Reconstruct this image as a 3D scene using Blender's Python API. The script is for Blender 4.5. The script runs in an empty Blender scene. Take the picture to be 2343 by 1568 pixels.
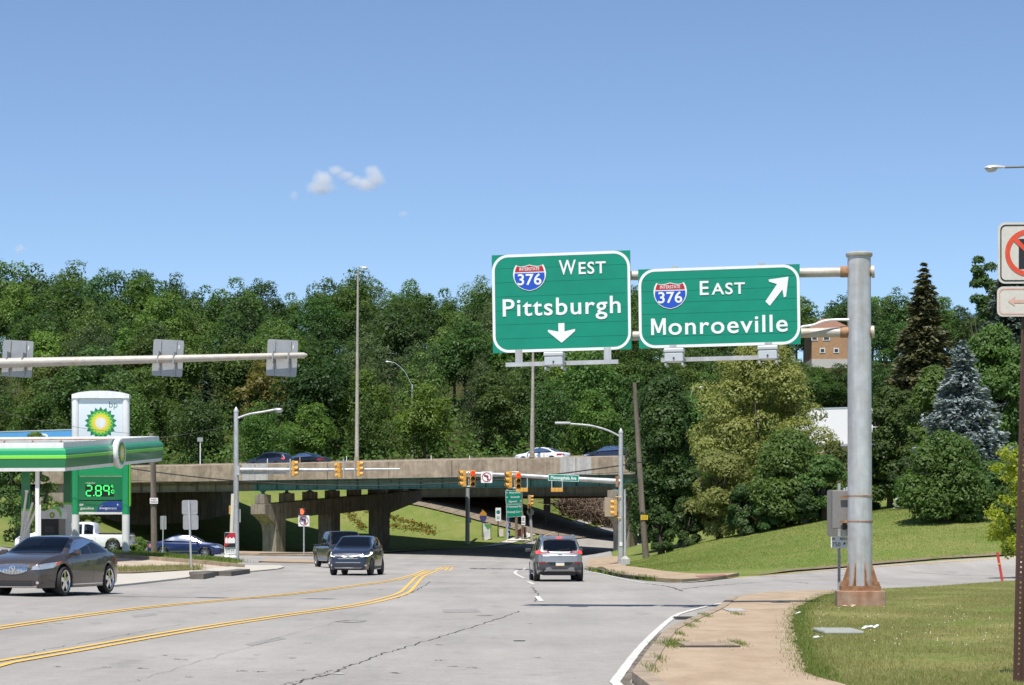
import bpy, bmesh, math, random
import numpy as np
from mathutils import Vector, Matrix
from mathutils.bvhtree import BVHTree
from mathutils.geometry import tessellate_polygon

SC = bpy.context.scene
COL = SC.collection
rnd = random.Random(7)

# ------------------------------------------------------------------ camera, sky, sun, exposure
F, HZ, CX, EYE = 5000.0, 1235.0, 1171.0, 1.55      # focal length and principal point in units of a 2342 px wide picture
cam_data = bpy.data.cameras.new("camera")
cam_data.sensor_width = 36.0
cam_data.lens = 36.0 * F / 2342.0
cam_data.shift_y = (HZ - 784.0) / 2342.0
cam_data.clip_start = 0.5
cam_data.clip_end = 12000.0
cam = bpy.data.objects.new("camera", cam_data)
cam.location = (0, 0, EYE)
cam.rotation_euler = (math.radians(90), 0, 0)
COL.objects.link(cam)
SC.camera = cam

SUN_DIR = Vector((-0.11, -0.48, 1.0)).normalized()     # towards the sun: high, behind the camera and a little to its left
elev = math.asin(SUN_DIR.z)
azim = math.atan2(SUN_DIR.x, SUN_DIR.y)
W = bpy.data.worlds.new("World"); SC.world = W; W.use_nodes = True
wn = W.node_tree; wn.nodes.clear()
sky = wn.nodes.new("ShaderNodeTexSky"); sky.sky_type = 'NISHITA'; sky.sun_disc = False
sky.sun_elevation = elev; sky.sun_rotation = azim
sky.altitude = 2700; sky.air_density = 1.0; sky.dust_density = 0.05; sky.ozone_density = 2.8
wb = wn.nodes.new("ShaderNodeBackground"); wb.inputs[1].default_value = 0.112
wo = wn.nodes.new("ShaderNodeOutputWorld")
wn.links.new(sky.outputs[0], wb.inputs[0]); wn.links.new(wb.outputs[0], wo.inputs[0])
sd = bpy.data.lights.new("sun", 'SUN'); sd.energy = 4.6; sd.angle = math.radians(0.53); sd.color = (1.0, 0.945, 0.865)
so = bpy.data.objects.new("sun", sd); so.rotation_euler = (-SUN_DIR).to_track_quat('-Z', 'Y').to_euler()
so.location = (0, 0, 200); COL.objects.link(so)
SC.view_settings.view_transform = 'Standard'; SC.view_settings.look = 'None'
SC.view_settings.exposure = 0.40; SC.view_settings.gamma = 1.0; SC.view_settings.use_curve_mapping = False
SC.cycles.diffuse_bounces = 3; SC.cycles.glossy_bounces = 3
SC.cycles.transparent_max_bounces = 12; SC.cycles.transmission_bounces = 4
SC.cycles.volume_step_rate = 1.0; SC.cycles.volume_bounces = 10; SC.cycles.max_bounces = 14

# ------------------------------------------------------------------ helpers
def P(px, py, d):
    return Vector(((px - CX) / F * d, d, EYE - (py - HZ) / F * d))

def lin(r, g, b):
    f = lambda c: (c / 255 / 12.92) if c / 255 <= 0.04045 else ((c / 255 + 0.055) / 1.055) ** 2.4
    return (f(r), f(g), f(b))

MATS = {}
def mat(name, col, rough=0.6, metal=0.0, var=0.12, scale=3.0, bump=0.0, bscale=40.0, emit=None, estr=0.0,
        coat=0.0, streak=0.0, stretch=(1, 1, 1), col2=None, mix2=(0.45, 0.6), spec=0.5, coords='Object', detail=6.0, fine=0.0, fscale=60.0):
    """Principled material with two-scale noise in its colour, optional second colour in patches, vertical streaks and bump."""
    if name in MATS: return MATS[name]
    m = bpy.data.materials.new(name); m.use_nodes = True; MATS[name] = m
    nt = m.node_tree; N = nt.nodes; Lk = nt.links
    b = N["Principled BSDF"]
    b.inputs["Roughness"].default_value = rough; b.inputs["Metallic"].default_value = metal
    b.inputs["Coat Weight"].default_value = coat; b.inputs["Coat Roughness"].default_value = 0.05
    b.inputs["Specular IOR Level"].default_value = spec
    b.inputs["Base Color"].default_value = (*col, 1)
    tc = N.new("ShaderNodeTexCoord"); mp = N.new("ShaderNodeMapping"); mp.inputs["Scale"].default_value = stretch
    if coords == 'World':
        g = N.new("ShaderNodeNewGeometry"); Lk.new(g.outputs["Position"], mp.inputs["Vector"])
    else:
        Lk.new(tc.outputs[coords], mp.inputs["Vector"])
    src = None
    if var > 0 or col2 is not None:
        n = N.new("ShaderNodeTexNoise"); n.inputs["Scale"].default_value = scale; n.inputs["Detail"].default_value = detail; n.inputs["Roughness"].default_value = 0.6
        Lk.new(mp.outputs[0], n.inputs["Vector"])
        base = None
        if col2 is not None:
            cr = N.new("ShaderNodeMapRange"); cr.inputs[1].default_value = mix2[0]; cr.inputs[2].default_value = mix2[1]
            Lk.new(n.outputs["Fac"], cr.inputs[0])
            mx = N.new("ShaderNodeMix"); mx.data_type = 'RGBA'
            mx.inputs[6].default_value = (*col, 1); mx.inputs[7].default_value = (*col2, 1)
            Lk.new(cr.outputs[0], mx.inputs[0]); base = mx.outputs[2]
        n2 = N.new("ShaderNodeTexNoise"); n2.inputs["Scale"].default_value = scale * 2.7; n2.inputs["Detail"].default_value = 5
        Lk.new(mp.outputs[0], n2.inputs["Vector"])
        r = N.new("ShaderNodeMapRange"); r.inputs[1].default_value = 0.25; r.inputs[2].default_value = 0.75
        r.inputs[3].default_value = 1 - var; r.inputs[4].default_value = 1 + var
        Lk.new(n2.outputs["Fac"], r.inputs[0])
        fac = r.outputs[0]
        if fine > 0:
            n4 = N.new("ShaderNodeTexNoise"); n4.inputs["Scale"].default_value = fscale; n4.inputs["Detail"].default_value = 2
            Lk.new(mp.outputs[0], n4.inputs["Vector"])
            r4 = N.new("ShaderNodeMapRange"); r4.inputs[1].default_value = 0.3; r4.inputs[2].default_value = 0.7
            r4.inputs[3].default_value = 1 - fine; r4.inputs[4].default_value = 1 + fine
            Lk.new(n4.outputs["Fac"], r4.inputs[0])
            mm = N.new("ShaderNodeMath"); mm.operation = 'MULTIPLY'; Lk.new(fac, mm.inputs[0]); Lk.new(r4.outputs[0], mm.inputs[1]); fac = mm.outputs[0]
        if streak > 0:
            ms = N.new("ShaderNodeMapping"); ms.inputs["Scale"].default_value = (1.6, 1.6, 0.12)
            Lk.new(tc.outputs['Object'], ms.inputs[0])
            ns = N.new("ShaderNodeTexNoise"); ns.inputs["Scale"].default_value = 2.2; ns.inputs["Detail"].default_value = 8; ns.inputs["Roughness"].default_value = 0.65
            Lk.new(ms.outputs[0], ns.inputs["Vector"])
            rs = N.new("ShaderNodeMapRange"); rs.inputs[1].default_value = 0.38; rs.inputs[2].default_value = 0.62
            rs.inputs[3].default_value = 1 - streak; rs.inputs[4].default_value = 1 + streak * 0.25
            Lk.new(ns.outputs["Fac"], rs.inputs[0])
            mm = N.new("ShaderNodeMath"); mm.operation = 'MULTIPLY'; Lk.new(fac, mm.inputs[0]); Lk.new(rs.outputs[0], mm.inputs[1]); fac = mm.outputs[0]
        vm = N.new("ShaderNodeVectorMath"); vm.operation = 'SCALE'
        if base is not None: Lk.new(base, vm.inputs[0])
        else: vm.inputs[0].default_value = col
        Lk.new(fac, vm.inputs["Scale"])
        Lk.new(vm.outputs[0], b.inputs["Base Color"])
    if bump > 0:
        n3 = N.new("ShaderNodeTexNoise"); n3.inputs["Scale"].default_value = bscale; n3.inputs["Detail"].default_value = 4
        Lk.new(mp.outputs[0], n3.inputs["Vector"])
        bp = N.new("ShaderNodeBump"); bp.inputs["Strength"].default_value = bump; bp.inputs["Distance"].default_value = 0.02
        Lk.new(n3.outputs["Fac"], bp.inputs["Height"]); Lk.new(bp.outputs[0], b.inputs["Normal"])
    if emit is not None:
        b.inputs["Emission Color"].default_value = (*emit, 1); b.inputs["Emission Strength"].default_value = estr
    return m

def leaf_mat(name, col, col2, trans=0.38, hue=0.016, val=0.30):
    """Foliage: colour varies by tree and by leaf, light passes through the blade."""
    if name in MATS: return MATS[name]
    m = bpy.data.materials.new(name); m.use_nodes = True; MATS[name] = m
    nt = m.node_tree; N = nt.nodes; Lk = nt.links; N.clear()
    out = N.new("ShaderNodeOutputMaterial")
    oi = N.new("ShaderNodeObjectInfo"); ge = N.new("ShaderNodeNewGeometry")
    mx = N.new("ShaderNodeMix"); mx.data_type = 'RGBA'; mx.inputs[6].default_value = (*col, 1); mx.inputs[7].default_value = (*col2, 1)
    Lk.new(ge.outputs["Random Per Island"], mx.inputs[0])
    hs = N.new("ShaderNodeHueSaturation")
    r1 = N.new("ShaderNodeMapRange"); r1.inputs[3].default_value = 0.5 - hue; r1.inputs[4].default_value = 0.5 + hue
    r2 = N.new("ShaderNodeMapRange"); r2.inputs[3].default_value = 1 - val; r2.inputs[4].default_value = 1 + val
    Lk.new(oi.outputs["Random"], r1.inputs[0])
    ma = N.new("ShaderNodeMath"); ma.operation = 'FRACT'; mb_ = N.new("ShaderNodeMath"); mb_.operation = 'MULTIPLY'; mb_.inputs[1].default_value = 7.31
    Lk.new(oi.outputs["Random"], mb_.inputs[0]); Lk.new(mb_.outputs[0], ma.inputs[0]); Lk.new(ma.outputs[0], r2.inputs[0])
    Lk.new(r1.outputs[0], hs.inputs["Hue"]); Lk.new(r2.outputs[0], hs.inputs["Value"]); Lk.new(mx.outputs[2], hs.inputs["Color"])
    p = N.new("ShaderNodeBsdfPrincipled"); p.inputs["Roughness"].default_value = 0.5; p.inputs["Specular IOR Level"].default_value = 0.28
    t = N.new("ShaderNodeBsdfTranslucent")
    br = N.new("ShaderNodeVectorMath"); br.operation = 'MULTIPLY'; br.inputs[1].default_value = (1.5, 1.6, 0.7)
    Lk.new(hs.outputs[0], p.inputs["Base Color"]); Lk.new(hs.outputs[0], br.inputs[0]); Lk.new(br.outputs[0], t.inputs["Color"])
    ms = N.new("ShaderNodeMixShader"); ms.inputs[0].default_value = trans
    Lk.new(p.outputs[0], ms.inputs[1]); Lk.new(t.outputs[0], ms.inputs[2]); Lk.new(ms.outputs[0], out.inputs[0])
    return m

def glass_mat(name, tint=(0.05, 0.06, 0.07), clear=0.35):
    if name in MATS: return MATS[name]
    m = bpy.data.materials.new(name); m.use_nodes = True; MATS[name] = m
    nt = m.node_tree; N = nt.nodes; Lk = nt.links; N.clear()
    out = N.new("ShaderNodeOutputMaterial"); g = N.new("ShaderNodeBsdfGlossy"); g.inputs["Roughness"].default_value = 0.02
    g.inputs["Color"].default_value = (0.95, 0.97, 1, 1)
    tr = N.new("ShaderNodeBsdfTransparent"); tr.inputs["Color"].default_value = (clear, clear * 1.03, clear * 1.02, 1)
    df = N.new("ShaderNodeBsdfDiffuse"); df.inputs["Color"].default_value = (*tint, 1)
    m1 = N.new("ShaderNodeMixShader"); m1.inputs[0].default_value = 0.25
    Lk.new(tr.outputs[0], m1.inputs[1]); Lk.new(df.outputs[0], m1.inputs[2])
    fr = N.new("ShaderNodeFresnel"); fr.inputs["IOR"].default_value = 1.5
    m2 = N.new("ShaderNodeMixShader"); Lk.new(fr.outputs[0], m2.inputs[0]); Lk.new(m1.outputs[0], m2.inputs[1]); Lk.new(g.outputs[0], m2.inputs[2])
    Lk.new(m2.outputs[0], out.inputs[0])
    return m

def tag(o, label=None, cat=None, group=None, kind=None):
    if label: o["label"] = label
    if cat: o["category"] = cat
    if group: o["group"] = group
    if kind: o["kind"] = kind
    return o

def empty(name, loc=(0, 0, 0), rz=0.0, label=None, cat=None, group=None):
    o = bpy.data.objects.new(name, None); o.empty_display_size = 0.3
    o.location = loc; o.rotation_euler = (0, 0, rz); COL.objects.link(o)
    return tag(o, label, cat, group)

def link(name, me, m, parent=None, local=False):
    o = bpy.data.objects.new(name, me)
    if m is not None:
        me.materials.clear(); me.materials.append(m)
    COL.objects.link(o)
    if parent is not None:
        o.parent = parent
        if not local and parent.type == 'EMPTY':
            o.matrix_parent_inverse = parent.matrix_basis.inverted()
    return o

class MB:
    """Collects shapes into one mesh."""
    def __init__(s): s.v = []; s.f = []
    def add(s, vs, fs):
        k = len(s.v); s.v += [tuple(v) for v in vs]; s.f += [tuple(i + k for i in f) for f in fs]; return s
    def box(s, c, size, rz=0.0, M=None, bev=0.0):
        x, y, z = size[0] / 2, size[1] / 2, size[2] / 2
        R = M if M is not None else Matrix.Rotation(rz, 3, 'Z')
        c = Vector(c)
        if bev <= 0:
            vs = [c + R @ Vector((sx * x, sy * y, sz * z)) for sx in (-1, 1) for sy in (-1, 1) for sz in (-1, 1)]
            return s.add(vs, [(0, 1, 3, 2), (4, 6, 7, 5), (0, 4, 5, 1), (2, 3, 7, 6), (0, 2, 6, 4), (1, 5, 7, 3)])
        bm = bmesh.new(); bmesh.ops.create_cube(bm, size=1.0)
        for v in bm.verts: v.co = Vector((v.co.x * size[0], v.co.y * size[1], v.co.z * size[2]))
        bmesh.ops.bevel(bm, geom=list(bm.edges), offset=bev, segments=2, affect='EDGES', profile=0.5)
        bm.verts.index_update()
        s.add([c + R @ v.co for v in bm.verts], [tuple(v.index for v in f.verts) for f in bm.faces]); bm.free(); return s
    def tube(s, pts, radii, n=10, cap=True):
        pts = [Vector(p) for p in pts]
        if not hasattr(radii, '__len__'): radii = [radii] * len(pts)
        rings = []; prev = None
        for i, p in enumerate(pts):
            t = (pts[min(i + 1, len(pts) - 1)] - pts[max(i - 1, 0)]).normalized()
            if prev is None:
                a = t.cross(Vector((0, 0, 1)))
                if a.length < 1e-3: a = Vector((1, 0, 0))
            else: a = prev - t * prev.dot(t)
            a.normalize(); prev = a; b = t.cross(a)
            rings.append([p + (a * math.cos(k * 2 * math.pi / n) + b * math.sin(k * 2 * math.pi / n)) * radii[i] for k in range(n)])
        vs = [v for r in rings for v in r]; fs = []
        for i in range(len(pts) - 1):
            for k in range(n):
                k2 = (k + 1) % n
                fs.append((i * n + k, i * n + k2, (i + 1) * n + k2, (i + 1) * n + k))
        if cap:
            fs.append(tuple(range(n))[::-1]); fs.append(tuple((len(pts) - 1) * n + k for k in range(n)))
        return s.add(vs, fs)
    def lathe(s, prof, axis_o, axis_d, n=20, cap=True):
        """prof: list of (r, h) along axis."""
        o = Vector(axis_o); d = Vector(axis_d).normalized()
        a = d.cross(Vector((0, 0, 1)))
        if a.length < 1e-3: a = Vector((1, 0, 0))
        a.normalize(); b = d.cross(a)
        vs = [o + d * h + (a * math.cos(k * 2 * math.pi / n) + b * math.sin(k * 2 * math.pi / n)) * r for r, h in prof for k in range(n)]
        fs = []
        for i in range(len(prof) - 1):
            for k in range(n):
                k2 = (k + 1) % n
                fs.append((i * n + k, i * n + k2, (i + 1) * n + k2, (i + 1) * n + k))
        if cap:
            fs.append(tuple(range(n))[::-1]); fs.append(tuple((len(prof) - 1) * n + k for k in range(n)))
        return s.add(vs, fs)
    def build(s, name, m, parent=None, smooth=False, local=False, edge=None):
        me = bpy.data.meshes.new(name); me.from_pydata(s.v, [], s.f); me.update()
        bm = bmesh.new(); bm.from_mesh(me); bmesh.ops.recalc_face_normals(bm, faces=bm.faces); bm.to_mesh(me); bm.free()
        if smooth:
            me.polygons.foreach_set("use_smooth", [True] * len(me.polygons))
            try: me.set_sharp_from_angle(angle=math.radians(edge if edge else 40))
            except Exception: pass
        return link(name, me, m, parent, local)

class Frame:
    """A flat face in space: origin o, axes r (right), u (up), n (towards the viewer)."""
    def __init__(s, o, r, u):
        s.o = Vector(o); s.r = Vector(r).normalized(); u = Vector(u); s.u = (u - s.r * u.dot(s.r)).normalized(); s.n = s.r.cross(s.u).normalized()
    def p(s, a, b, c=0.0): return s.o + s.r * a + s.u * b + s.n * c
    def R(s): return Matrix((s.r, s.u, s.n)).transposed()
def frame_at(px, py, d, yaw=0.0, roll=0.0):
    """A face whose normal points at the camera side, turned by yaw (right edge comes nearer for positive yaw)."""
    r = Vector((math.cos(yaw), -math.sin(yaw), 0)); u = Vector((0, 0, 1))
    c, s_ = math.cos(roll), math.sin(roll)
    return Frame(P(px, py, d), r * c + u * s_, u * c - r * s_)

def rrect(w, h, r, n=6, cx=0.0, cy=0.0):
    pts = []
    for qx, qy, a0 in ((1, 1, 0), (-1, 1, 90), (-1, -1, 180), (1, -1, 270)):
        for k in range(n + 1):
            a = math.radians(a0 + 90 * k / n)
            pts.append((cx + qx * (w / 2 - r) + r * math.cos(a), cy + qy * (h / 2 - r) + r * math.sin(a)))
    return pts
def circle(r, n=32, cx=0.0, cy=0.0, a0=0.0):
    return [(cx + r * math.cos(a0 + 2 * math.pi * k / n), cy + r * math.sin(a0 + 2 * math.pi * k / n)) for k in range(n)]

def sheet(fr, polys, z, mb=None, thick=0.0):
    """Flat polygons (lists of 2D points) laid in a frame at height z, optionally with thickness behind."""
    mb = mb or MB()
    for poly in polys:
        n = len(poly)
        if thick <= 0:
            tri = tessellate_polygon([[Vector((a, b, 0)) for a, b in poly]])
            mb.add([fr.p(a, b, z) for a, b in poly], [tuple(t) for t in tri])
        else:
            vs = [fr.p(a, b, z) for a, b in poly] + [fr.p(a, b, z - thick) for a, b in poly]
            tri = tessellate_polygon([[Vector((a, b, 0)) for a, b in poly]])
            fs = [tuple(t) for t in tri] + [tuple(i + n for i in t)[::-1] for t in tri] + [(i, (i + 1) % n, n + (i + 1) % n, n + i) for i in range(n)]
            mb.add(vs, fs)
    return mb
def ring(fr, outer, inner, z, mb=None, thick=0.0):
    mb = mb or MB(); n = len(outer)
    vs = [fr.p(a, b, z) for a, b in outer] + [fr.p(a, b, z) for a, b in inner]
    fs = [(i, (i + 1) % n, n + (i + 1) % n, n + i) for i in range(n)]
    mb.add(vs, fs)
    if thick > 0:
        vs2 = vs + [v - fr.n * thick for v in vs]; m_ = 2 * n
        mb.add(vs2, [(i, (i + 1) % n, m_ + (i + 1) % n, m_ + i) for i in range(n)] + [(n + i, n + (i + 1) % n, m_ + n + (i + 1) % n, m_ + n + i) for i in range(n)])
    return mb

_TXT = {}
def text_geo(s, offset=0.0, spacing=1.0):
    key = (s, offset, spacing)
    if key not in _TXT:
        cu = bpy.data.curves.new("t", 'FONT'); cu.body = s; cu.size = 1.0; cu.offset = offset; cu.space_character = spacing; cu.resolution_u = 4
        ob = bpy.data.objects.new("t", cu)
        me = bpy.data.meshes.new_from_object(ob)
        vs = [(v.co.x, v.co.y) for v in me.vertices]; fs = [tuple(p.vertices) for p in me.polygons]
        bpy.data.objects.remove(ob); bpy.data.curves.remove(cu); bpy.data.meshes.remove(me)
        _TXT[key] = (vs, fs)
    return _TXT[key]
def text(fr, s, cx, cy, h=None, w=None, z=0.006, offset=0.0, spacing=1.0, mb=None, shear=0.0):
    """Lettering centred on (cx, cy); h = height of a capital, w = total width (letters are stretched to it)."""
    vs, fs = text_geo(s, offset, spacing)
    mb = mb or MB()
    if not vs: return mb
    x0 = min(v[0] for v in vs); x1 = max(v[0] for v in vs)
    cap = 0.682
    sy = h / cap; sx = (w / (x1 - x0)) if w else sy
    mb.add([fr.p(cx + (v[0] - (x0 + x1) / 2) * sx + shear * v[1] * sy, cy + (v[1] - cap / 2) * sy, z) for v in vs], fs)
    return mb

def copy_tree(o, parent=None):
    c = o.copy(); COL.objects.link(c)
    if parent is not None: c.parent = parent
    for ch in o.children: copy_tree(ch, c)
    return c
def sag(a, b, s, n=14):
    a, b = Vector(a), Vector(b)
    return [a.lerp(b, i / n) - Vector((0, 0, 4 * s * (i / n) * (1 - i / n))) for i in range(n + 1)]
# ------------------------------------------------------------------ terrain
def cp(px, py, d):
    p = P(px, py, d); return (p.x, p.y, p.z)
BU = Vector((0.868, -0.496, 0)).normalized()          # along the overpass, to the right and nearer
BV = Vector((0.496, 0.868, 0)).normalized()           # across it, away from the camera
B0 = Vector((-20.6, 189.0, 0))                        # where the near parapet passes the left pier
CPS = []
for y in (-60, -20, 10, 30, 50, 70, 90, 110, 130, 150, 165):
    for x in (-6, 0, 5): CPS.append((x, y, 0.0))
for y in (-60, 0, 40): CPS += [(-12, y, 0.1), (-20, y, 0.4), (-40, y, 1.4), (-90, y, 4), (14, y, 0.15), (30, y, 0.9), (90, y, 4)]
CPS += [(-9, 60, 0.05), (-11.7, 56, 0.12), (-16, 75, 0.2), (-20, 96, 0.45), (-9, 95, 0.03), (-14.9, 118, 0.34), (-23.8, 122, 0.78), (-21.5, 110, 0.72), (-30, 110, 1.0), (-60, 110, 2.4),
        (-22, 148, 0.30), (-12, 140, 0.08), (-9, 160, 0.0), (-35, 150, 0.8), (-60, 150, 3.0), (-14, 172, 0.25), (-24, 176, 0.5), (-100, 120, 5), (-90, 190, 9)]
CPS += [cp(1900, 1362, 61), cp(2100, 1350, 66), cp(2300, 1336, 72), cp(1560, 1335, 78), cp(1700, 1322, 88), cp(1935, 1300, 95), cp(2150, 1283, 97), cp(2342, 1270, 98),
        (20, 55, 0.2), (30, 82, 0.7), (45, 85, 2.0), (12, 50, 0.12), (6.4, 124, 0.08), cp(1480, 1277, 128), cp(1560, 1262, 122), cp(1600, 1242, 125), cp(1760, 1214, 122), cp(1895, 1190, 120),
        cp(2020, 1112, 150), cp(2080, 1187, 112), cp(2200, 1225, 104), cp(2342, 1235, 101), cp(1650, 1275, 105), cp(1850, 1250, 105), cp(2000, 1237, 103), (30, 110, 2.6), (45, 110, 4.5), (80, 110, 8),
        (20, 155, 5.2), (27, 160, 7.2), (40, 150, 8), (60, 145, 9)]
# under and beyond the overpass
CPS += [(0, 180, 0.0), (2, 190, 0.35), (4, 200, 0.75), (8, 215, 1.2), (13, 232, 1.85), (18, 250, 2.4), (27, 266, 3.0), (36, 276, 3.6), (9.5, 172, 0.1), (14, 182, 0.3), (22, 200, 0.9), (30, 225, 1.7), (45, 262, 3.0),
        (24, 182, 3.0), (34, 205, 4.2), (34, 180, 7.5), (48, 215, 6.5), (60, 240, 8)]
def _b(a, b, z): q = B0 + BU * a + BV * b; return (q.x, q.y, z)
CPS += [_b(*t) for t in ((-16, 8, .9), (-16, 18, .9), (-16, 27, 1.2), (-16, 33, 4.0), (-16, 38, 6.3), (-16, 46, 7.0), (-9, 2, .6), (-9, 14, .7), (-9, 27, 1.0), (-9, 33, 3.2), (-9, 38, 5.2), (-9, 46, 6.0), (-3, 14, .6), (-3, 27, .9), (-3, 33, 2.3), (-3, 38, 3.9), (-3, 46, 4.6),
        (4, 20, .7), (4, 27, .9), (4, 33, 1.6), (4, 38, 2.3), (4, 46, 2.8), (11, 27, .9), (11, 33, 1.1), (11, 38, 1.35), (11, 46, 1.6), (11, 55, 2.0), (-24, 10, 3.0), (-24, 27, 4.5), (-24, 38, 7.2), (-30, 10, 6.0), (-30, 27, 7.0))]
CPS += [(-7, 190, 0.35), (-47, 202, 6.5), (-60, 205, 8.5), (-34.8, 192, 1.0), (-38.4, 195, 2.8), (-43, 198, 5.2), (-40, 184, 1.2)]
# wooded hillside
for x in (-160, -110, -75, -45, -15, 10):
    CPS += [(x, 255, 9.5), (x, 285, 16.5), (x, 320, 23), (x, 360, 30), (x, 400, 35.5), (x, 460, 39), (x, 620, 42)]
for x in (45, 75, 110, 160):
    CPS += [(x, 288, 9.5 if x == 45 else 11.5), (x, 305, 18.0), (x, 330, 27.2), (x, 365, 31), (x, 410, 34), (x, 470, 36), (x, 620, 38)]
_C = np.array(CPS); _xy = _C[:, :2] / 100.0
def _phi(r2): return np.where(r2 > 1e-12, 0.5 * r2 * np.log(np.maximum(r2, 1e-12)), 0.0)
_n = len(_C); _D = ((_xy[:, None] - _xy[None]) ** 2).sum(-1)
_A = np.zeros((_n + 3, _n + 3)); _A[:_n, :_n] = _phi(_D) + np.eye(_n) * 2e-4
_A[:_n, _n] = 1; _A[:_n, _n + 1:] = _xy; _A[_n, :_n] = 1; _A[_n + 1:, :_n] = _xy.T
_w = np.linalg.solve(_A, np.concatenate([_C[:, 2], [0, 0, 0]]))
def tza(X, Y):
    q = np.stack([np.ravel(X), np.ravel(Y)], -1) / 100.0
    out = np.empty(len(q))
    for i in range(0, len(q), 4000):
        s = q[i:i + 4000]; d = ((s[:, None] - _xy[None]) ** 2).sum(-1)
        out[i:i + 4000] = _phi(d) @ _w[:_n] + _w[_n] + s @ _w[_n + 1:]
    return out.reshape(np.shape(X))
def tz(x, y): return float(tza(np.array([x]), np.array([y]))[0])
_ds = np.concatenate([np.arange(16, 130, 0.25), np.arange(130, 420, 0.5)])
def gp(px, py, lift=0.0):
    """Where the line of sight through a picture point meets the ground."""
    X = (px - CX) / F * _ds; Z = EYE - (py - HZ) / F * _ds
    g = Z - tza(X, _ds) - lift
    k = np.nonzero(g <= 0)[0]
    if len(k) == 0: i = len(_ds) - 1; return Vector((X[i], _ds[i], 0))
    i = k[0]
    if i == 0: return Vector((X[0], _ds[0], 0))
    t = g[i - 1] / (g[i - 1] - g[i]); d = _ds[i - 1] + t * (_ds[i] - _ds[i - 1])
    return Vector(((px - CX) / F * d, d, 0))
def G(x, y, up=0.0): return Vector((x, y, tz(x, y) + up))

# ------------------------------------------------------------------ ground materials
def ground_mat(dry=False):
    m = bpy.data.materials.new("dry_lawn" if dry else "meadow_soil"); m.use_nodes = True
    nt = m.node_tree; N = nt.nodes; Lk = nt.links; b = N["Principled BSDF"]; b.inputs["Roughness"].default_value = 0.95; b.inputs["Specular IOR Level"].default_value = 0.1
    g = N.new("ShaderNodeNewGeometry")
    def noise(sc, det=6, rough=0.6):
        n = N.new("ShaderNodeTexNoise"); n.inputs["Scale"].default_value = sc; n.inputs["Detail"].default_value = det; n.inputs["Roughness"].default_value = rough
        Lk.new(g.outputs["Position"], n.inputs["Vector"]); return n.outputs["Fac"]
    def ramp(f, a, b_, lo=0.0, hi=1.0):
        r = N.new("ShaderNodeMapRange"); r.inputs[1].default_value = a; r.inputs[2].default_value = b_; r.inputs[3].default_value = lo; r.inputs[4].default_value = hi; Lk.new(f, r.inputs[0]); return r.outputs[0]
    def mix(f, c1, c2):
        x = N.new("ShaderNodeMix"); x.data_type = 'RGBA'
        if f is not None: Lk.new(f, x.inputs[0])
        for i, c in ((6, c1), (7, c2)):
            if isinstance(c, tuple): x.inputs[i].default_value = (*c, 1)
            else: Lk.new(c, x.inputs[i])
        return x.outputs[2]
    lawn = mix(ramp(noise(0.22), 0.42, 0.62), (0.130, 0.185, 0.042), (0.185, 0.210, 0.060))
    lawn = mix(ramp(noise(1.3, 8, 0.7), 0.5, 0.72), lawn, (0.235, 0.215, 0.088))
    if dry:
        lawn = mix(ramp(noise(0.35), 0.40, 0.62), (0.135, 0.175, 0.042), (0.225, 0.215, 0.078)); lawn = mix(ramp(noise(1.6, 8, 0.7), 0.52, 0.72), lawn, (0.300, 0.245, 0.125))
    fine = ramp(noise(14, 3, 0.7), 0.3, 0.7, 0.66, 1.3)
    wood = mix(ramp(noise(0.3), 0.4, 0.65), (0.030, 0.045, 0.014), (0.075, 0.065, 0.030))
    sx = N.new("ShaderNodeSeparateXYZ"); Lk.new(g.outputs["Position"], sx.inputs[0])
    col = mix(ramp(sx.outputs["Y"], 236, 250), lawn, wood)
    v = N.new("ShaderNodeVectorMath"); v.operation = 'SCALE'; Lk.new(col, v.inputs[0]); Lk.new(fine, v.inputs["Scale"])
    Lk.new(v.outputs[0], b.inputs["Base Color"])
    bp = N.new("ShaderNodeBump"); bp.inputs["Strength"].default_value = 0.8; bp.inputs["Distance"].default_value = 0.06
    Lk.new(noise(9, 4), bp.inputs["Height"]); Lk.new(bp.outputs[0], b.inputs["Normal"])
    return m
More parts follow.
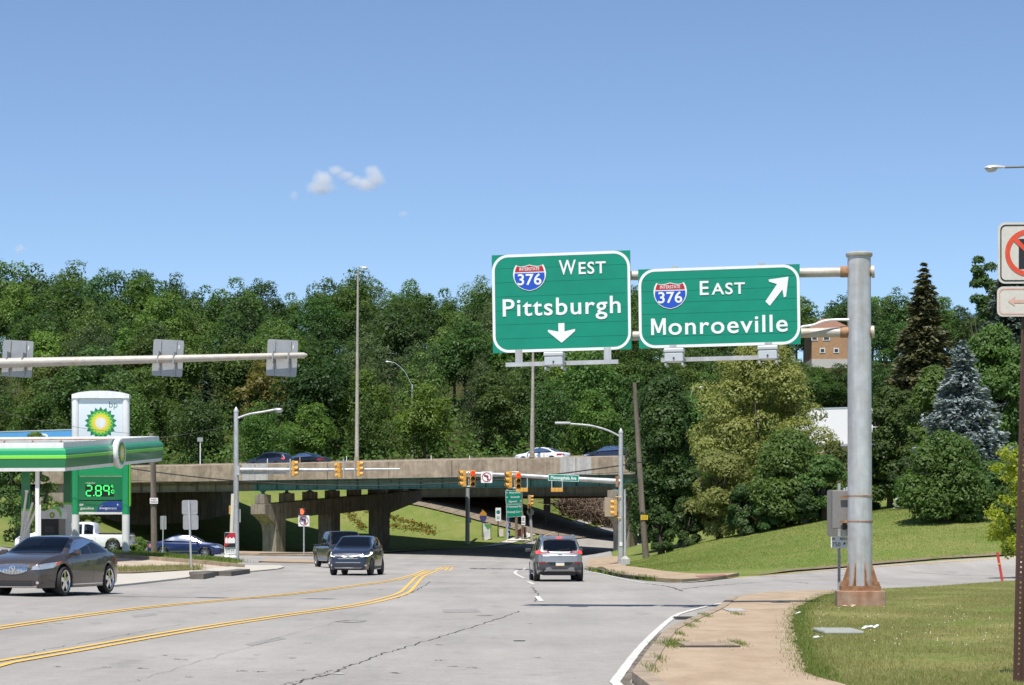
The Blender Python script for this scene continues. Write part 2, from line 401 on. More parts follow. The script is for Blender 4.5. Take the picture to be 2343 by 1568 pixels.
def asphalt_mat():
    m = bpy.data.materials.new("worn_asphalt"); m.use_nodes = True
    nt = m.node_tree; N = nt.nodes; Lk = nt.links; b = N["Principled BSDF"]; b.inputs["Roughness"].default_value = 0.88; b.inputs["Specular IOR Level"].default_value = 0.25
    g = N.new("ShaderNodeNewGeometry")
    def noise(sc, det=5, rough=0.6, stretch=None):
        n = N.new("ShaderNodeTexNoise"); n.inputs["Scale"].default_value = sc; n.inputs["Detail"].default_value = det; n.inputs["Roughness"].default_value = rough
        if stretch:
            mp = N.new("ShaderNodeMapping"); mp.inputs["Scale"].default_value = stretch; Lk.new(g.outputs["Position"], mp.inputs[0]); Lk.new(mp.outputs[0], n.inputs["Vector"])
        else: Lk.new(g.outputs["Position"], n.inputs["Vector"])
        return n.outputs["Fac"]
    def ramp(f, a, b_, lo, hi):
        r = N.new("ShaderNodeMapRange"); r.inputs[1].default_value = a; r.inputs[2].default_value = b_; r.inputs[3].default_value = lo; r.inputs[4].default_value = hi; Lk.new(f, r.inputs[0]); return r.outputs[0]
    def mul(a, b_):
        x = N.new("ShaderNodeMath"); x.operation = 'MULTIPLY'; Lk.new(a, x.inputs[0]); Lk.new(b_, x.inputs[1]); return x.outputs[0]
    f = ramp(noise(0.13, 5), 0.32, 0.68, 0.86, 1.08)                         # worn areas
    f = mul(f, ramp(noise(0.6, 6, 0.65, (1.0, 0.10, 1)), 0.3, 0.7, 0.84, 1.08))   # tyre tracks along the road
    f = mul(f, ramp(noise(3.0, 8, 0.75), 0.32, 0.7, 0.90, 1.08))
    f = mul(f, ramp(noise(28, 3, 0.8), 0.25, 0.75, 0.80, 1.20))           # aggregate
    f = mul(f, ramp(noise(0.9, 3, 0.5, (1, 0.35, 1)), 0.64, 0.78, 1.0, 0.74))     # oil spots
    v = N.new("ShaderNodeVectorMath"); v.operation = 'SCALE'; v.inputs[0].default_value = (0.340, 0.324, 0.300); Lk.new(f, v.inputs["Scale"])
    Lk.new(v.outputs[0], b.inputs["Base Color"])
    bp = N.new("ShaderNodeBump"); bp.inputs["Strength"].default_value = 0.25; bp.inputs["Distance"].default_value = 0.01
    Lk.new(noise(60, 2), bp.inputs["Height"]); Lk.new(bp.outputs[0], b.inputs["Normal"])
    return m
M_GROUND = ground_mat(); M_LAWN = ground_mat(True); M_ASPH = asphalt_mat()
M_CONC = mat("pavement_concrete", (0.40, 0.305, 0.205), 0.9, var=0.07, scale=1.6, fine=0.07, fscale=26, bump=0.2, bscale=34, coords='World', col2=(0.325, 0.235, 0.150), mix2=(0.40, 0.70), stretch=(1.0, 0.35, 1.0))
M_CONC_W = mat("pale_concrete", (0.48, 0.45, 0.39), 0.9, var=0.08, scale=0.8, fine=0.07, fscale=25, bump=0.1, coords='World', col2=(0.47, 0.43, 0.36), mix2=(0.5, 0.7))
M_KERB = mat("kerb_concrete", (0.34, 0.27, 0.195), 0.92, var=0.18, scale=1.2, fine=0.12, fscale=25, bump=0.3, bscale=18, coords='World', col2=(0.26, 0.20, 0.14), mix2=(0.45, 0.65))
M_KERB_D = mat("dark_kerb_concrete", (0.13, 0.115, 0.095), 0.92, var=0.25, scale=1.5, bump=0.3, bscale=18, coords='World')
M_WHITE_PAINT = mat("white_road_paint", (0.60, 0.585, 0.54), 0.75, var=0.12, scale=3, fine=0.18, fscale=30, coords='World', col2=(0.50, 0.49, 0.46), mix2=(0.50, 0.68))
M_YELLOW_PAINT = mat("yellow_road_paint", (0.70, 0.435, 0.085), 0.75, var=0.10, scale=2, fine=0.14, fscale=30, coords='World', col2=(0.42, 0.30, 0.14), mix2=(0.60, 0.74))
M_CRACK = mat("crack_sealer", (0.062, 0.058, 0.054), 0.85, var=0.3, scale=6, coords='World')
M_DIRT = mat("roadside_dirt", (0.20, 0.15, 0.10), 0.97, var=0.25, scale=2, fine=0.3, fscale=18, bump=0.5, bscale=12, coords='World', col2=(0.13, 0.13, 0.04), mix2=(0.5, 0.62))

# ------------------------------------------------------------------ ground sheet
xs = np.concatenate([np.arange(-420, -90, 15), np.arange(-90, -40, 4), np.arange(-40, 45, 1.0), np.arange(45, 100, 4), np.arange(100, 421, 15)])
ys = np.concatenate([np.arange(-120, 10, 10), np.arange(10, 250, 1.0), np.arange(250, 480, 5), np.arange(480, 901, 30)])
GX, GY = np.meshgrid(xs, ys)
GZ = tza(np.clip(GX, -160, 160), np.clip(GY, -60, 620)) - 0.02
me = bpy.data.meshes.new("ground")
nx, ny = len(xs), len(ys)
vv = np.stack([GX, GY, GZ], -1).reshape(-1, 3)
ii = (np.arange(ny - 1)[:, None] * nx + np.arange(nx - 1)[None]).ravel()
ff = np.stack([ii, ii + 1, ii + nx + 1, ii + nx], -1)
me.from_pydata(vv.tolist(), [], ff.tolist()); me.polygons.foreach_set("use_smooth", [True] * len(me.polygons))
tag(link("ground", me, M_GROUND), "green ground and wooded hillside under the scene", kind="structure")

def draped(name, poly, m, up, step=1.5, skirt=0.0, parent=None, kind=None, label=None, top_fn=None):
    """A polygon on the map laid over the terrain, cut finely so that it follows the slope; skirt gives it an edge."""
    bm = bmesh.new()
    vs = [bm.verts.new((p[0], p[1], 0)) for p in poly]
    for t_ in tessellate_polygon([[Vector((p[0], p[1], 0)) for p in poly]]):
        try: bm.faces.new([vs[i] for i in t_])
        except ValueError: pass
    x0 = min(p[0] for p in poly); x1 = max(p[0] for p in poly); y0 = min(p[1] for p in poly); y1 = max(p[1] for p in poly)
    for k in range(int((x1 - x0) / step)):
        bmesh.ops.bisect_plane(bm, geom=bm.verts[:] + bm.edges[:] + bm.faces[:], plane_co=(x0 + (k + 1) * step, 0, 0), plane_no=(1, 0, 0))
    for k in range(int((y1 - y0) / step)):
        bmesh.ops.bisect_plane(bm, geom=bm.verts[:] + bm.edges[:] + bm.faces[:], plane_co=(0, y0 + (k + 1) * step, 0), plane_no=(0, 1, 0))
    co = np.array([v.co[:] for v in bm.verts]); z = tza(co[:, 0], co[:, 1]) + up
    for v, zz in zip(bm.verts, z): v.co.z = zz
    bmesh.ops.recalc_face_normals(bm, faces=bm.faces)
    if sum(f.normal.z for f in bm.faces) < 0: bmesh.ops.reverse_faces(bm, faces=bm.faces)
    if skirt > 0:
        be = [e for e in bm.edges if e.is_boundary]
        r = bmesh.ops.extrude_edge_only(bm, edges=be)
        for v in r["geom"]:
            if isinstance(v, bmesh.types.BMVert): v.co.z -= skirt
    me = bpy.data.meshes.new(name); bm.to_mesh(me); bm.free()
    o = link(name, me, m, parent)
    if kind: tag(o, label, kind=kind)
    return o
def strip(pts, w, up, mb=None, off=0.0, step=0.6, wfn=None):
    """A painted line on the map following pts."""
    mb = mb or MB(); q = []
    for a, b in zip(pts[:-1], pts[1:]):
        n = max(1, int((b - a).length / step))
        q += [a.lerp(b, i / n) for i in range(n)]
    q.append(pts[-1])
    L_ = []
    for i, p in enumerate(q):
        t = (q[min(i + 1, len(q) - 1)] - q[max(i - 1, 0)]); t.z = 0; t.normalize(); nrm = Vector((-t.y, t.x, 0))
        ww = w * (wfn(i) if wfn else 1)
        L_.append((p + nrm * (off + ww / 2), p + nrm * (off - ww / 2)))
    fl = [v for ab in L_ for v in ab]
    z = tza(np.array([v.x for v in fl]), np.array([v.y for v in fl])) + up
    vs = [(v.x, v.y, zz) for v, zz in zip(fl, z)]
    return mb.add(vs, [(2 * i, 2 * i + 1, 2 * i + 3, 2 * i + 2) for i in range(len(L_) - 1)])
def smooth_pts(pts, n=6):
    out = []
    for i in range(len(pts) - 1):
        p0, p1, p2, p3 = pts[max(i - 1, 0)], pts[i], pts[i + 1], pts[min(i + 2, len(pts) - 1)]
        for k in range(n):
            t = k / n
            out.append(0.5 * ((2 * p1) + (p2 - p0) * t + (2 * p0 - 5 * p1 + 4 * p2 - p3) * t * t + (3 * p1 - p0 - 3 * p2 + p3) * t ** 3))
    out.append(pts[-1]); return out
def gpl(*a, n=5): return smooth_pts([gp(x, y) for x, y in a], n)

# road edges, walked in picture points
KERB_R = [Vector((4.9, -60, 0)), Vector((3.2, -10, 0)), Vector((1.6, 14, 0))] + gpl((1444, 1568), (1507, 1478), (1537, 1450), (1635, 1405), (1659, 1386), (1684, 1374), (1724, 1367), (1773, 1363), (1879, 1360))
RAMP_N = gpl((1879, 1360), (2100, 1350), (2300, 1336)) + [Vector((24, 75.5, 0)), Vector((45, 77, 0)), Vector((90, 70, 0))]
RAMP_F = [Vector((90, 84, 0)), Vector((45, 92, 0)), Vector((30, 97.5, 0))] + gpl((2342, 1272), (2150, 1284), (1935, 1301), (1800, 1313), (1700, 1322), (1640, 1329))
CORNER = gpl((1640, 1330), (1560, 1336), (1480, 1331), (1400, 1319), (1337, 1306))
EDGE_R = [Vector((6.6, 130, 0)), Vector((6.9, 150, 0)), Vector((7.4, 168, 0)), Vector((9.5, 185, 0)), Vector((15, 205, 0)), Vector((24, 228, 0)), Vector((37, 258, 0)), Vector((43, 268, 0))]
EDGE_L = [Vector((35, 278, 0)), Vector((22, 264, 0)), Vector((13, 245, 0)), Vector((6, 226, 0)), Vector((1, 212, 0)), Vector((-4, 202, 0)), Vector((-9, 194, 0)), Vector((-11.5, 188, 0))]
road_poly = KERB_R + RAMP_N[1:] + RAMP_F + CORNER[1:] + EDGE_R + EDGE_L + [Vector((-14.5, 183, 0)), Vector((-19, 172, 0)), Vector((-30, 168, 0)), Vector((-80, 176, 0)), Vector((-80, -60, 0))]
draped("road", road_poly, M_ASPH, 0.03, step=2.0, kind="structure", label="light grey worn asphalt road with cracks")

# painted markings (top level pieces of the setting)
def paint(name, mbs, m, label): tag(mbs.build(name, m), label, kind="structure")
A_ = [Vector((-5.0, -10, 0))] + gpl((0, 1523), (434, 1446), (645, 1413), (805, 1390), (878, 1374), (925, 1358), (945, 1338), (962, 1321), (990, 1309), (1030, 1300))
mb = MB(); strip(A_, 0.11, 0.041, mb, off=0.13); strip(A_, 0.11, 0.041, mb, off=-0.13); paint("road_marking", mb, M_YELLOW_PAINT, "double yellow line curving in front of the grey crossover")
B_ = [Vector((-9.0, 5, 0))] + gpl((0, 1441), (181, 1414), (361, 1391), (630, 1366), (775, 1348), (898, 1330), (955, 1315), (1007, 1303), (1050, 1297))
mb = MB(); strip(B_, 0.11, 0.041, mb, off=0.12); strip(B_, 0.10, 0.041, mb, off=-0.12); paint("road_marking", mb, M_YELLOW_PAINT, "upper double yellow line beside the brown sedan")
Wl = [Vector((2.8, -20, 0)), Vector((1.25, 14, 0))] + gpl((1406, 1568), (1460, 1494), (1501, 1450), (1542, 1415), (1578, 1401), (1630, 1388), (1676, 1379))
mb = MB(); strip(Wl, 0.12, 0.041, mb, wfn=lambda i: 0.94 + 0.06 * math.sin(i * 2.3)); paint("road_marking", mb, M_WHITE_PAINT, "white edge line along the tan kerb")
mb = MB(); strip(gpl((1200, 1301), (1181, 1308), (1180, 1315), (1199, 1325)), 0.13, 0.041, mb); paint("road_marking", mb, M_WHITE_PAINT, "curved white lane line left of the silver car")
for (x0, y0, x1, y1), l in (((1207, 1333, 1222, 1340), "short white lane dash just behind the silver car"), ((1228, 1367, 1238, 1379), "white lane dash nearest the camera")):
    mb = MB(); strip([gp(x0, y0), gp(x1, y1)], 0.14, 0.041, mb); paint("road_marking", mb, M_WHITE_PAINT, l)
mb = MB()
for a, b in (((1117, 1431.4), (1131, 1431.4)), ((760, 1548), (786, 1549)), ((1052, 1297.5), (1150, 1298.5))): strip([gp(*a), gp(*b)], 0.10, 0.041, mb)
paint("road_marking", mb, M_WHITE_PAINT, "worn remnants of white paint on the road")
mb = MB(); strip(gpl((1337, 1308), (1400, 1321), (1475, 1337)), 0.11, 0.041, mb); strip(gpl((1485, 1338), (1560, 1335), (1625, 1329)), 0.11, 0.041, mb); paint("road_marking", mb, M_WHITE_PAINT, "thin white line around the far corner kerb")
mb = MB(); strip(gpl((1650, 1325), (1780, 1315.5), (1935, 1304), (2150, 1288), (2342, 1277)), 0.12, 0.041, mb); paint("road_marking", mb, M_YELLOW_PAINT, "yellow edge line along the far side of the ramp")
# cracks, a separate sealed network
mb = MB(); rc = random.Random(3)
def crack(pts, w):
    q = smooth_pts([gp(*p) for p in pts], 14)
    q = [p + Vector((rc.uniform(-1, 1), rc.uniform(-1, 1), 0)) * 0.05 for p in q]
    strip(q, w, 0.036, mb, step=0.3, wfn=lambda i: 0.5 + 1.0 * abs(math.sin(i * 1.7) * math.cos(i * 0.61)))
crack([(640, 1600), (682, 1568), (749, 1549), (852, 1510), (950, 1479), (1074, 1441), (1188, 1402)], 0.022)
crack([(640, 1575), (700, 1560), (760, 1540)], 0.014)
crack([(905, 1372), (955, 1352), (985, 1333)], 0.03)
crack([(1215, 1345), (1228, 1360), (1225, 1380)], 0.03)
crack([(640, 1352), (560, 1352), (470, 1359), (300, 1363)], 0.02)
crack([(1480, 1338), (1530, 1345), (1560, 1355)], 0.07); crack([(1560, 1350), (1660, 1340), (1780, 1333), (1850, 1337)], 0.06); crack([(2080, 1310), (2200, 1318), (2320, 1320)], 0.05)
crack([(1720, 1318), (1800, 1322), (1935, 1318)], 0.06)
for i in range(40):
    x = rc.uniform(30, 1250); y = rc.uniform(1400, 1560); crack([(x, y), (x + rc.uniform(8, 22), y + rc.uniform(-1, 1))], rc.uniform(0.008, 0.02))
crack([(300, 1568), (520, 1500), (760, 1430), (900, 1392)], 0.005)
crack([(60, 1500), (260, 1462), (420, 1432)], 0.009)
tag(mb.build("road_crack", M_CRACK), "dark sealed cracks across the asphalt", kind="stuff")
mb = MB()
for (x, y, rx, ry) in ((800, 1426, 0.33, 0.9), (1110, 1412, 0.2, 0.4), (870, 1352, 0.1, 0.5)):
    c = gp(x, y); pts = [(c.x + rx * math.cos(a) * rc.uniform(.7, 1.2), c.y + ry * math.sin(a) * rc.uniform(.7, 1.2)) for a in np.arange(0, 6.28, 0.35)]
    mb.add([(a, b, tz(a, b) + 0.035) for a, b in pts] + [(c.x, c.y, tz(c.x, c.y) + 0.035)], [(i, (i + 1) % len(pts), len(pts)) for i in range(len(pts))])
m = mat("oil_stain", (0.10, 0.095, 0.09), 0.7, var=0.2, scale=4, coords='World')
nt = m.node_tree; N = nt.nodes; g_ = N.new("ShaderNodeNewGeometry"); nn = N.new("ShaderNodeTexNoise"); nn.inputs["Scale"].default_value = 3.5; nn.inputs["Detail"].default_value = 8
nt.links.new(g_.outputs["Position"], nn.inputs["Vector"]); mr = N.new("ShaderNodeMapRange"); mr.inputs[1].default_value = 0.42; mr.inputs[2].default_value = 0.72; mr.inputs[4].default_value = 0.75
nt.links.new(nn.outputs["Fac"], mr.inputs[0]); nt.links.new(mr.outputs[0], N["Principled BSDF"].inputs["Alpha"])
tag(mb.build("oil_stain", m), "dark oil stains on the asphalt", kind="stuff")

gut = [p + Vector((0, 0, 0)) for p in KERB_R if p.y > 12]
mb = MB(); strip(gut, 0.17, 0.037, mb, off=0.085, wfn=lambda i: 0.6 + 0.5 * abs(math.sin(i * 0.37) * math.cos(i * 0.13))); tag(mb.build("gutter_dirt", mat("gutter_grime", (0.105, 0.09, 0.072), 0.95, var=0.35, scale=2.5, fine=0.3, fscale=20, coords='World', col2=(0.19, 0.165, 0.135), mix2=(0.42, 0.6))), "dark grit and old asphalt in the gutter along the kerb", kind="stuff")
rp_ = M_ASPH.copy(); rp_.name = "patch_asphalt"
for n_ in rp_.node_tree.nodes:
    if n_.type == 'VECT_MATH': n_.inputs[0].default_value = (0.275, 0.264, 0.248)
for lab, pts in (("darker square asphalt patch in the near lane", ((1010, 1398), (1090, 1396), (1100, 1404), (1015, 1406))), ("long narrow darker asphalt patch left of the crack", ((560, 1478), (640, 1462), (655, 1466), (572, 1483))), ("darker asphalt patch near the crossover line", ((300, 1412), (352, 1406), (362, 1411), (308, 1417)))):
    draped("asphalt_patch", [(p.x, p.y) for p in (gp(*q) for q in pts)], rp_, 0.034, step=2.0, kind="structure", label=lab)

# ------------------------------------------------------------------ right-hand pavement, kerb, near lawn
SW_IN = [Vector((8.4, -60, 0)), Vector((6.0, -10, 0)), Vector((3.6, 14, 0))] + gpl((1850, 1568), (1822, 1500), (1812, 1450), (1816, 1420), (1835, 1396), (1880, 1374), (1925, 1364))
def offset_line(pts, d):
    out = []
    for i, p in enumerate(pts):
        t = (pts[min(i + 1, len(pts) - 1)] - pts[max(i - 1, 0)]); t.normalize(); out.append(p + Vector((t.y, -t.x, 0)) * d)
    return out
KERB_IN = offset_line(KERB_R, 0.19)
base = empty("footpath", (3, 30, 0)); tag(base, "tan concrete footpath along the right side of the road", kind="structure")
# slabs: cut the strip between kerb and grass across its length
def resample(pts, n):
    L_ = [0]
    for a, b in zip(pts[:-1], pts[1:]): L_.append(L_[-1] + (b - a).length)
    out = []
    for i in range(n):
        s = L_[-1] * i / (n - 1); k = max(j for j in range(len(L_)) if L_[j] <= s + 1e-9); k = min(k, len(pts) - 2)
        out.append(pts[k].lerp(pts[k + 1], (s - L_[k]) / max(1e-9, L_[k + 1] - L_[k])))
    return out
ki = [p for p in KERB_IN if p.y > 13]; si = [p for p in SW_IN if p.y > 13]
NS = 15; RA = resample(ki, NS); RB = resample(si, NS)
for i in range(NS - 1):
    a0, a1, b1, b0 = RA[i], RA[i + 1], RB[i + 1], RB[i]
    g_ = 0.013
    c = (a0 + a1 + b0 + b1) / 4
    t = (a1 - a0).normalized()
    mid = []
    jag = [b0.lerp(b1, q) + Vector((rc.uniform(-0.05, 0.05), 0, 0)) for q in (0.0, 0.125, 0.25, 0.375, 0.5, 0.625, 0.75, 0.875, 1.0)]
    fine_a = resample(ki, (NS - 1) * 6 + 1)[i * 6:i * 6 + 7]; fine_b = resample(si, (NS - 1) * 8 + 1)[i * 8:i * 8 + 9]
    jag = [p_ + Vector((rc.uniform(-0.05, 0.05), 0, 0)) for p_ in fine_b]
    poly = [fine_a[0] + t * g_] + fine_a[1:-1] + [fine_a[-1] - t * g_] + [p_ - t * g_ * (1 if k == 0 else (-1 if k == 8 else 0)) for k, p_ in enumerate(jag[::-1])]
    draped("slab", [(p.x, p.y) for p in poly], M_CONC, 0.125 + rc.uniform(-0.004, 0.004), step=3.0, skirt=0.12, parent=base)
kb = empty("kerb", (2, 30, 0)); tag(kb, "tan concrete kerb along the right-hand footpath", kind="structure")
kr = [p for p in KERB_R if p.y > 13]; KA = resample(kr, 27); KI = resample(ki, 27)
for i in range(26):
    a0, a1, b1, b0 = KA[i], KA[i + 1], KI[i + 1], KI[i]; t = (a1 - a0).normalized() * 0.006
    draped("kerb_stone", [(p.x, p.y) for p in (a0 + t, a1 - t, b1 - t, b0 + t)], M_KERB, 0.14 if i < 21 else 0.14 - 0.02 * (i - 20), step=3.0, skirt=0.14, parent=kb)
lawn_poly = SW_IN + [p + Vector((0, -0.25, 0)) for p in RAMP_N[2:]] + [Vector((90, -60, 0))]
draped("lawn", lawn_poly, M_LAWN, 0.10, step=2.0, skirt=0.12, kind="structure", label="short dry mown grass beside the footpath")
# far corner pavement beyond the ramp mouth
CN = CORNER
far_in = [(1700, 1317), (1600, 1320), (1520, 1313), (1450, 1305), (1418, 1298), (1412, 1288), (1420, 1281)]
poly = [gp(*p) for p in ((1640, 1328), (1560, 1334), (1480, 1329), (1400, 1317), (1337, 1304), (1353, 1281))] + [gp(1420, 1279), gp(1412, 1288), gp(1430, 1302), gp(1520, 1314), gp(1600, 1321), gp(1690, 1318)]
draped("corner_footpath", [(p.x, p.y) for p in poly], M_CONC, 0.14, step=1.5, skirt=0.15, kind="structure", label="tan pavement on the far corner beside the signal pole")
mb = MB(); strip([p + Vector((0.08, 0.08, 0)) for p in gpl((1480, 1330.2), (1400, 1318), (1337, 1305))], 0.2, 0.155, mb); tag(mb.build("corner_kerb", M_KERB_D), "dark weathered kerb of the far corner", kind="structure")
mb = MB(); c = [gp(1590, 1326), gp(1655, 1322), gp(1665, 1325), gp(1600, 1330)]
mb.add([G(p.x, p.y, 0.152) for p in c], [(0, 1, 2, 3)]); tag(mb.build("tactile_paving", mat("tactile_red", (0.33, 0.15, 0.13), 0.9, var=0.2, scale=6)), "faded red tactile paving patch at the far kerb ramp", kind="structure")
draped("verge", [(p.x, p.y) for p in [gp(1700, 1318), gp(1820, 1307), gp(1960, 1296), gp(2150, 1280), gp(2342, 1268)] + [gp(2342, 1262), gp(2150, 1275), gp(1960, 1290.5), gp(1800, 1305)]], M_DIRT, 0.05, step=1.0, kind="structure", label="bare gravelly verge between ramp and lawn")
# pavements by the overpass
poly = [Vector((-36, 172, 0)), Vector((-19.5, 168.8, 0)), Vector((-14.8, 179, 0)), Vector((-12, 187, 0)), Vector((-16, 190, 0)), Vector((-24, 178, 0)), Vector((-38, 180, 0))]
draped("pier_footpath", [(p.x, p.y) for p in poly], M_CONC, 0.16, step=1.5, skirt=0.15, kind="structure", label="tan pavement at the foot of the left bridge pier")
poly = [p + Vector((0.5, 0.3, 0)) for p in EDGE_L[2:]][::-1]
inner = [Vector((-13.5, 190, 0)), Vector((-10.5, 196.5, 0)), Vector((-6, 206, 0)), Vector((-1, 216, 0)), Vector((4, 229, 0)), Vector((11, 248, 0))]
pts = [Vector((-11.3, 188.5, 0)), Vector((-8.8, 194.3, 0)), Vector((-3.8, 202.3, 0)), Vector((1.2, 212.3, 0)), Vector((6.2, 226.3, 0)), Vector((13.2, 245.3, 0))]
mb = MB(); strip(smooth_pts(pts), 0.22, 0.16, mb); strip(smooth_pts(pts), 0.02, 0.1, mb, off=-0.1); tag(mb.build("verge_kerb", M_KERB), "pale kerb along the grass verge beyond the overpass", kind="structure")
mb = MB(); strip(smooth_pts([p + Vector((-1.6, 1.0, 0)) for p in pts]), 1.3, 0.06, mb); tag(mb.build("verge_footpath", M_CONC_W), "narrow pavement on the verge beyond the overpass", kind="structure")
# left side: station apron, islands, kerbs
ap = [gp(268, 1345), gp(430, 1326), gp(430, 1312), gp(545, 1304), gp(650, 1299), gp(640, 1293), gp(548, 1298), gp(300, 1274)] 
apron = [Vector((-40, 62, 0)), Vector((-14.5, 66, 0)), gp(268, 1343), gp(428, 1325), gp(545, 1314), gp(645, 1303), gp(652, 1299), gp(560, 1296), gp(430, 1287), gp(270, 1274), Vector((-40, 122, 0))]
draped("station_apron", [(p.x, p.y) for p in apron], mat("apron_concrete", (0.46, 0.39, 0.31), 0.9, var=0.12, scale=0.6, fine=0.08, fscale=20, coords='World', col2=(0.38, 0.30, 0.22), mix2=(0.45, 0.65)), 0.05, step=1.5, kind="structure", label="tan concrete forecourt of the fuel station")
sl = [gp(255, 1346), gp(430, 1326), gp(470, 1312), gp(430, 1309), gp(258, 1318)]
draped("driveway_slab", [(p.x, p.y) for p in sl], M_CONC_W, 0.09, step=1.5, skirt=0.1, kind="structure", label="pale new concrete driveway slab behind the brown sedan")
sl = [gp(545, 1313), gp(636, 1305), gp(650, 1301), gp(640, 1297), gp(560, 1297), gp(440, 1309)]
draped("driveway_slab", [(p.x, p.y) for p in sl], M_CONC_W, 0.085, step=1.5, skirt=0.1, kind="structure", label="pale concrete kerb ramp left of the dark pickup")
def kerb_block(name, line, w, h, m, label):
    q = smooth_pts([gp(*p) for p in line], 4); mb = MB()
    for i in range(len(q) - 1):
        a, b = q[i], q[i + 1]; t = (b - a).normalized(); n_ = Vector((-t.y, t.x, 0))
        if n_.y < 0: n_ = -n_
        vs = []
        for p in (a, b):
            for o_ in (0, w):
                s = p + n_ * o_; z = tz(s.x, s.y); vs += [Vector((s.x, s.y, z - 0.05)), Vector((s.x, s.y, z + h))]
        mb.add(vs, [(0, 1, 5, 4), (1, 3, 7, 5), (3, 2, 6, 7), (0, 2, 3, 1), (4, 5, 7, 6), (0, 4, 6, 2)])
    tag(mb.build(name, m), label, kind="structure")
kerb_block("drain_kerb", [(434, 1327), (462, 1322), (500, 1319.5), (545, 1313)], 0.5, 0.22, M_KERB_D, "dark kerb block with a drain slot behind the sedan")
kerb_block("island_kerb", [(262, 1278), (350, 1284), (440, 1291), (500, 1297), (546, 1302)], 0.3, 0.22, M_KERB, "long tan kerb of the station island")
kerb_block("cross_street_kerb", [(546, 1272), (640, 1273.5), (735, 1274)], 0.25, 0.15, M_KERB, "kerb in front of the bridge pier pavement")
isl = [gp(262, 1275), gp(350, 1281), gp(440, 1288), gp(500, 1293), gp(545, 1296), gp(538, 1288), gp(420, 1276), gp(330, 1268), gp(200, 1264), gp(100, 1262), gp(100, 1268)]
draped("island_lawn", [(p.x, p.y) for p in isl], M_GROUND, 0.2, step=1.5, skirt=0.2, kind="structure", label="grass strip of the station island under the price sign")
isl = [gp(255, 1318), gp(300, 1318), gp(400, 1312), gp(460, 1308), gp(452, 1303), gp(415, 1299), gp(370, 1301), gp(255, 1307)]
draped("planting_strip", [(p.x, p.y) for p in isl], M_DIRT, 0.14, step=1.0, skirt=0.12, kind="structure", label="scruffy earth and grass strip behind the driveway slab")
isl = [gp(592, 1288), gp(740, 1291), gp(752, 1287), gp(700, 1283), gp(606, 1282)]
draped("median_island", [(p.x, p.y) for p in isl], M_CONC, 0.10, step=1.5, skirt=0.1, kind="structure", label="low tan concrete median in the cross street")
# ------------------------------------------------------------------ overpass
M_BCONC = mat("weathered_concrete", (0.365, 0.298, 0.218), 0.93, var=0.20, scale=0.9, fine=0.10, fscale=14, streak=0.20, bump=0.25, bscale=10, coords='World', col2=(0.270, 0.215, 0.155), mix2=(0.42, 0.62))
M_BCONC2 = mat("patched_concrete", (0.44, 0.43, 0.41), 0.93, var=0.14, scale=1.5, streak=0.2, bump=0.2, bscale=10, coords='World')
M_PIER = mat("pier_concrete", (0.30, 0.255, 0.20), 0.93, var=0.2, scale=0.7, streak=0.45, bump=0.2, bscale=8, coords='World')
M_STEEL_G = mat("green_girder_paint", (0.070, 0.195, 0.150), 0.55, var=0.16, scale=0.8, streak=0.3, coords='World')
M_STEEL_Y = mat("olive_girder_paint", (0.205, 0.175, 0.10), 0.6, var=0.18, scale=0.8, streak=0.3, coords='World')
M_RUSTY = mat("rusty_pipe", (0.12, 0.085, 0.06), 0.8, var=0.3, scale=4)
SUP = 0.055
def B(a, b, z): return B0 + BU * a + BV * b + Vector((0, 0, z))
BR = Matrix((BU, BV, Vector((0, 0, 1)))).transposed()
def bbox_b(mb, a0, a1, b0, b1, z0, z1, tilt=True, slope=SUP):
    """A box in overpass coordinates; with tilt it follows the cross slope of the deck."""
    vs = []
    for a in (a0, a1):
        for b in (b0, b1):
            for z in (z0, z1): vs.append(B(a, b, z + (slope * b if tilt else 0)))
    return mb.add(vs, [(0, 1, 3, 2), (4, 6, 7, 5), (0, 4, 5, 1), (2, 3, 7, 6), (0, 2, 6, 4), (1, 5, 7, 3)])
br = empty("highway_overpass", B(0, 0, 0), 0, "long weathered concrete highway overpass with green steel girders crossing the road", "overpass")
A0, A1, WB = -75, 110, 27
mb = MB(); bbox_b(mb, A0, A1, 0.35, WB, 6.78, 7.30); mb.build("deck", M_BCONC, br)
mb = MB(); bbox_b(mb, A0, A1, 0.36, WB - 0.3, 7.304, 7.33); mb.build("carriageway", M_ASPH, br)
rb = random.Random(5); a = A0; k = 0
patch_at = (-2.0, 29.6)
while a < A1:
    n_ = 6.2
    mb = MB(); dz = rb.uniform(-0.008, 0.008); db = rb.uniform(-0.012, 0.012)
    prof = [(0.02 + db, 6.70), (0.02 + db, 8.10 + dz), (0.30, 8.12 + dz), (0.42, 7.6), (0.6, 7.33), (0.6, 6.74)]
    vs = [B(aa, b_, z_) for aa in (a + 0.025, a + n_ - 0.025) for b_, z_ in prof]; q = len(prof)
    mb.add(vs, [tuple(range(q))[::-1], tuple(range(q, 2 * q))] + [(i, (i + 1) % q, q + (i + 1) % q, q + i) for i in range(q)])
    mb.build("parapet_panel", M_BCONC, br); a += n_
for pa in patch_at:
    for s in (-1, 1):
        mb = MB(); bbox_b(mb, pa + s * 0.72 - 0.68, pa + s * 0.72 + 0.68, -0.012, 0.1, 6.715, 8.115, False); mb.build("parapet_repair", M_BCONC2, br)
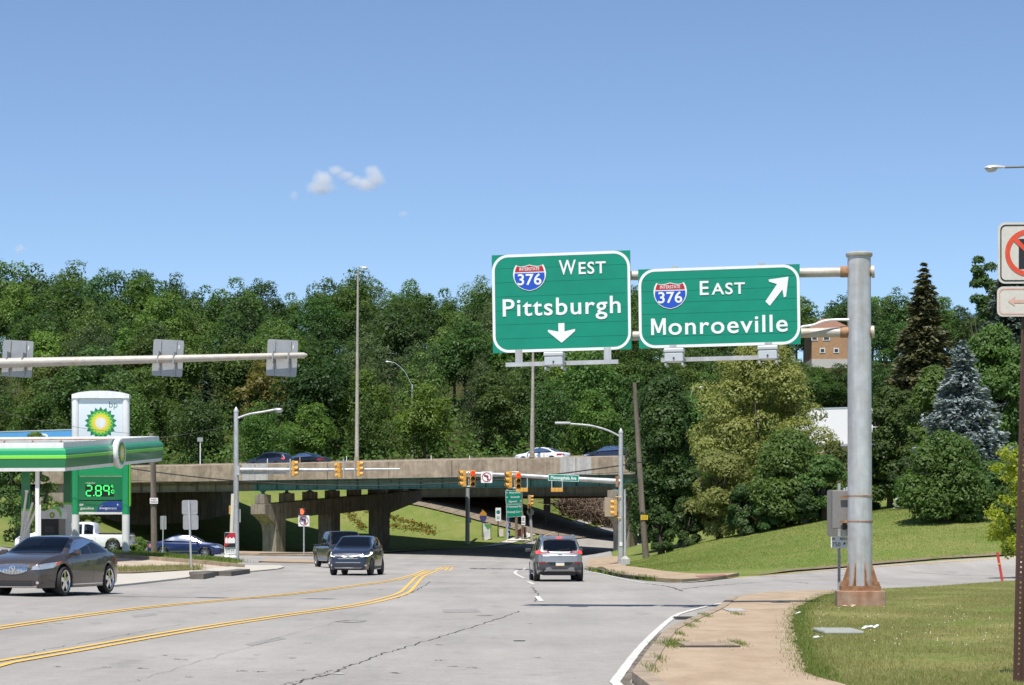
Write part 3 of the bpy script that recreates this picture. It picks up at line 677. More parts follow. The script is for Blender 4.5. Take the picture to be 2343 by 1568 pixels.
# ledge line, median and far barriers
a = A0
while a < A1:
    n_ = 9.3
    mb = MB(); prof = [(11.7, 7.6), (11.95, 8.1), (12.0, 8.70), (12.2, 8.70), (12.25, 8.1), (12.5, 7.6)]
    vs = [B(aa, b_, z_) for aa in (a + 0.02, a + n_ - 0.02) for b_, z_ in prof]; q = len(prof)
    mb.add(vs, [tuple(range(q))[::-1], tuple(range(q, 2 * q))] + [(i, (i + 1) % q, q + (i + 1) % q, q + i) for i in range(q)])
    mb.build("median_barrier", mat("barrier_concrete", (0.43, 0.35, 0.265), 0.92, var=0.15, scale=0.6, streak=0.25, coords='World'), br); a += n_
mb = MB(); bbox_b(mb, A0, A1, WB - 0.3, WB, 6.7, 7.95); mb.build("far_parapet", M_BCONC, br)
# girders
ends = (-75, -2.67, 110)
for gi in range(8):
    b_ = 0.75 + gi * 3.55; zb = 5.80 + SUP * b_; zt = 6.76 + SUP * b_
    for s0, s1, mm in ((-24, -2.67, M_STEEL_Y), (-2.67, 46, M_STEEL_G)):
        mb = MB(); bbox_b(mb, s0, s1, b_ - 0.012, b_ + 0.012, zb, zt, False); bbox_b(mb, s0, s1, b_ - 0.2, b_ + 0.2, zb - 0.03, zb, False)
        gd = mb.build("girder", mm, br)
        if gi == 0:
            a = s0 + 0.4
            while a < s1 - 0.2:
                mb = MB(); bbox_b(mb, a, a + 0.02, b_ - 0.16, b_ - 0.013, zb + 0.002, zt - 0.002, False); mb.build("stiffener", mm, gd); a += 2.1
            if mm is M_STEEL_G:
                for a in (0.9, 6.4, 12.6, 31.2, 36.5):
                    mb = MB(); bbox_b(mb, a, a + 1.2, b_ - 0.03, b_ - 0.013, zb + 0.05, zt - 0.05, False); mb.build("splice_plate", mm, gd)
mb = MB(); mb.tube([B(-24, 0.5, 6.45), B(46, 0.5, 6.45)], 0.045, 8); 
for a in np.arange(-22, 46, 4.2): bbox_b(mb, a, a + 0.06, 0.42, 0.7, 6.36, 6.54, False)
mb.build("conduit", M_RUSTY, br)
# piers
def pier(par, a, cols, b0, b1, zt0, slope, depth, thick=1.5, colw=1.5, bearings=True, zg=0.65, msteel=M_STEEL_G):
    mb = MB(); t = thick / 2
    prof = [(b0, zt0 - 0.85), (b0, zt0), (b1, zt0 + slope * (b1 - b0)), (b1, zt0 + slope * (b1 - b0) - 0.8)]
    low = []
    b = b1 - 0.6
    low += [(b1 - 0.25, zt0 + slope * (b1 - b0) - 1.0), (cols[-1] + 0.85, zt0 + slope * (cols[-1] - b0) - depth - 0.45), (cols[-1] + 0.75, zt0 + slope * (cols[-1] - b0) - depth - 0.9)]
    for ci in range(len(cols) - 1, 0, -1):
        low += [(cols[ci] - 0.75, zt0 + slope * (cols[ci] - b0) - depth - 0.05), (cols[ci - 1] + 0.75, zt0 + slope * (cols[ci - 1] - b0) - depth - 0.05)]
    low += [(cols[0] - 0.75, zt0 - depth - 0.95), (cols[0] - 0.83, zt0 - depth - 0.45), (cols[0] - 1.15, zt0 - depth - 0.15), (b0 + 0.35, zt0 - 0.98)]
    poly = prof + low
    vs = [B(a - t, b_, z_) for b_, z_ in poly] + [B(a + t, b_, z_) for b_, z_ in poly]; n_ = len(poly)
    tri = tessellate_polygon([[Vector((x, y, 0)) for x, y in poly]])
    mb.add(vs, [tuple(q) for q in tri] + [tuple(i + n_ for i in q) for q in tri] + [(i, (i + 1) % n_, n_ + (i + 1) % n_, n_ + i) for i in range(n_)])
    mb.build("pier_cap", M_PIER, par)
    for c in cols:
        p = B(a, c, 0); g_ = tz(p.x, p.y) - 0.3
        mb = MB(); mb.box(B(a, c, (g_ + zt0 + slope * (c - b0) - depth) / 2 + 0.0), (thick * 0.97, 1.5, zt0 + slope * (c - b0) - depth - g_), M=BR, bev=0.06); mb.build("column", M_PIER, par)
    if bearings:
        for gi in range(8):
            b_ = 0.75 + gi * 3.55
            if b_ > b1: break
            z0 = zt0 + slope * (b_ - b0); z1 = 5.77 + SUP * b_
            mb = MB(); mb.box(B(a, b_, (z0 + z1 - 0.35) / 2), (1.0, 1.05, z1 - 0.35 - z0 + 0.02), M=BR, bev=0.03); pd = mb.build("pedestal", M_PIER, par)
            mb = MB(); mb.lathe([(0.34, 0), (0.34, 0.06), (0.16, 0.1), (0.14, 0.24), (0.28, 0.3), (0.28, 0.345)], B(a, b_, z1 - 0.35), (0, 0, 1), 12); mb.build("bearing", msteel, pd, smooth=True)
pier(br, -1.7, [2.4, 10.9, 19.2], 0.0, 25.6, 4.62, 0.067, 1.35)
pier(br, 32.8, [2.4, 10.9, 19.2], 0.0, 25.6, 4.62, 0.067, 1.35)
mb = MB(); bbox_b(mb, -26, -24, 0.4, WB, -1, 6.74); mb.build("abutment", M_PIER, br)
mb = MB(); bbox_b(mb, 46, 48, 0.4, WB, -1, 6.74); mb.build("abutment", M_PIER, br)
# reflector posts on the barrier
for a, top, c_ in ((-9.5, 0.42, 'w'), (-5.8, 0.5, 'o'), (-0.6, 0.5, 'w'), (8.5, 0.4, 'w'), (20, 0.45, 'o'), (33.5, 0.55, 'w'), (12.5, 0.3, 'w')):
    mb = MB(); mb.box(B(a, 12.1, 8.70 + top / 2), (0.07, 0.03, top), M=BR); mb.build("delineator", mat("white_plastic", (0.72, 0.72, 0.70), 0.5, var=0.05) if c_ == 'w' else mat("orange_plastic", (0.55, 0.30, 0.10), 0.5, var=0.05), br)

# second, further bridge carrying the ramp
B20, W2, A2 = 38.0, 14.0, -15.0
b2 = empty("ramp_bridge", B(10, B20, 0), 0, "second bridge with olive girders in the shade behind the overpass", "bridge")
mb = MB(); bbox_b(mb, A2, 62, B20, B20 + W2, 7.45, 8.0, False); mb.build("deck", M_BCONC, b2)
mb = MB(); bbox_b(mb, A2, 62, B20 - 0.2, B20 + 0.1, 7.4, 8.7, False); mb.build("parapet", M_BCONC, b2)
for gi in range(5):
    b_ = B20 + 0.9 + gi * 3.1; mb = MB(); bbox_b(mb, A2, 62, b_ - 0.012, b_ + 0.012, 6.0, 7.45, False); bbox_b(mb, A2, 62, b_ - 0.2, b_ + 0.2, 5.97, 6.0, False); mb.build("girder", M_STEEL_Y, b2)
_a2 = 17.6
pier(b2, _a2, [B20 + 2.4, B20 + 9.4], B20 + 0.1, B20 + 13, 5.95, 0.0, 1.3, thick=1.3, bearings=False)
mb = MB(); bbox_b(mb, A2, -5, B20 + W2 - 1.5, B20 + W2 - 0.5, -1, 7.44, False); mb.build("added_back_wall", M_PIER, b2)  # added wall, closes off the sunlit hill so the gap stays dark
mb = MB(); bbox_b(mb, A2, A2 + 1, B20 + 0.5, B20 + W2 - 1.6, -1, 7.44, False); mb.build("abutment", M_PIER, b2)
# paved slope under the second bridge's left end, its shade put into the colour
mb = MB()
for i in range(13):
    for j in range(6):
        a0_ = -13.5 + i * 1.75; b0_ = B20 - 0.6 + j * 2.4
        vs = []
        for aa, bb in ((a0_ + .03, b0_ + .03), (a0_ + 1.72, b0_ + .03), (a0_ + 1.72, b0_ + 2.37), (a0_ + .03, b0_ + 2.37)):
            q = B(aa, bb, 0); vs.append(Vector((q.x, q.y, tz(q.x, q.y) + 0.14)))
        mb.add(vs, [(0, 1, 2, 3)])
tag(mb.build("slope_paving", mat("slope_paving", (0.20, 0.165, 0.125), 0.95, var=0.25, scale=1.0, coords='World')), "concrete slope paving under the second bridge, coloured dark for its shade", kind="structure")
# ------------------------------------------------------------------ vehicles
M_TYRE = mat("tyre_rubber", (0.018, 0.018, 0.019), 0.75, var=0.2, scale=8)
M_CHROME = mat("chrome", (0.78, 0.78, 0.80), 0.14, metal=1.0, var=0.0)
M_ALLOY = mat("alloy", (0.55, 0.56, 0.58), 0.28, metal=1.0, var=0.05)
M_BLACKP = mat("black_plastic", (0.022, 0.022, 0.024), 0.55, var=0.1)
M_GREYP = mat("grey_cladding", (0.050, 0.052, 0.056), 0.6, var=0.1)
M_LAMP = mat("clear_lamp", (0.62, 0.63, 0.64), 0.12, metal=0.55, var=0.15, scale=9)
M_LAMP_ON = mat("lit_lamp", (0.9, 0.9, 0.85), 0.2, emit=(1, 0.98, 0.9), estr=2.2, var=0)
M_RED_ON = mat("lit_tail_lamp", (0.6, 0.02, 0.015), 0.25, emit=(1.0, 0.05, 0.03), estr=1.6, var=0)
M_RED = mat("red_lens", (0.30, 0.012, 0.012), 0.2, var=0.05, coat=0.5)
M_AMBER = mat("amber_lens", (0.65, 0.16, 0.04), 0.25, var=0.05)
M_SEAT = mat("seat_cloth", (0.035, 0.035, 0.038), 0.9, var=0.1)
M_PLATE = mat("plate_white", (0.68, 0.66, 0.58), 0.5, var=0.06)
M_GLASS = glass_mat("car_glass", (0.012, 0.016, 0.022), 0.62)
M_GLASS_D = glass_mat("tinted_car_glass", (0.010, 0.013, 0.02), 0.10)
def paint_mat(name, col, metal=0.35, rough=0.32): return mat(name, col, rough, metal=metal, var=0.04, scale=1.5, coat=0.9)
def sp(pts):
    """Smooth curve through (x, v) points, x ascending (monotone cubic)."""
    X = np.array([p[0] for p in pts], float); V = np.array([p[1] for p in pts], float)
    h = np.diff(X); dl = np.diff(V) / h; m = np.zeros(len(X)); m[0] = dl[0]; m[-1] = dl[-1]
    for i in range(1, len(X) - 1): m[i] = 0 if dl[i - 1] * dl[i] <= 0 else 2 * dl[i - 1] * dl[i] / (dl[i - 1] + dl[i])
    def f(x):
        x = min(max(x, X[0]), X[-1]); i = min(int(np.searchsorted(X, x, 'right')) - 1, len(X) - 2); t = (x - X[i]) / h[i]
        return float((2*t**3-3*t*t+1)*V[i] + (t**3-2*t*t+t)*h[i]*m[i] + (-2*t**3+3*t*t)*V[i+1] + (t**3-t*t)*h[i]*m[i+1])
    return f
def in_poly(x, y, poly):
    c = False; n = len(poly); j = n - 1
    for i in range(n):
        xi, yi = poly[i]; xj, yj = poly[j]
        if (yi > y) != (yj > y) and x < (xj - xi) * (y - yi) / (yj - yi) + xi: c = not c
        j = i
    return c
def edge_dist(x, y, poly):
    best = 9.0; n = len(poly)
    for i in range(n):
        ax, ay = poly[i]; bx, by = poly[(i + 1) % n]; dx, dy = bx - ax, by - ay; L2 = dx * dx + dy * dy
        t = 0 if L2 == 0 else max(0, min(1, ((x - ax) * dx + (y - ay) * dy) / L2)); best = min(best, math.hypot(x - ax - t * dx, y - ay - t * dy))
    return best

class Car:
    """x forward, y to its left, z up; origin on the ground under its middle."""
    def __init__(s, name, label, L, Wd, top, belt, wheels, R=0.335, sill=0.2, nose=0.74, tail=0.78, tumble=0.25, paint=None, glass=M_GLASS, group=None, crease=0.0, lowfront=0.24, lowrear=0.28, plan=2.6, tread=0.22):
        s.root = empty(name, (0, 0, 0), 0, label, None, group); s.L, s.W = L, Wd; s.top = sp(top); s.belt = sp(belt); s.R = R; s.wheels = wheels; s.paint = paint; s.glass = glass
        s.tread = tread
        h = L / 2; ar = R + 0.055
        X = set(np.round(np.linspace(-h, h, int(L / 0.07)), 4).tolist())
        for xw in wheels:
            X = {x for x in X if abs(x - xw) > ar + 0.004}
            for k in range(0, 25): X.add(xw + ar * math.cos(math.pi * k / 24))
            X.add(xw - ar - 0.003); X.add(xw + ar + 0.003)
        for e in (0.01, 0.03, 0.06, 0.1): X.add(h - e); X.add(-h + e)
        X = sorted(X)
        def hw(x):
            t = (x / h); n_ = nose if x > 0 else tail
            return Wd / 2 * (n_ + (1 - n_) * (1 - abs(t) ** plan) ** 0.75) * (1 - 0.10 * max(0, (abs(x) - h + 0.06) / 0.06) ** 2)
        s.hw = hw
        rings = []; NR = None
        for x in X:
            w = hw(x); zb = s.belt(x); zt = max(s.top(x), zb + 0.012)
            low = sill
            if x > h - 0.5: low = sill + (lowfront - sill) * ((x - h + 0.5) / 0.5)
            if x < -h + 0.5: low = sill + (lowrear - sill) * ((-x - h + 0.5) / 0.5)
            e = max(0.0, (abs(x) - h + 0.07) / 0.07) ** 2; low += 0.05 * e
            arch = 0
            for xw in wheels:
                if abs(x - xw) <= ar + 1e-6: arch = R + math.sqrt(max(0, ar * ar - (x - xw) ** 2))
            zl = max(low, arch)
            gh = min(1.0, (zt - zb) / 0.48); rw = w * (0.95 - tumble * gh)
            zb_ = zb - 0.03 * e; zt_ = zt - 0.04 * e
            mid = low + (zb_ - low) * 0.48
            pts = [(0, zl + 0.02), (w * 0.80, zl + 0.02), (w * 0.90, zl), (w * 0.965, zl + 0.015), (w * 0.985, max(low + 0.14, zl + 0.03)), (w * (1.0 - crease * 0.3), max(mid - 0.1, zl + 0.05)), (w, max(mid, zl + 0.07)), (w * (0.997), max(mid + 0.14, zl + 0.09)),
                   (w * 0.985, max(zb_ - 0.09, zl + 0.10)), (w * 0.970, max(zb_ - 0.035, zl + 0.11))]
            s0 = Vector((w * 0.945, max(zb_, zl + 0.115))); s1 = Vector((rw, zt_ - 0.055 * gh - 0.01))
            for q in (0.0, 0.12, 0.25, 0.38, 0.5, 0.62, 0.75, 0.88, 1.0):
                p = s0.lerp(s1, q); bulge = 0.018 * gh * math.sin(math.pi * q); pts.append((p.x + bulge, p.y))
            pts += [(rw * 0.95, zt_ - 0.02 * gh - 0.006), (rw * 0.85, zt_ - 0.006), (rw * 0.65, zt_ + 0.004), (rw * 0.4, zt_ + 0.010), (rw * 0.2, zt_ + 0.013), (0, zt_ + 0.014)]
            rings.append([(x, y, z) for y, z in pts] + [(x, -y, z) for y, z in pts[-2:0:-1]]); NR = len(rings[-1])
        vs = [v for r in rings for v in r]; fs = []
        for i in range(len(rings) - 1):
            for k in range(NR):
                k2 = (k + 1) % NR; fs.append((i * NR + k, i * NR + k2, (i + 1) * NR + k2, (i + 1) * NR + k))
        n0 = len(vs)
        for ri, xx in ((0, X[0] - 0.02), (len(rings) - 1, X[-1] + 0.02)):
            r = rings[ri]; m1 = []
            cz = (min(p[2] for p in r) + max(p[2] for p in r)) / 2
            k0 = len(vs); vs += [(xx, p[1] * 0.93, cz + (p[2] - cz) * 0.93) for p in r]
            for k in range(NR): fs.append((ri * NR + k, ri * NR + (k + 1) % NR, k0 + (k + 1) % NR, k0 + k))
            half = len(r) // 2
            for k in range(half):   # close the end with quads between left and right
                a_, b_ = k, (NR - k) % NR; c_, d_ = (k + 1), (NR - k - 1) % NR
                q = []
                for t_ in (a_, c_, d_, b_):
                    if k0 + t_ not in q: q.append(k0 + t_)
                if len(q) >= 3: fs.append(tuple(q))
        s.v, s.f = vs, fs
        s.bvh = BVHTree.FromPolygons([Vector(v) for v in vs], fs)
        s.cut = []
    def ray(s, side, a, b):
        if side == 'front': o, d = Vector((9, a, b)), Vector((-1, 0, 0))
        elif side == 'rear': o, d = Vector((-9, -a, b)), Vector((1, 0, 0))
        elif side == 'left': o, d = Vector((a, 9, b)), Vector((0, -1, 0))
        elif side == 'right': o, d = Vector((a, -9, b)), Vector((0, 1, 0))
        else: o, d = Vector((a, b, 9)), Vector((0, 0, -1))
        h, n, i, dist = s.bvh.ray_cast(o, d)
        if h is None:
            h, n, i, dist = s.bvh.find_nearest(o + d * (9 - (s.L / 2 if side in ('front', 'rear') else s.W / 2 if side != 'top' else 1.2)))
        if n.dot(d) > 0: n = -n
        return h, n
    def patch(s, name, side, poly, m, off=0.006, parent=None, step=0.07, cut=False, thick=True):
        """A piece whose outline is given in 2D and which lies on the body as seen from one side."""
        bm = bmesh.new(); f = bm.faces.new([bm.verts.new((x, y, 0)) for x, y in poly]); bmesh.ops.triangulate(bm, faces=[f])
        x0, x1 = min(p[0] for p in poly), max(p[0] for p in poly); y0, y1 = min(p[1] for p in poly), max(p[1] for p in poly)
        for ax, lo, hi in ((0, x0, x1), (1, y0, y1)):
            n = int((hi - lo) / step)
            for k in range(n):
                c = [0, 0, 0]; c[ax] = lo + (k + 1) * (hi - lo) / (n + 1); no = [0, 0, 0]; no[ax] = 1
                bmesh.ops.bisect_plane(bm, geom=bm.verts[:] + bm.edges[:] + bm.faces[:], plane_co=c, plane_no=no)
        for v in bm.verts:
            h, n = s.ray(side, v.co.x, v.co.y); v.co = h + n * off
        if thick:
            r = bmesh.ops.extrude_face_region(bm, geom=bm.faces[:]); ve = [g for g in r["geom"] if isinstance(g, bmesh.types.BMVert)]
            d = s.ray(side, sum(p[0] for p in poly) / len(poly), sum(p[1] for p in poly) / len(poly))[1] * -(off + 0.012)
            if not cut:
                for v in ve: v.co += d
            else:
                for v in ve: v.co += d * 0.4
        bmesh.ops.recalc_face_normals(bm, faces=bm.faces)
        me = bpy.data.meshes.new(name); bm.to_mesh(me); bm.free()
        me.polygons.foreach_set("use_smooth", [True] * len(me.polygons))
        try: me.set_sharp_from_angle(angle=math.radians(35))
        except Exception: pass
        if cut: s.cut.append((side, poly))
        return link(name, me, m, parent or s.root, True)
    def finish(s, loc, heading, interior=True, arch_dark=True, rim='alloy', spokes=6, rimr=0.66, rimmat=None):
        # body with openings where the glass is
        keep = []; V = s.v
        nrm = lambda f: (Vector(V[f[1]]) - Vector(V[f[0]])).cross(Vector(V[f[2]]) - Vector(V[f[0]]))
        for f in s.f:
            c = sum((Vector(V[i]) for i in f), Vector()) / len(f); gone = False
            for side, poly in s.cut:
                if side == 'left' and c.y <= 0.2 or side == 'right' and c.y >= -0.2: continue
                if side == 'front' and c.x < s.L * 0.1 or side == 'rear' and c.x > -s.L * 0.2: continue
                if side == 'top' and c.z < s.belt(c.x) - 0.05: continue
                a, b = {'front': (c.y, c.z), 'rear': (-c.y, c.z), 'left': (c.x, c.z), 'right': (c.x, c.z), 'top': (c.x, c.y)}[side]
                if in_poly(a, b, poly) and edge_dist(a, b, poly) > 0.03: gone = True; break
            if not gone: keep.append(f)
        mb = MB(); mb.v = list(V); mb.f = keep
        mb.build("body", s.paint, s.root, smooth=True, local=True, edge=50)
        h = s.L / 2
        mb = MB(); mb.box((0, 0, 0.36), (s.L * 0.9, s.W * 0.62, 0.26)); mb.build("underbody", M_BLACKP, s.root, local=True)
        if interior:
            mb = MB(); zf = 0.5
            mb.box((0, 0, 0.47), (s.L * 0.6, s.W * 0.78, 0.06))
            mb.build("cabin_floor", M_SEAT, s.root, local=True)
            for (sx, sy) in s.seats:
                mb = MB(); mb.box((sx, sy, 0.62), (0.5, 0.48, 0.2), bev=0.05); mb.box((sx - 0.28, sy, 0.93), (0.16, 0.46, 0.62), bev=0.05, M=Matrix.Rotation(-0.2, 3, 'Y')); mb.box((sx - 0.37, sy, 1.31), (0.1, 0.26, 0.18), bev=0.04)
                mb.build("seat", M_SEAT, s.root, local=True)
            if s.wheel_at:
                x, y, z = s.wheel_at; mb = MB(); ringp = [Vector((x - 0.07 * math.sin(a), y + 0.18 * math.cos(a), z + 0.17 * math.sin(a))) for a in np.linspace(0, 2 * math.pi, 17)]
                mb.tube(ringp, 0.015, 6); mb.tube([(x, y, z), (x + 0.35, y, z - 0.15)], 0.03, 6); mb.box((x, y, z), (0.04, 0.3, 0.05)); mb.build("steering_wheel", M_BLACKP, s.root, local=True)
                mb = MB(); mb.box((x + 0.55, 0, z - 0.16), (0.55, s.W * 0.74, 0.16), bev=0.05); mb.build("dashboard", M_SEAT, s.root, local=True)
        # wheels
        first = None
        for xw in s.wheels:
            for sy in (1, -1):
                y = sy * (s.W / 2 - s.tread / 2 - 0.025); R = s.R; t = s.tread / 2
                mb = MB(); prof = [(R * rimr, -t), (R * 0.93, -t * 1.0), (R * 0.99, -t * 0.75), (R, -t * 0.4), (R, t * 0.4), (R * 0.99, t * 0.75), (R * 0.93, t), (R * rimr, t)]
                mb.lathe(prof, (xw, y, R), (0, sy, 0), 28, cap=False); w = mb.build("wheel", M_TYRE, s.root, smooth=True, local=True)
                mb = MB(); mb.lathe([(R * rimr, -t * 0.9), (R * rimr * 1.02, t * 0.93), (R * rimr * 0.95, t * 0.97), (R * rimr * 0.88, t * 0.7), (R * rimr * 0.86, -t * 0.2), (0.02, -t * 0.25)], (xw, y, R), (0, sy, 0), 28, cap=False)
                mb.build("rim_barrel", M_GREYP, w, smooth=True, local=True)
                mb = MB(); rr = R * rimr
                for k in range(spokes):
                    a = 2 * math.pi * k / spokes + 0.3
                    da = Vector((math.cos(a), 0, math.sin(a))); pa = Vector((-math.sin(a), 0, math.cos(a))); c = Vector((xw, y, R)); yo = Vector((0, sy, 0))
                    w0, w1 = rr * 0.20, rr * 0.14 if spokes > 5 else rr * 0.2
                    vs = [c + da * 0.03 + pa * w0 + yo * t * 0.9, c + da * 0.03 - pa * w0 + yo * t * 0.9, c + da * rr * 0.95 - pa * w1 + yo * t * 0.8, c + da * rr * 0.95 + pa * w1 + yo * t * 0.8]
                    mb.add(vs + [v - yo * 0.04 for v in vs], [(0, 1, 2, 3), (4, 7, 6, 5), (0, 4, 5, 1), (1, 5, 6, 2), (2, 6, 7, 3), (3, 7, 4, 0)])
                mb.lathe([(0.02, t * 1.0), (rr * 0.22, t * 0.98), (rr * 0.26, t * 0.8)], (xw, y, R), (0, sy, 0), 14)
                mb.lathe([(rr * 1.0, t * 0.9), (rr * 1.03, t * 1.0), (rr * 0.93, t * 0.98), (rr * 0.90, t * 0.8)], (xw, y, R), (0, sy, 0), 28, cap=False)
                mb.build("rim", rimmat or M_ALLOY, w, smooth=True, local=True, edge=30)
        s.root.location = loc; s.root.rotation_euler = (0, 0, heading)
        return s.root
    seats = (); wheel_at = None
    def windows(s, x0, x1, splits, side_names=('left', 'right'), top_in=0.10, bot=0.03, glass=None, pillar=0.055, rake0=0.0, rake1=0.0, trim=None):
        """Side glass between belt and roof from x0 (rear) to x1 (front), divided at the pillars."""
        cuts = [x0] + list(splits) + [x1]; g = glass or s.glass
        for side in side_names:
            for i in range(len(cuts) - 1):
                a, b = cuts[i] + (pillar / 2 if i else 0), cuts[i + 1] - (pillar / 2 if i < len(cuts) - 2 else 0)
                xs_ = np.linspace(a, b, 14); bot_ = []; top_ = []
                for x in xs_:
                    zb, zt = s.belt(x) + bot, s.top(x) - top_in
                    if zt - zb > 0.035: bot_.append((x, zb)); top_.append((x, zt))
                if len(bot_) < 3: continue
                s.patch("side_window", side, bot_ + top_[::-1], g, cut=True, off=0.003)
        if trim:
            for side in side_names:
                xs_ = np.linspace(x0 + 0.02, x1 - 0.02, 30); up = [(x, s.top(x) - top_in + 0.012) for x in xs_ if s.top(x) - top_in - s.belt(x) - bot > 0.0]
                s.patch("window_trim", side, [(x, z) for x, z in up] + [(x, z + 0.022) for x, z in up[::-1]], trim, off=0.006, step=0.15)
    def screen(s, name, xh, xc, wh, wc, glass=None):
        """Windscreen or sloping rear window seen from above: xh at the roof edge, xc at the bottom."""
        n = 6; pts = [(xh, -wh)] + [(xh + (xc - xh) * (0.0), wh * q) for q in (-0.5, 0, 0.5)] + [(xh, wh), (xc, wc)] + [(xc + (0.05 if xc > xh else -0.05) * (1 - q * q), wc * q) for q in (0.6, 0.2, -0.2, -0.6)] + [(xc, -wc)]
        return s.patch(name, 'top', pts, glass or s.glass, cut=True, off=0.004)
    def both(s, name, side, poly, m, **k):
        out = [s.patch(name, side, poly, m, **k)]
        if side in ('front', 'rear'): out.append(s.patch(name, side, [(-a, b) for a, b in poly[::-1]], m, **k))
        else: out.append(s.patch(name, {'left': 'right'}[side], poly, m, **k))
        return out
    def mirrors(s, x, z, m, w=0.2):
        for sy in (1, -1):
            y = s.hw(x) * 0.93; mb = MB(); mb.box((x, sy * (y + 0.13), z + 0.03), (0.12, w, 0.15), bev=0.045); mb.box((x, sy * (y + 0.02), z - 0.03), (0.06, 0.14, 0.04)); mb.build("mirror", m, s.root, smooth=True, local=True)
    def seam(s, x, z0=0.3, z1=None, m=None):
        z1 = z1 or s.belt(x) + 0.0
        for side in ('left', 'right'): s.patch("door_seam", side, [(x - 0.006, z0), (x + 0.006, z0), (x + 0.006, z1), (x - 0.006, z1)], m or M_BLACKP, off=0.002, step=0.12, thick=False)
    def handle(s, x, z, m, w=0.16):
        for side in ('left', 'right'): s.patch("door_handle", side, rrect(w, 0.035, 0.015, 3, x, z), m, off=0.025)

def heading_of(fx, fy): return math.atan2(fy, fx)
def hood_line(): pass
def on_road(x, y, up=0.03): return (x, y, tz(x, y) + up)

# brown sedan, nearest car
c = Car("sedan", "brown-grey sedan with chrome waterfall grille and large spoked rims driving towards the camera", 5.0, 1.86,
        [(-2.5, 0.93), (-2.2, 1.02), (-1.75, 1.08), (-1.3, 1.26), (-0.7, 1.43), (-0.1, 1.50), (0.35, 1.47), (0.8, 1.29), (1.2, 1.09), (1.5, 1.045), (2.0, 0.965), (2.35, 0.87), (2.5, 0.77)],
        [(-2.5, 0.92), (-2.0, 1.04), (-1.2, 1.04), (0, 1.01), (1.1, 0.985), (1.7, 0.93), (2.2, 0.85), (2.5, 0.72)], (-1.42, 1.42), R=0.365, paint=paint_mat("brown_metallic", (0.076, 0.061, 0.053)), glass=M_GLASS_D, nose=0.70, tail=0.72, lowfront=0.2, tread=0.245)
c.seats = ((0.15, 0.4), (0.15, -0.4), (-0.85, 0.4), (-0.85, -0.4)); c.wheel_at = (0.72, 0.38, 0.93)
c.windows(-1.72, 1.18, (-0.28,), trim=M_CHROME, top_in=0.115); c.screen("windscreen", 0.40, 1.30, 0.54, 0.70); c.screen("rear_window", -0.85, -1.68, 0.52, 0.60)
gr = c.patch("grille", 'front', [(-0.42, 0.775), (-0.2, 0.80), (0, 0.805), (0.2, 0.80), (0.42, 0.775), (0.37, 0.64), (0.22, 0.565), (0, 0.545), (-0.22, 0.565), (-0.37, 0.64)], mat("grille_dark", (0.12, 0.12, 0.125), 0.4, var=0), off=0.008)
for k in range(-9, 10):
    x = k * 0.040; zt_ = 0.80 - 0.12 * x * x; zb_ = 0.55 + 0.62 * x * x
    c.patch("grille_bar", 'front', [(x - 0.012, zb_), (x + 0.012, zb_), (x + 0.012, zt_), (x - 0.012, zt_)], M_CHROME, off=0.022, parent=gr, step=0.1)
def on_nose(c, y, z, up): h, n = c.ray('front', y, z); return h + Vector((up, 0, 0))
mb = MB(); q = on_nose(c, 0, 0.685, 0.035); mb.lathe([(0.08, 0), (0.08, 0.012), (0.062, 0.014), (0.062, 0.002)], q, (1, 0, 0), 24, cap=False); em = mb.build("emblem", M_CHROME, gr, smooth=True, local=True)
mb = MB()
for k in (-1, 0, 1):
    o = q + Vector((0.006, k * 0.026, -k * 0.018)); mb.add([o + Vector((0, a, b)) for a, b in ((-0.02, 0.022), (0.02, 0.022), (0.018, -0.01), (0, -0.03), (-0.018, -0.01))], [(0, 1, 2, 3, 4)])
mb.build("emblem_shield", M_CHROME, em, local=True)
hl = c.both("headlight", 'front', [(0.48, 0.66), (0.52, 0.74), (0.66, 0.79), (0.80, 0.835), (0.86, 0.86), (0.845, 0.78), (0.80, 0.70), (0.68, 0.665)], M_LAMP, off=0.006, step=0.05)
c.both("turn_signal", 'front', [(0.815, 0.75), (0.845, 0.79), (0.865, 0.86), (0.825, 0.845)], M_AMBER, off=0.012)
c.patch("lower_intake", 'front', [(-0.52, 0.27), (0.52, 0.27), (0.50, 0.355), (-0.50, 0.355)], M_BLACKP, off=0.006)
c.patch("bumper_strip", 'front', [(-0.6, 0.24), (0.6, 0.24), (0.6, 0.262), (-0.6, 0.262)], M_CHROME, off=0.012)
c.both("fog_light", 'front', circle(0.035, 14, 0.62, 0.345), M_LAMP, off=0.012); c.both("fog_recess", 'front', [(0.54, 0.31), (0.70, 0.31), (0.71, 0.365), (0.60, 0.385), (0.54, 0.37)], M_BLACKP, off=0.005)
c.seam(1.02); c.seam(-0.28); c.seam(-1.28, 0.62); c.handle(0.0, 0.86, c.paint); c.handle(-1.1, 0.89, c.paint)
c.both("sill_trim", 'left', [(-0.95, 0.27), (0.95, 0.27), (0.95, 0.295), (-0.95, 0.295)], M_CHROME, off=0.008)
c.both("tail_light", 'rear', [(0.50, 0.78), (0.80, 0.74), (0.83, 0.92), (0.56, 0.92)], M_RED); c.mirrors(0.90, 1.05, c.paint)
mb = MB(); mb.box((1.02, 0.52, 1.03), (0.02, 0.2, 0.06), M=Matrix.Rotation(-0.9, 3, 'Y')); mb.build("dashboard_card", mat("orange_card", (0.75, 0.30, 0.06), 0.6, var=0.3, scale=30), c.root, local=True)
tag(c.finish(on_road(-11.72, 56.1), heading_of(-0.207, -0.978), spokes=5, rimr=0.76, rimmat=M_CHROME), cat="car")

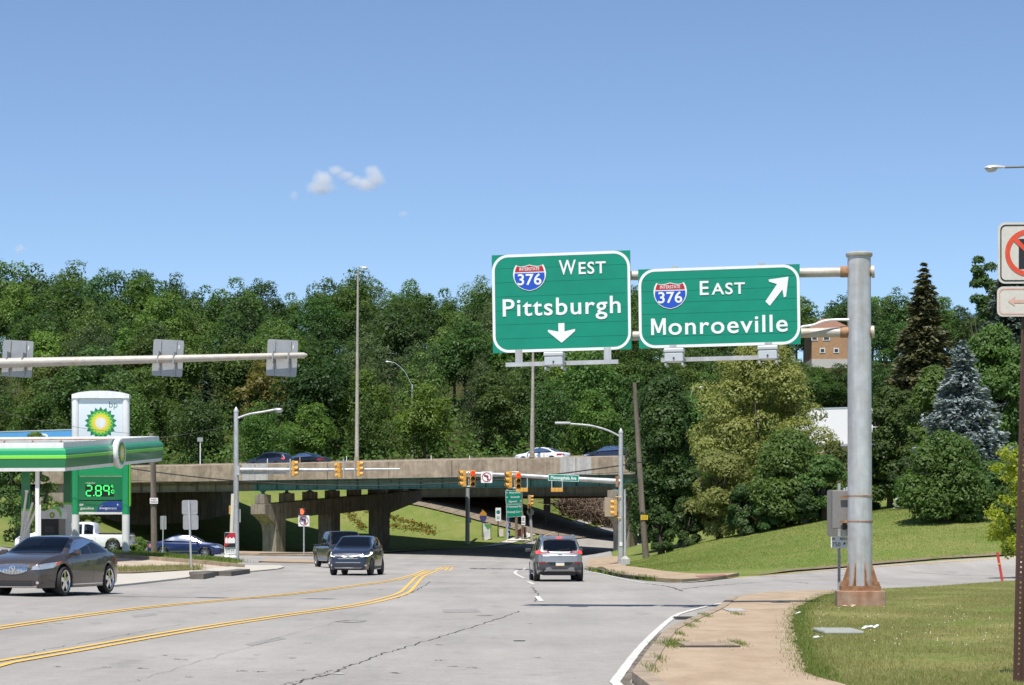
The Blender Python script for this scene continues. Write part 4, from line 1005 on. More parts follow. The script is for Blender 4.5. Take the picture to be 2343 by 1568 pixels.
# dark blue suv coming towards the camera
c = Car("suv", "dark blue compact suv with lit headlights in front of the dark pickup", 4.59, 1.855,
        [(-2.295, 0.98), (-2.2, 1.12), (-2.0, 1.38), (-1.75, 1.56), (-1.2, 1.655), (-0.3, 1.69), (0.25, 1.655), (0.75, 1.42), (1.12, 1.215), (1.4, 1.165), (1.9, 1.075), (2.15, 0.985), (2.295, 0.84)],
        [(-2.295, 0.96), (-2.0, 1.12), (-1.2, 1.12), (0, 1.10), (1.0, 1.09), (1.6, 1.04), (2.05, 0.95), (2.295, 0.79)], (-1.33, 1.33), R=0.355, sill=0.24, paint=paint_mat("dark_blue_metallic", (0.026, 0.034, 0.062)), nose=0.76, tail=0.80, lowfront=0.25, tumble=0.21)
c.seats = ((0.1, 0.4), (0.1, -0.4), (-0.85, 0.4), (-0.85, -0.4)); c.wheel_at = (0.62, 0.38, 1.02)
c.windows(-1.95, 1.08, (-0.35, -1.25), trim=M_CHROME); c.screen("windscreen", 0.30, 1.20, 0.58, 0.76)
c.patch("rear_window", 'rear', [(-0.60, 1.16), (0.60, 1.16), (0.50, 1.50), (-0.50, 1.50)], M_GLASS_D, cut=True)
gr = c.patch("grille", 'front', [(-0.52, 0.900), (0.52, 0.900), (0.58, 0.830), (0.40, 0.715), (-0.40, 0.715), (-0.58, 0.830)], M_BLACKP, off=0.008)
c.patch("grille_bar", 'front', [(-0.60, 0.875), (-0.1, 0.835), (0.1, 0.835), (0.60, 0.875), (0.55, 0.815), (0.1, 0.785), (-0.1, 0.785), (-0.55, 0.815)], M_CHROME, off=0.022, parent=gr)
c.patch("grille_bar", 'front', [(-0.42, 0.710), (0.42, 0.710), (0.44, 0.732), (-0.44, 0.732)], M_CHROME, off=0.016, parent=gr)
q = on_nose(c, 0, 0.815, 0.05); mb = MB()
for (y, w) in ((-0.045, 0.022), (0.045, 0.022)): mb.add([q + Vector((0, a, b)) for a, b in ((y - w / 2 - math.copysign(.006, y), -0.065), (y + w / 2 - math.copysign(.006, y), -0.065), (y + w / 2 + math.copysign(.006, y), 0.065), (y - w / 2 + math.copysign(.006, y), 0.065))], [(0, 1, 2, 3)])
mb.box(q, (0.006, 0.08, 0.022)); mb.build("emblem", M_CHROME, gr, local=True)
mb = MB(); ring(Frame(q - Vector((0.004, 0, 0)), (0, 1, 0), (0, 0, 1)), rrect(0.17, 0.17, 0.05), rrect(0.145, 0.145, 0.045), 0, mb); mb.build("emblem_ring", M_CHROME, gr, local=True)
c.both("headlight", 'front', [(0.50, 0.860), (0.60, 0.890), (0.78, 0.945), (0.85, 0.980), (0.86, 0.920), (0.80, 0.840), (0.62, 0.820)], mat("dark_lamp", (0.16, 0.17, 0.19), 0.15, metal=0.4, var=0.2, scale=12), step=0.05)
c.both("running_light", 'front', [(0.835, 0.990), (0.868, 0.990), (0.87, 0.910), (0.81, 0.825), (0.60, 0.795), (0.60, 0.815), (0.79, 0.850), (0.84, 0.920)], M_LAMP_ON, off=0.014, step=0.05)
c.patch("lower_intake", 'front', [(-0.54, 0.38), (0.54, 0.38), (0.52, 0.46), (-0.52, 0.46)], M_BLACKP)
c.patch("bumper_strip", 'front', [(-0.54, 0.545), (0.54, 0.545), (0.52, 0.565), (-0.52, 0.565)], M_CHROME, off=0.010)
c.patch("skid_plate", 'front', [(-0.56, 0.30), (0.56, 0.30), (0.58, 0.36), (-0.58, 0.36)], mat("silver_plastic", (0.42, 0.43, 0.45), 0.4, metal=0.5, var=0.05), off=0.012)
c.both("fog_light", 'front', circle(0.04, 12, 0.74, 0.43), M_LAMP, off=0.012); c.both("fog_recess", 'front', [(0.62, 0.38), (0.85, 0.40), (0.86, 0.47), (0.68, 0.47)], M_BLACKP, off=0.004)
c.both("sill_cladding", 'left', [(-0.92, 0.25), (0.92, 0.25), (0.92, 0.40), (-0.92, 0.40)], M_GREYP, off=0.008)
c.seam(1.0); c.seam(-0.35); c.seam(-1.2, 0.7); c.handle(-0.05, 0.99, c.paint); c.handle(-1.05, 1.0, c.paint); c.mirrors(0.84, 1.16, c.paint, 0.22)
c.both("tail_light", 'rear', [(0.66, 0.95), (0.84, 0.93), (0.80, 1.25), (0.66, 1.40), (0.62, 1.2)], M_RED); c.both("tail_light", 'left', [(-2.22, 0.95), (-2.02, 1.0), (-2.02, 1.1), (-2.18, 1.1)], M_RED)
tag(c.finish(on_road(-6.69, 94.6), heading_of(-0.10, -0.995), spokes=5, rimr=0.66, rimmat=M_GREYP), cat="car")
CRV = c.root

# dark brown pickup behind it
def pickup(name, label, L, Wd, Hh, wheels, paint, R, cab_back, cab_front, doors, nose=0.84):
    h = L / 2
    c = Car(name, label, L, Wd, [(-h, 1.12 * Hh / 1.9), (cab_back - 0.10, 1.13 * Hh / 1.9), (cab_back - 0.02, 1.16 * Hh / 1.9), (cab_back + 0.10, Hh - 0.08), (cab_back + 0.45, Hh), (cab_front - 0.55, Hh - 0.02), (cab_front - 0.1, Hh * 0.80), (cab_front + 0.25, Hh * 0.64), (cab_front + 0.6, Hh * 0.615), (h - 0.25, Hh * 0.57), (h - 0.06, Hh * 0.53), (h, Hh * 0.46)],
            [(-h, 1.10 * Hh / 1.9), (cab_back, 1.10 * Hh / 1.9), (cab_front, 1.10 * Hh / 1.9), (h - 0.4, 1.02 * Hh / 1.9), (h, 0.84 * Hh / 1.9)], wheels, R=R, sill=0.36 * Hh / 1.9, paint=paint, nose=nose, tail=0.93, plan=6, tumble=0.20, lowfront=0.36, lowrear=0.42)
    c.windows(cab_back + 0.10, cab_front + 0.12, doors, top_in=0.13, pillar=0.12); c.screen("windscreen", cab_front - 0.5, cab_front + 0.2, Wd * 0.33, Wd * 0.40)
    zb = 1.14 * Hh / 1.9
    c.patch("cargo_bed", 'top', [(-h + 0.08, -Wd * 0.36), (cab_back - 0.2, -Wd * 0.36), (cab_back - 0.2, Wd * 0.36), (-h + 0.08, Wd * 0.36)], M_BLACKP, off=0.01, step=0.3)
    mb = MB()
    for sy in (-1, 1): mb.box(((cab_back - h) / 2 - 0.05, sy * Wd * 0.43, zb + 0.04), ((cab_back + h) - 0.25, 0.1, 0.07), bev=0.02)
    mb.box((-h + 0.06, 0, zb + 0.03), (0.08, Wd * 0.8, 0.06), bev=0.02); mb.build("bed_rail", M_BLACKP, c.root, local=True)
    c.seats = ((0.3, 0.42), (0.3, -0.42)); c.seam(cab_front + 0.15, 0.5, 1.05 * Hh / 1.9); c.seam(cab_back - 0.02, 0.45, 1.1 * Hh / 1.9); c.seam(doors[0], 0.5, 1.08 * Hh / 1.9)
    mb = MB(); mb.box((-h - 0.08, 0, 0.55 * Hh / 1.9), (0.18, Wd * 0.9, 0.16), bev=0.04); mb.build("rear_bumper", M_CHROME, c.root, local=True)
    c.both("tail_light", 'rear', [(Wd * 0.36, 0.75), (Wd * 0.43, 0.75), (Wd * 0.43, 1.05), (Wd * 0.36, 1.05)], M_RED)
    c.both("headlight", 'front', rrect(0.3, 0.18, 0.04, 3, Wd * 0.33, 0.82 * Hh / 1.9), M_LAMP)
    c.patch("grille", 'front', rrect(Wd * 0.42, 0.32, 0.06, 3, 0, 0.80 * Hh / 1.9), M_BLACKP)
    mb = MB(); mb.box((h - 0.02, 0, 0.5 * Hh / 1.9), (0.2, Wd * 0.88, 0.2), bev=0.05); mb.build("front_bumper", M_CHROME, c.root, local=True)
    return c
c = pickup("pickup_truck", "dark brown crew cab pickup half hidden behind the blue suv", 5.82, 2.02, 1.9, (-1.86, 1.72), paint_mat("dark_brown_paint", (0.060, 0.048, 0.040)), 0.41, -1.0, 1.05, (0.05,))
c.handle(-0.15, 1.0, M_CHROME, 0.2); c.handle(-0.9, 1.0, M_CHROME, 0.2); c.mirrors(0.95, 1.2, M_BLACKP, 0.28)
mb = MB()
for sy in (-1, 1): mb.tube([(-0.9, sy * 0.99, 0.42), (1.2, sy * 0.99, 0.42)], 0.05, 8)
mb.build("running_board", M_ALLOY, c.root, local=True)
tag(c.finish(on_road(-8.75, 112.4), heading_of(0.28, -0.96), spokes=6, rimr=0.62), cat="truck")
c = pickup("pickup_truck", "white extended cab pickup parked behind the price sign legs", 4.95, 1.78, 1.72, (-1.55, 1.62), paint_mat("white_paint", (0.78, 0.79, 0.82), 0.0, 0.35), 0.365, -0.55, 1.02, (0.12,))
c.mirrors(0.95, 1.08, M_BLACKP)
tag(c.finish(on_road(-23.65, 122, 0.05), heading_of(-1, 0.02), spokes=6, rimr=0.60), cat="truck")

# silver suv seen from behind
c = Car("suv", "silver suv seen from behind with brake lights on", 4.62, 1.86,
        [(-2.31, 1.0), (-2.25, 1.1), (-2.12, 1.30), (-1.9, 1.53), (-1.6, 1.62), (-0.9, 1.67), (-0.2, 1.68), (0.3, 1.63), (0.75, 1.38), (1.15, 1.12), (1.5, 1.06), (2.0, 0.98), (2.31, 0.74)],
        [(-2.31, 0.98), (-2.1, 1.12), (-1.2, 1.10), (0, 1.06), (1.1, 1.02), (1.8, 0.95), (2.31, 0.70)], (-1.35, 1.35), R=0.36, sill=0.25, paint=paint_mat("silver_paint", (0.31, 0.315, 0.33), 0.6), nose=0.74, tail=0.80, lowrear=0.40, tumble=0.22)
c.seats = ((0.1, 0.4), (0.1, -0.4), (-0.85, 0.4), (-0.85, -0.4)); c.wheel_at = (0.62, 0.38, 1.0)
c.windows(-1.95, 1.08, (-0.35, -1.3), glass=M_GLASS_D); c.screen("windscreen", 0.35, 1.2, 0.58, 0.74)
c.patch("rear_window", 'rear', [(-0.62, 1.13), (-0.35, 1.11), (0.35, 1.11), (0.62, 1.13), (0.66, 1.20), (0.58, 1.50), (0.40, 1.535), (-0.40, 1.535), (-0.58, 1.50), (-0.66, 1.20)], glass_mat("rear_glass", (0.01, 0.012, 0.018), 0.32), cut=True)
c.patch("spoiler_lip", 'rear', [(-0.56, 1.545), (0.56, 1.545), (0.50, 1.60), (-0.50, 1.60)], c.paint, off=0.04)
c.patch("brake_light", 'rear', rrect(0.22, 0.035, 0.012, 3, 0, 1.575), M_RED_ON, off=0.05)
mb = MB(); h_, n_ = c.ray('rear', 0.06, 1.15); mb.box(h_ + Vector((-0.03, -0.12, 0.03)), (0.015, 0.40, 0.02), M=Matrix.Rotation(-0.12, 3, 'X')); mb.box(h_ + Vector((-0.02, 0.05, 0.0)), (0.03, 0.08, 0.05)); mb.build("wiper", M_BLACKP, c.root, local=True)
for sg in (1, -1):
    f_ = lambda poly: [(sg * a, b) for a, b in (poly if sg > 0 else poly[::-1])]
    tl = c.patch("tail_light", 'rear', f_([(0.36, 1.06), (0.70, 1.035), (0.845, 1.02), (0.84, 1.13), (0.74, 1.145), (0.66, 1.115), (0.40, 1.105)]), M_RED, off=0.012, step=0.05)
    c.patch("lit_lens", 'rear', f_([(0.68, 1.04), (0.835, 1.03), (0.83, 1.12), (0.745, 1.135), (0.68, 1.11)]), M_RED_ON, off=0.02, parent=tl, step=0.05)
    c.patch("reverse_lens", 'rear', f_([(0.44, 1.07), (0.64, 1.055), (0.64, 1.085), (0.46, 1.09)]), M_LAMP, off=0.02, parent=tl)
    c.patch("reflector", 'rear', f_([(0.52, 0.665), (0.74, 0.67), (0.78, 0.70), (0.54, 0.715)]), M_RED, off=0.02)
c.patch("bumper_cladding", 'rear', [(-0.86, 0.42), (0.86, 0.42), (0.88, 0.62), (0.84, 0.725), (0.56, 0.735), (0.48, 0.70), (0.36, 0.60), (-0.36, 0.60), (-0.48, 0.70), (-0.56, 0.735), (-0.84, 0.725), (-0.88, 0.62)], M_GREYP, off=0.012)
c.patch("plate_recess", 'rear', [(-0.36, 0.60), (0.36, 0.60), (0.47, 0.72), (-0.47, 0.72)], M_BLACKP, off=0.006)
c.patch("exhaust_trim", 'rear', [(-0.58, 0.40), (-0.50, 0.50), (-0.36, 0.52), (-0.28, 0.465), (0.28, 0.465), (0.36, 0.51), (0.50, 0.51), (0.57, 0.40), (0.3, 0.41), (-0.3, 0.41)], mat("silver_plastic", (0.42, 0.43, 0.45), 0.4), off=0.024)
pl = c.patch("number_plate", 'rear', rrect(0.31, 0.16, 0.015, 2, 0, 0.655), M_PLATE, off=0.03)
c.patch("plate_band", 'rear', [(-0.15, 0.70), (0.15, 0.70), (0.15, 0.73), (-0.15, 0.73)], mat("plate_blue", (0.08, 0.10, 0.22), 0.5, var=0), off=0.036, parent=pl)
c.patch("plate_band", 'rear', [(-0.15, 0.58), (0.15, 0.58), (0.15, 0.605), (-0.15, 0.605)], mat("plate_yellow", (0.62, 0.45, 0.12), 0.5, var=0), off=0.036, parent=pl)
h_, n_ = c.ray('rear', 0, 1.0); fr = Frame(h_ + Vector((-0.012, 0, 0)), (0, -1, 0), (0, 0, 1)); text(fr, "Jeep", 0, 0, h=0.055, w=0.17, z=0.004, offset=0.02).build("lettering", mat("dark_chrome", (0.12, 0.14, 0.22), 0.3, metal=0.8, var=0), c.root, local=True)
c.patch("tailgate_seam", 'rear', [(-0.66, 0.925), (0.66, 0.925), (0.66, 0.937), (-0.66, 0.937)], M_GREYP, off=0.004)
for sg in (-1, 1): c.patch("tailgate_seam", 'rear', [(sg * 0.66 - 0.005, 0.74), (sg * 0.66 + 0.005, 0.74), (sg * 0.68 + 0.005, 1.02), (sg * 0.68 - 0.005, 1.02)], M_GREYP, off=0.004)
mb = MB(); mb.tube([(-1.5, 0, 1.66), (-1.62, 0, 1.90)], [0.012, 0.005], 6); mb.build("antenna", M_BLACKP, c.root, local=True)
for sy in (-1, 1):
    mb = MB(); mb.tube([(-1.55, sy * 0.60, 1.60), (-1.45, sy * 0.60, 1.705), (0.1, sy * 0.60, 1.73), (0.3, sy * 0.60, 1.66)], 0.02, 8); mb.build("roof_rail", M_ALLOY, c.root, smooth=True, local=True)
c.both("sill_cladding", 'left', [(-0.94, 0.26), (0.94, 0.26), (0.94, 0.42), (-0.94, 0.42)], M_GREYP, off=0.008); c.mirrors(0.86, 1.12, M_GREYP, 0.24)
mb = MB(); mb.tube([(-2.26, 0.42, 0.34), (-1.9, 0.42, 0.36)], 0.04, 10); mb.build("exhaust_pipe", M_BLACKP, c.root, local=True)
tag(c.finish(on_road(1.64, 82.3), heading_of(-0.05, 0.998), spokes=5, rimr=0.66), cat="car")

# dark blue sedan with a smashed tail, crossing in front of the overpass
SED_TOP = [(-2.5, 0.95), (-2.3, 1.05), (-1.7, 1.10), (-1.35, 1.22), (-0.8, 1.44), (-0.2, 1.53), (0.35, 1.50), (0.8, 1.30), (1.25, 1.06), (1.6, 1.0), (2.1, 0.93), (2.4, 0.80), (2.5, 0.66)]
SED_BELT = [(-2.5, 0.92), (-2.2, 1.0), (-1.2, 1.0), (0, 0.98), (1.1, 0.95), (1.8, 0.90), (2.3, 0.80), (2.5, 0.62)]
def sedan(name, label, paint, glass=M_GLASS, spokes=7, suvtop=None):
    c = Car(name, label, 5.0, 1.88, suvtop or SED_TOP, SED_BELT, (-1.42, 1.45), R=0.335, paint=paint, glass=glass, nose=0.72, tail=0.74)
    c.seats = ((0.1, 0.4), (0.1, -0.4)); c.windows(-1.6, 1.2, (-0.2, -1.15), top_in=0.10, trim=M_CHROME); c.screen("windscreen", 0.42, 1.3, 0.56, 0.7); c.screen("rear_window", -0.9, -1.7, 0.52, 0.62)
    c.seam(1.0); c.seam(-0.2); c.seam(-1.2, 0.6); c.handle(0.0, 0.84, paint); c.handle(-1.05, 0.86, paint)
    c.both("headlight", 'front', [(0.5, 0.62), (0.78, 0.66), (0.84, 0.8), (0.6, 0.76)], M_LAMP); c.both("headlight_side", 'left', [(2.12, 0.66), (2.36, 0.66), (2.34, 0.80), (2.2, 0.82)], M_LAMP)
    c.patch("grille", 'front', rrect(0.8, 0.14, 0.05, 3, 0, 0.66), M_CHROME)
    c.both("tail_light", 'rear', [(0.5, 0.78), (0.84, 0.76), (0.82, 0.94), (0.55, 0.94)], M_RED); c.mirrors(0.95, 1.0, paint)
    c.both("side_moulding", 'left', [(-0.95, 0.42), (0.95, 0.42), (0.95, 0.445), (-0.95, 0.445)], M_ALLOY, off=0.006)
    return c
c = sedan("sedan", "dark blue sedan with a smashed rear end on the cross street", paint_mat("navy_paint", (0.008, 0.022, 0.095)))
c.both("tail_light", 'left', [(-2.4, 0.72), (-2.08, 0.62), (-2.0, 0.64), (-2.16, 0.92), (-2.36, 0.94)], mat("broken_lens", (0.42, 0.16, 0.17), 0.3, var=0.5, scale=14), off=0.012)
mb = MB(); rr_ = random.Random(2)
for i in range(14): mb.box((-2.52 + rr_.uniform(-0.12, 0.08), rr_.uniform(-0.8, 0.8), 0.48 + rr_.uniform(-0.06, 0.12)), (0.18, rr_.uniform(0.2, 0.5), 0.14), M=Matrix.Rotation(rr_.uniform(-.5, .5), 3, 'Z') @ Matrix.Rotation(rr_.uniform(-.4, .4), 3, 'Y'), bev=0.03)
mb.build("crumpled_bumper", mat("crumpled_plastic", (0.16, 0.18, 0.22), 0.3, var=0.6, scale=9), c.root, local=True)
mb = MB(); mb.box((-2.42, 0.1, 1.0), (0.35, 1.3, 0.1), M=Matrix.Rotation(0.35, 3, 'Y'), bev=0.02); mb.build("bent_boot_lid", M_BLACKP, c.root, local=True)
tag(c.finish(on_road(-21.9, 147, 0.04), heading_of(1, -0.06), spokes=7), cat="car")
# white vehicle glimpsed behind the pumps
c = Car("hatchback", "white hatchback half hidden behind the canopy columns", 4.4, 1.8, [(-2.2, 1.0), (-2.0, 1.35), (-1.6, 1.6), (-0.6, 1.68), (0.2, 1.64), (0.7, 1.36), (1.15, 1.1), (1.7, 1.02), (2.2, 0.74)], [(-2.2, 0.96), (-1, 1.06), (0.5, 1.03), (1.5, 0.96), (2.2, 0.7)], (-1.28, 1.3), paint=MATS["white_paint"])
c.windows(-1.8, 1.05, (-0.3,)); c.screen("windscreen", 0.3, 1.15, 0.56, 0.72); c.both("headlight", 'front', [(0.5, 0.72), (0.8, 0.75), (0.82, 0.88), (0.55, 0.84)], M_LAMP); c.mirrors(0.85, 1.08, M_BLACKP)
tag(c.finish(on_road(-27.0, 129, 0.05), heading_of(-1, 0.02)), cat="car")

# traffic on the overpass
def deck_pt(a, b): q = B(a, b, 7.33 + SUP * b); return q
hd = math.atan2(-BU.y, -BU.x)
TILT = math.atan(SUP)
def on_deck(c, a, b, rev=True, **k):
    r = c.finish(deck_pt(a, b), hd if rev else hd + math.pi, **k); return r
c = Car("suv", "dark blue suv driving left along the overpass", 4.6, 1.85, [(-2.3, 1.0), (-2.15, 1.25), (-1.9, 1.5), (-1.3, 1.64), (-0.4, 1.69), (0.2, 1.64), (0.7, 1.38), (1.15, 1.12), (1.7, 1.02), (2.3, 0.72)], [(-2.3, 1.0), (-1.6, 1.16), (-0.5, 1.08), (1.0, 1.02), (1.7, 0.95), (2.3, 0.68)], (-1.33, 1.33), paint=MATS["dark_blue_metallic"])
c.windows(-1.85, 1.05, (-0.3, -1.2)); c.screen("windscreen", 0.25, 1.15, 0.58, 0.74); c.both("tail_light", 'left', [(-2.24, 0.98), (-1.95, 1.0), (-1.95, 1.09), (-2.2, 1.1)], M_RED_ON); c.mirrors(0.86, 1.08, c.paint)
tag(on_deck(c, -11.7, 15.5), cat="car")
c = sedan("sedan", "black sedan following the dark blue suv on the overpass", paint_mat("black_paint", (0.012, 0.013, 0.016))); tag(on_deck(c, -10.4, 19.6), cat="car")
c = sedan("sedan", "white sedan driving left along the overpass", MATS["white_paint"]); c.both("tail_light", 'left', [(-2.46, 0.84), (-2.22, 0.84), (-2.22, 0.93), (-2.42, 0.95)], M_RED); tag(on_deck(c, 17.95, 15.5), cat="car")
c = sedan("sedan", "dark sedan on the overpass beside the right-hand signal pole", MATS["dark_blue_metallic"]); c.both("tail_light", 'left', [(-2.46, 0.84), (-2.22, 0.84), (-2.22, 0.93), (-2.42, 0.95)], M_RED); tag(on_deck(c, 24.9, 15.5), cat="car")
c = sedan("sedan", "dark car approaching on the road beyond the bridge columns", MATS["black_paint"]); tag(c.finish(on_road(16.6, 221), heading_of(-0.5, -0.87)), cat="car")
def trailer(name, label, colm, a, b, L_, letters=None):
    q = deck_pt(a, b); r = empty(name, q, hd, label, "trailer")
    mb = MB(); mb.box((0, 0, 1.15 + 1.42), (L_, 2.55, 2.85)); body = mb.build("box_body", colm, r, local=True)
    for sy in (-1, 1):
        mb = MB()
        for k in range(int(L_ / 1.2)): mb.box((-L_ / 2 + 0.6 + k * 1.2, sy * 1.281, 2.57), (0.02, 0.012, 2.7))
        mb.build("side_seam", colm, body, local=True)
        for z, h_ in ((4.02, 0.10), (1.2, 0.16)):
            mb = MB(); mb.box((0, sy * 1.285, z), (L_ + 0.02, 0.04, h_)); mb.build("rail", mat("pale_aluminium", (0.62, 0.63, 0.64), 0.4, metal=0.6), body, local=True)
    for x in (-L_ / 2 + 1.2, -L_ / 2 + 2.5):
        for sy in (-1, 1):
            mb = MB(); mb.lathe([(0.3, -0.13), (0.5, -0.13), (0.52, 0), (0.5, 0.13), (0.3, 0.13)], (x, sy * 1.1, 0.52), (0, sy, 0), 20); mb.build("wheel", M_TYRE, r, smooth=True, local=True)
    for sy in (-0.7, 0.7): mb = MB(); mb.box((L_ / 2 - 3, sy, 0.6), (0.12, 0.12, 1.1)); mb.build("landing_leg", M_GREYP, r, local=True)
    if letters:
        fr = Frame((0, 1.305, 2.9), (-1, 0, 0), (0, 0, 1)); text(fr, letters, 0.8, 0.3, h=1.0, w=2.2, offset=0.02).build("lettering", mat("white_print", (0.75, 0.78, 0.82), 0.5, var=0), body, local=True)
    return r
trailer("semi_trailer", "white box trailer on the highway behind the sign gantry pole", mat("trailer_white", (0.80, 0.80, 0.79), 0.45, var=0.02), 54.5, 5.0, 15.5)
t = trailer("semi_trailer", "blue box trailer on the highway behind the price sign", mat("trailer_blue", (0.10, 0.34, 0.68), 0.45, var=0.03), -43.0, 19.0, 15.5, "PR"); t.scale = (1.1, 1.1, 1.1)
# ------------------------------------------------------------------ sign gantry
M_GALV = mat("galvanised_steel", (0.50, 0.515, 0.53), 0.5, metal=0.3, var=0.13, scale=2.2, streak=0.22, col2=(0.47, 0.46, 0.44), mix2=(0.45, 0.7))
M_GALV_T = mat("dusty_galvanised", (0.47, 0.44, 0.39), 0.6, metal=0.25, var=0.15, scale=3, col2=(0.40, 0.33, 0.25), mix2=(0.55, 0.75))
M_RUST = mat("rusty_steel", (0.235, 0.115, 0.055), 0.85, var=0.3, scale=5, col2=(0.35, 0.21, 0.12), mix2=(0.42, 0.62))
M_GREEN = mat("sign_green", (0.0, 0.232, 0.150), 0.5, var=0.08, scale=1.0, spec=0.4)
M_WHITE_S = mat("sign_white", (0.76, 0.78, 0.78), 0.5, var=0.03)
M_BLUE_S = mat("sign_blue", (0.010, 0.075, 0.48), 0.45, var=0.03)
M_RED_S = mat("sign_red", (0.42, 0.018, 0.022), 0.45, var=0.03)
M_BLACK_S = mat("sign_black", (0.015, 0.015, 0.02), 0.5, var=0.05)
M_ALU = mat("sign_back_aluminium", (0.36, 0.37, 0.375), 0.5, metal=0.45, var=0.08, scale=2)
M_BOXG = mat("pale_grey_box", (0.52, 0.55, 0.57), 0.45, metal=0.2, var=0.05)
GP = P(1967, 1370, 46.8); GX_, GY_ = GP.x, GP.y
gz = tz(GX_, GY_) + 0.1
ga = empty("sign_gantry", (GX_, GY_, gz), 0, "tall grey steel cantilever sign gantry with rust-stained base on the grass", "gantry")
zt_ = P(1967, 586, 46.8).z
rad = 0.252
mb = MB(); mb.tube([(GX_, GY_, gz + 0.42), (GX_ - 0.02, GY_, zt_)], [rad * 1.04, rad * 0.98], 32); mb.build("pole", M_GALV, ga, smooth=True)
mb = MB(); mb.lathe([(0.27, 0), (0.285, 0.02), (0.285, 0.07), (0.25, 0.09)], (GX_ - 0.02, GY_, zt_ - 0.02), (0, 0, 1), 32); mb.build("pole_cap", M_GALV_T, ga, smooth=True)
mb = MB(); mb.box((GX_ + 0.0, GY_, gz + 0.10), (1.02, 1.0, 0.46), rz=-0.1, bev=0.02); mb.build("pedestal", mat("rust_stained_concrete", (0.36, 0.25, 0.18), 0.9, var=0.15, scale=2, streak=0.3, col2=(0.33, 0.15, 0.08), mix2=(0.45, 0.68), bump=0.3, bscale=12), ga)
mb = MB(); mb.box((GX_, GY_, gz + 0.38), (0.84, 0.8, 0.10), rz=-0.1); mb.build("base_plate", M_RUST, ga)
for k in range(8):
    a_ = k * math.pi / 4 + 0.25; d_ = Vector((math.cos(a_), math.sin(a_), 0)); s_ = Vector((-d_.y, d_.x, 0)) * 0.012
    o = Vector((GX_, GY_, gz + 0.43)); prof = [o + d_ * 0.25, o + d_ * 0.42, o + d_ * 0.42 + Vector((0, 0, 0.03)), o + d_ * 0.26 + Vector((0, 0, 0.50)), o + d_ * 0.25 + Vector((0, 0, 0.50))]
    mb = MB(); n_ = 5; mb.add([p + s_ for p in prof] + [p - s_ for p in prof], [tuple(range(5)), tuple(range(9, 4, -1))] + [(i, (i + 1) % 5, 5 + (i + 1) % 5, 5 + i) for i in range(5)]); mb.build("gusset", M_RUST, ga)
for sx in (-1, 1):
    for sy in (-1, 1):
        mb = MB(); mb.lathe([(0.035, 0), (0.035, 0.05), (0.018, 0.05), (0.018, 0.09)], (GX_ + sx * 0.34, GY_ + sy * 0.32, gz + 0.43), (0, 0, 1), 8); mb.build("anchor_bolt", M_RUST, ga)
for py in (1137, 1195):
    mb = MB(); mb.lathe([(rad * 1.055, 0), (rad * 1.055, 0.03)], (GX_, GY_, P(0, py, 46.8).z), (0, 0, 1), 32); mb.build("steel_band", M_RUST, ga, smooth=True)
# arms
AD = Vector((-math.cos(0.17), math.sin(0.17), 0))
def arm_pt(px, py, fwd=0.0):
    k = (px - CX) / F; t = (GX_ - k * GY_) / (-AD.x + k * AD.y); d = GY_ + AD.y * t - fwd; return P(px, py, d)
for (y0, y1, yl) in ((622, 636, 1131), (760, 774, 1131)):
    mb = MB(); mb.tube([arm_pt(1995, y0 - 0.5), arm_pt(1150, y1)], [0.105, 0.10], 20); mb.build("arm", M_GALV_T, ga, smooth=True)
    mb = MB(); p0, p1 = arm_pt(2000, y0 - 0.5), arm_pt(1993, y0); mb.tube([p0, p1], 0.135, 20); mb.build("arm_flange", M_GALV_T, ga, smooth=True)
    for x0, x1 in ((1922, 1942), (1986, 1992)):
        mb = MB(); mb.tube([arm_pt(x0, y0 + 0.3), arm_pt(x1, y0)], 0.122, 20); mb.build("arm_collar", M_RUST, ga, smooth=True)
mb = MB(); pts = [arm_pt(1832, 752, .2), arm_pt(1835, 748, .2), arm_pt(1860, 744, .2), arm_pt(1885, 735, .2), arm_pt(1910, 732, .15), arm_pt(1942, 732, .1)]
mb.tube(smooth_pts(pts, 5), 0.028, 8); mb.build("conduit", M_WHITE_S, ga, smooth=True)

def shield(fr, cx, cy, w, h, par):
    """Interstate marker."""
    half = [(0, 0.50), (0.13, 0.455), (0.25, 0.435), (0.34, 0.455), (0.41, 0.50), (0.47, 0.36), (0.50, 0.18), (0.485, 0.0), (0.43, -0.18), (0.33, -0.33), (0.2, -0.43), (0.0, -0.50)]
    out = half + [(-x, y) for x, y in half[-2:0:-1]]
    sc = lambda k, l: [(cx + x * w * k, cy + y * h * k) for x, y in l]
    root = sheet(fr, [sc(1.0, out)], 0.012, thick=0.006).build("route_shield", M_WHITE_S, par)
    top = [(x, y) for x, y in out]
    red = [p for p in out if p[1] > 0.24]
    body = [(0.478, 0.20), (0.485, 0.10), (0.485, 0.0), (0.43, -0.18), (0.33, -0.33), (0.2, -0.43), (0.0, -0.50)]; body = body + [(-x, y) for x, y in body[-2::-1]]
    sheet(fr, [sc(0.94, body)], 0.016).build("shield_field", M_BLUE_S, root)
    cr = [(0, 0.50), (0.13, 0.455), (0.25, 0.435), (0.34, 0.455), (0.40, 0.49), (0.447, 0.36), (0.468, 0.245)]; cr = cr + [(-x, y) for x, y in cr[:0:-1]]
    sheet(fr, [sc(0.945, cr)], 0.016).build("shield_field", M_RED_S, root)
    text(fr, "INTERSTATE", cx, cy + 0.335 * h, h=0.115 * h, w=0.60 * w, z=0.02, offset=0.008).build("lettering", M_WHITE_S, root)
    text(fr, "376", cx, cy - 0.06 * h, h=0.40 * h, w=0.72 * w, z=0.02, offset=0.014).build("lettering", M_WHITE_S, root)
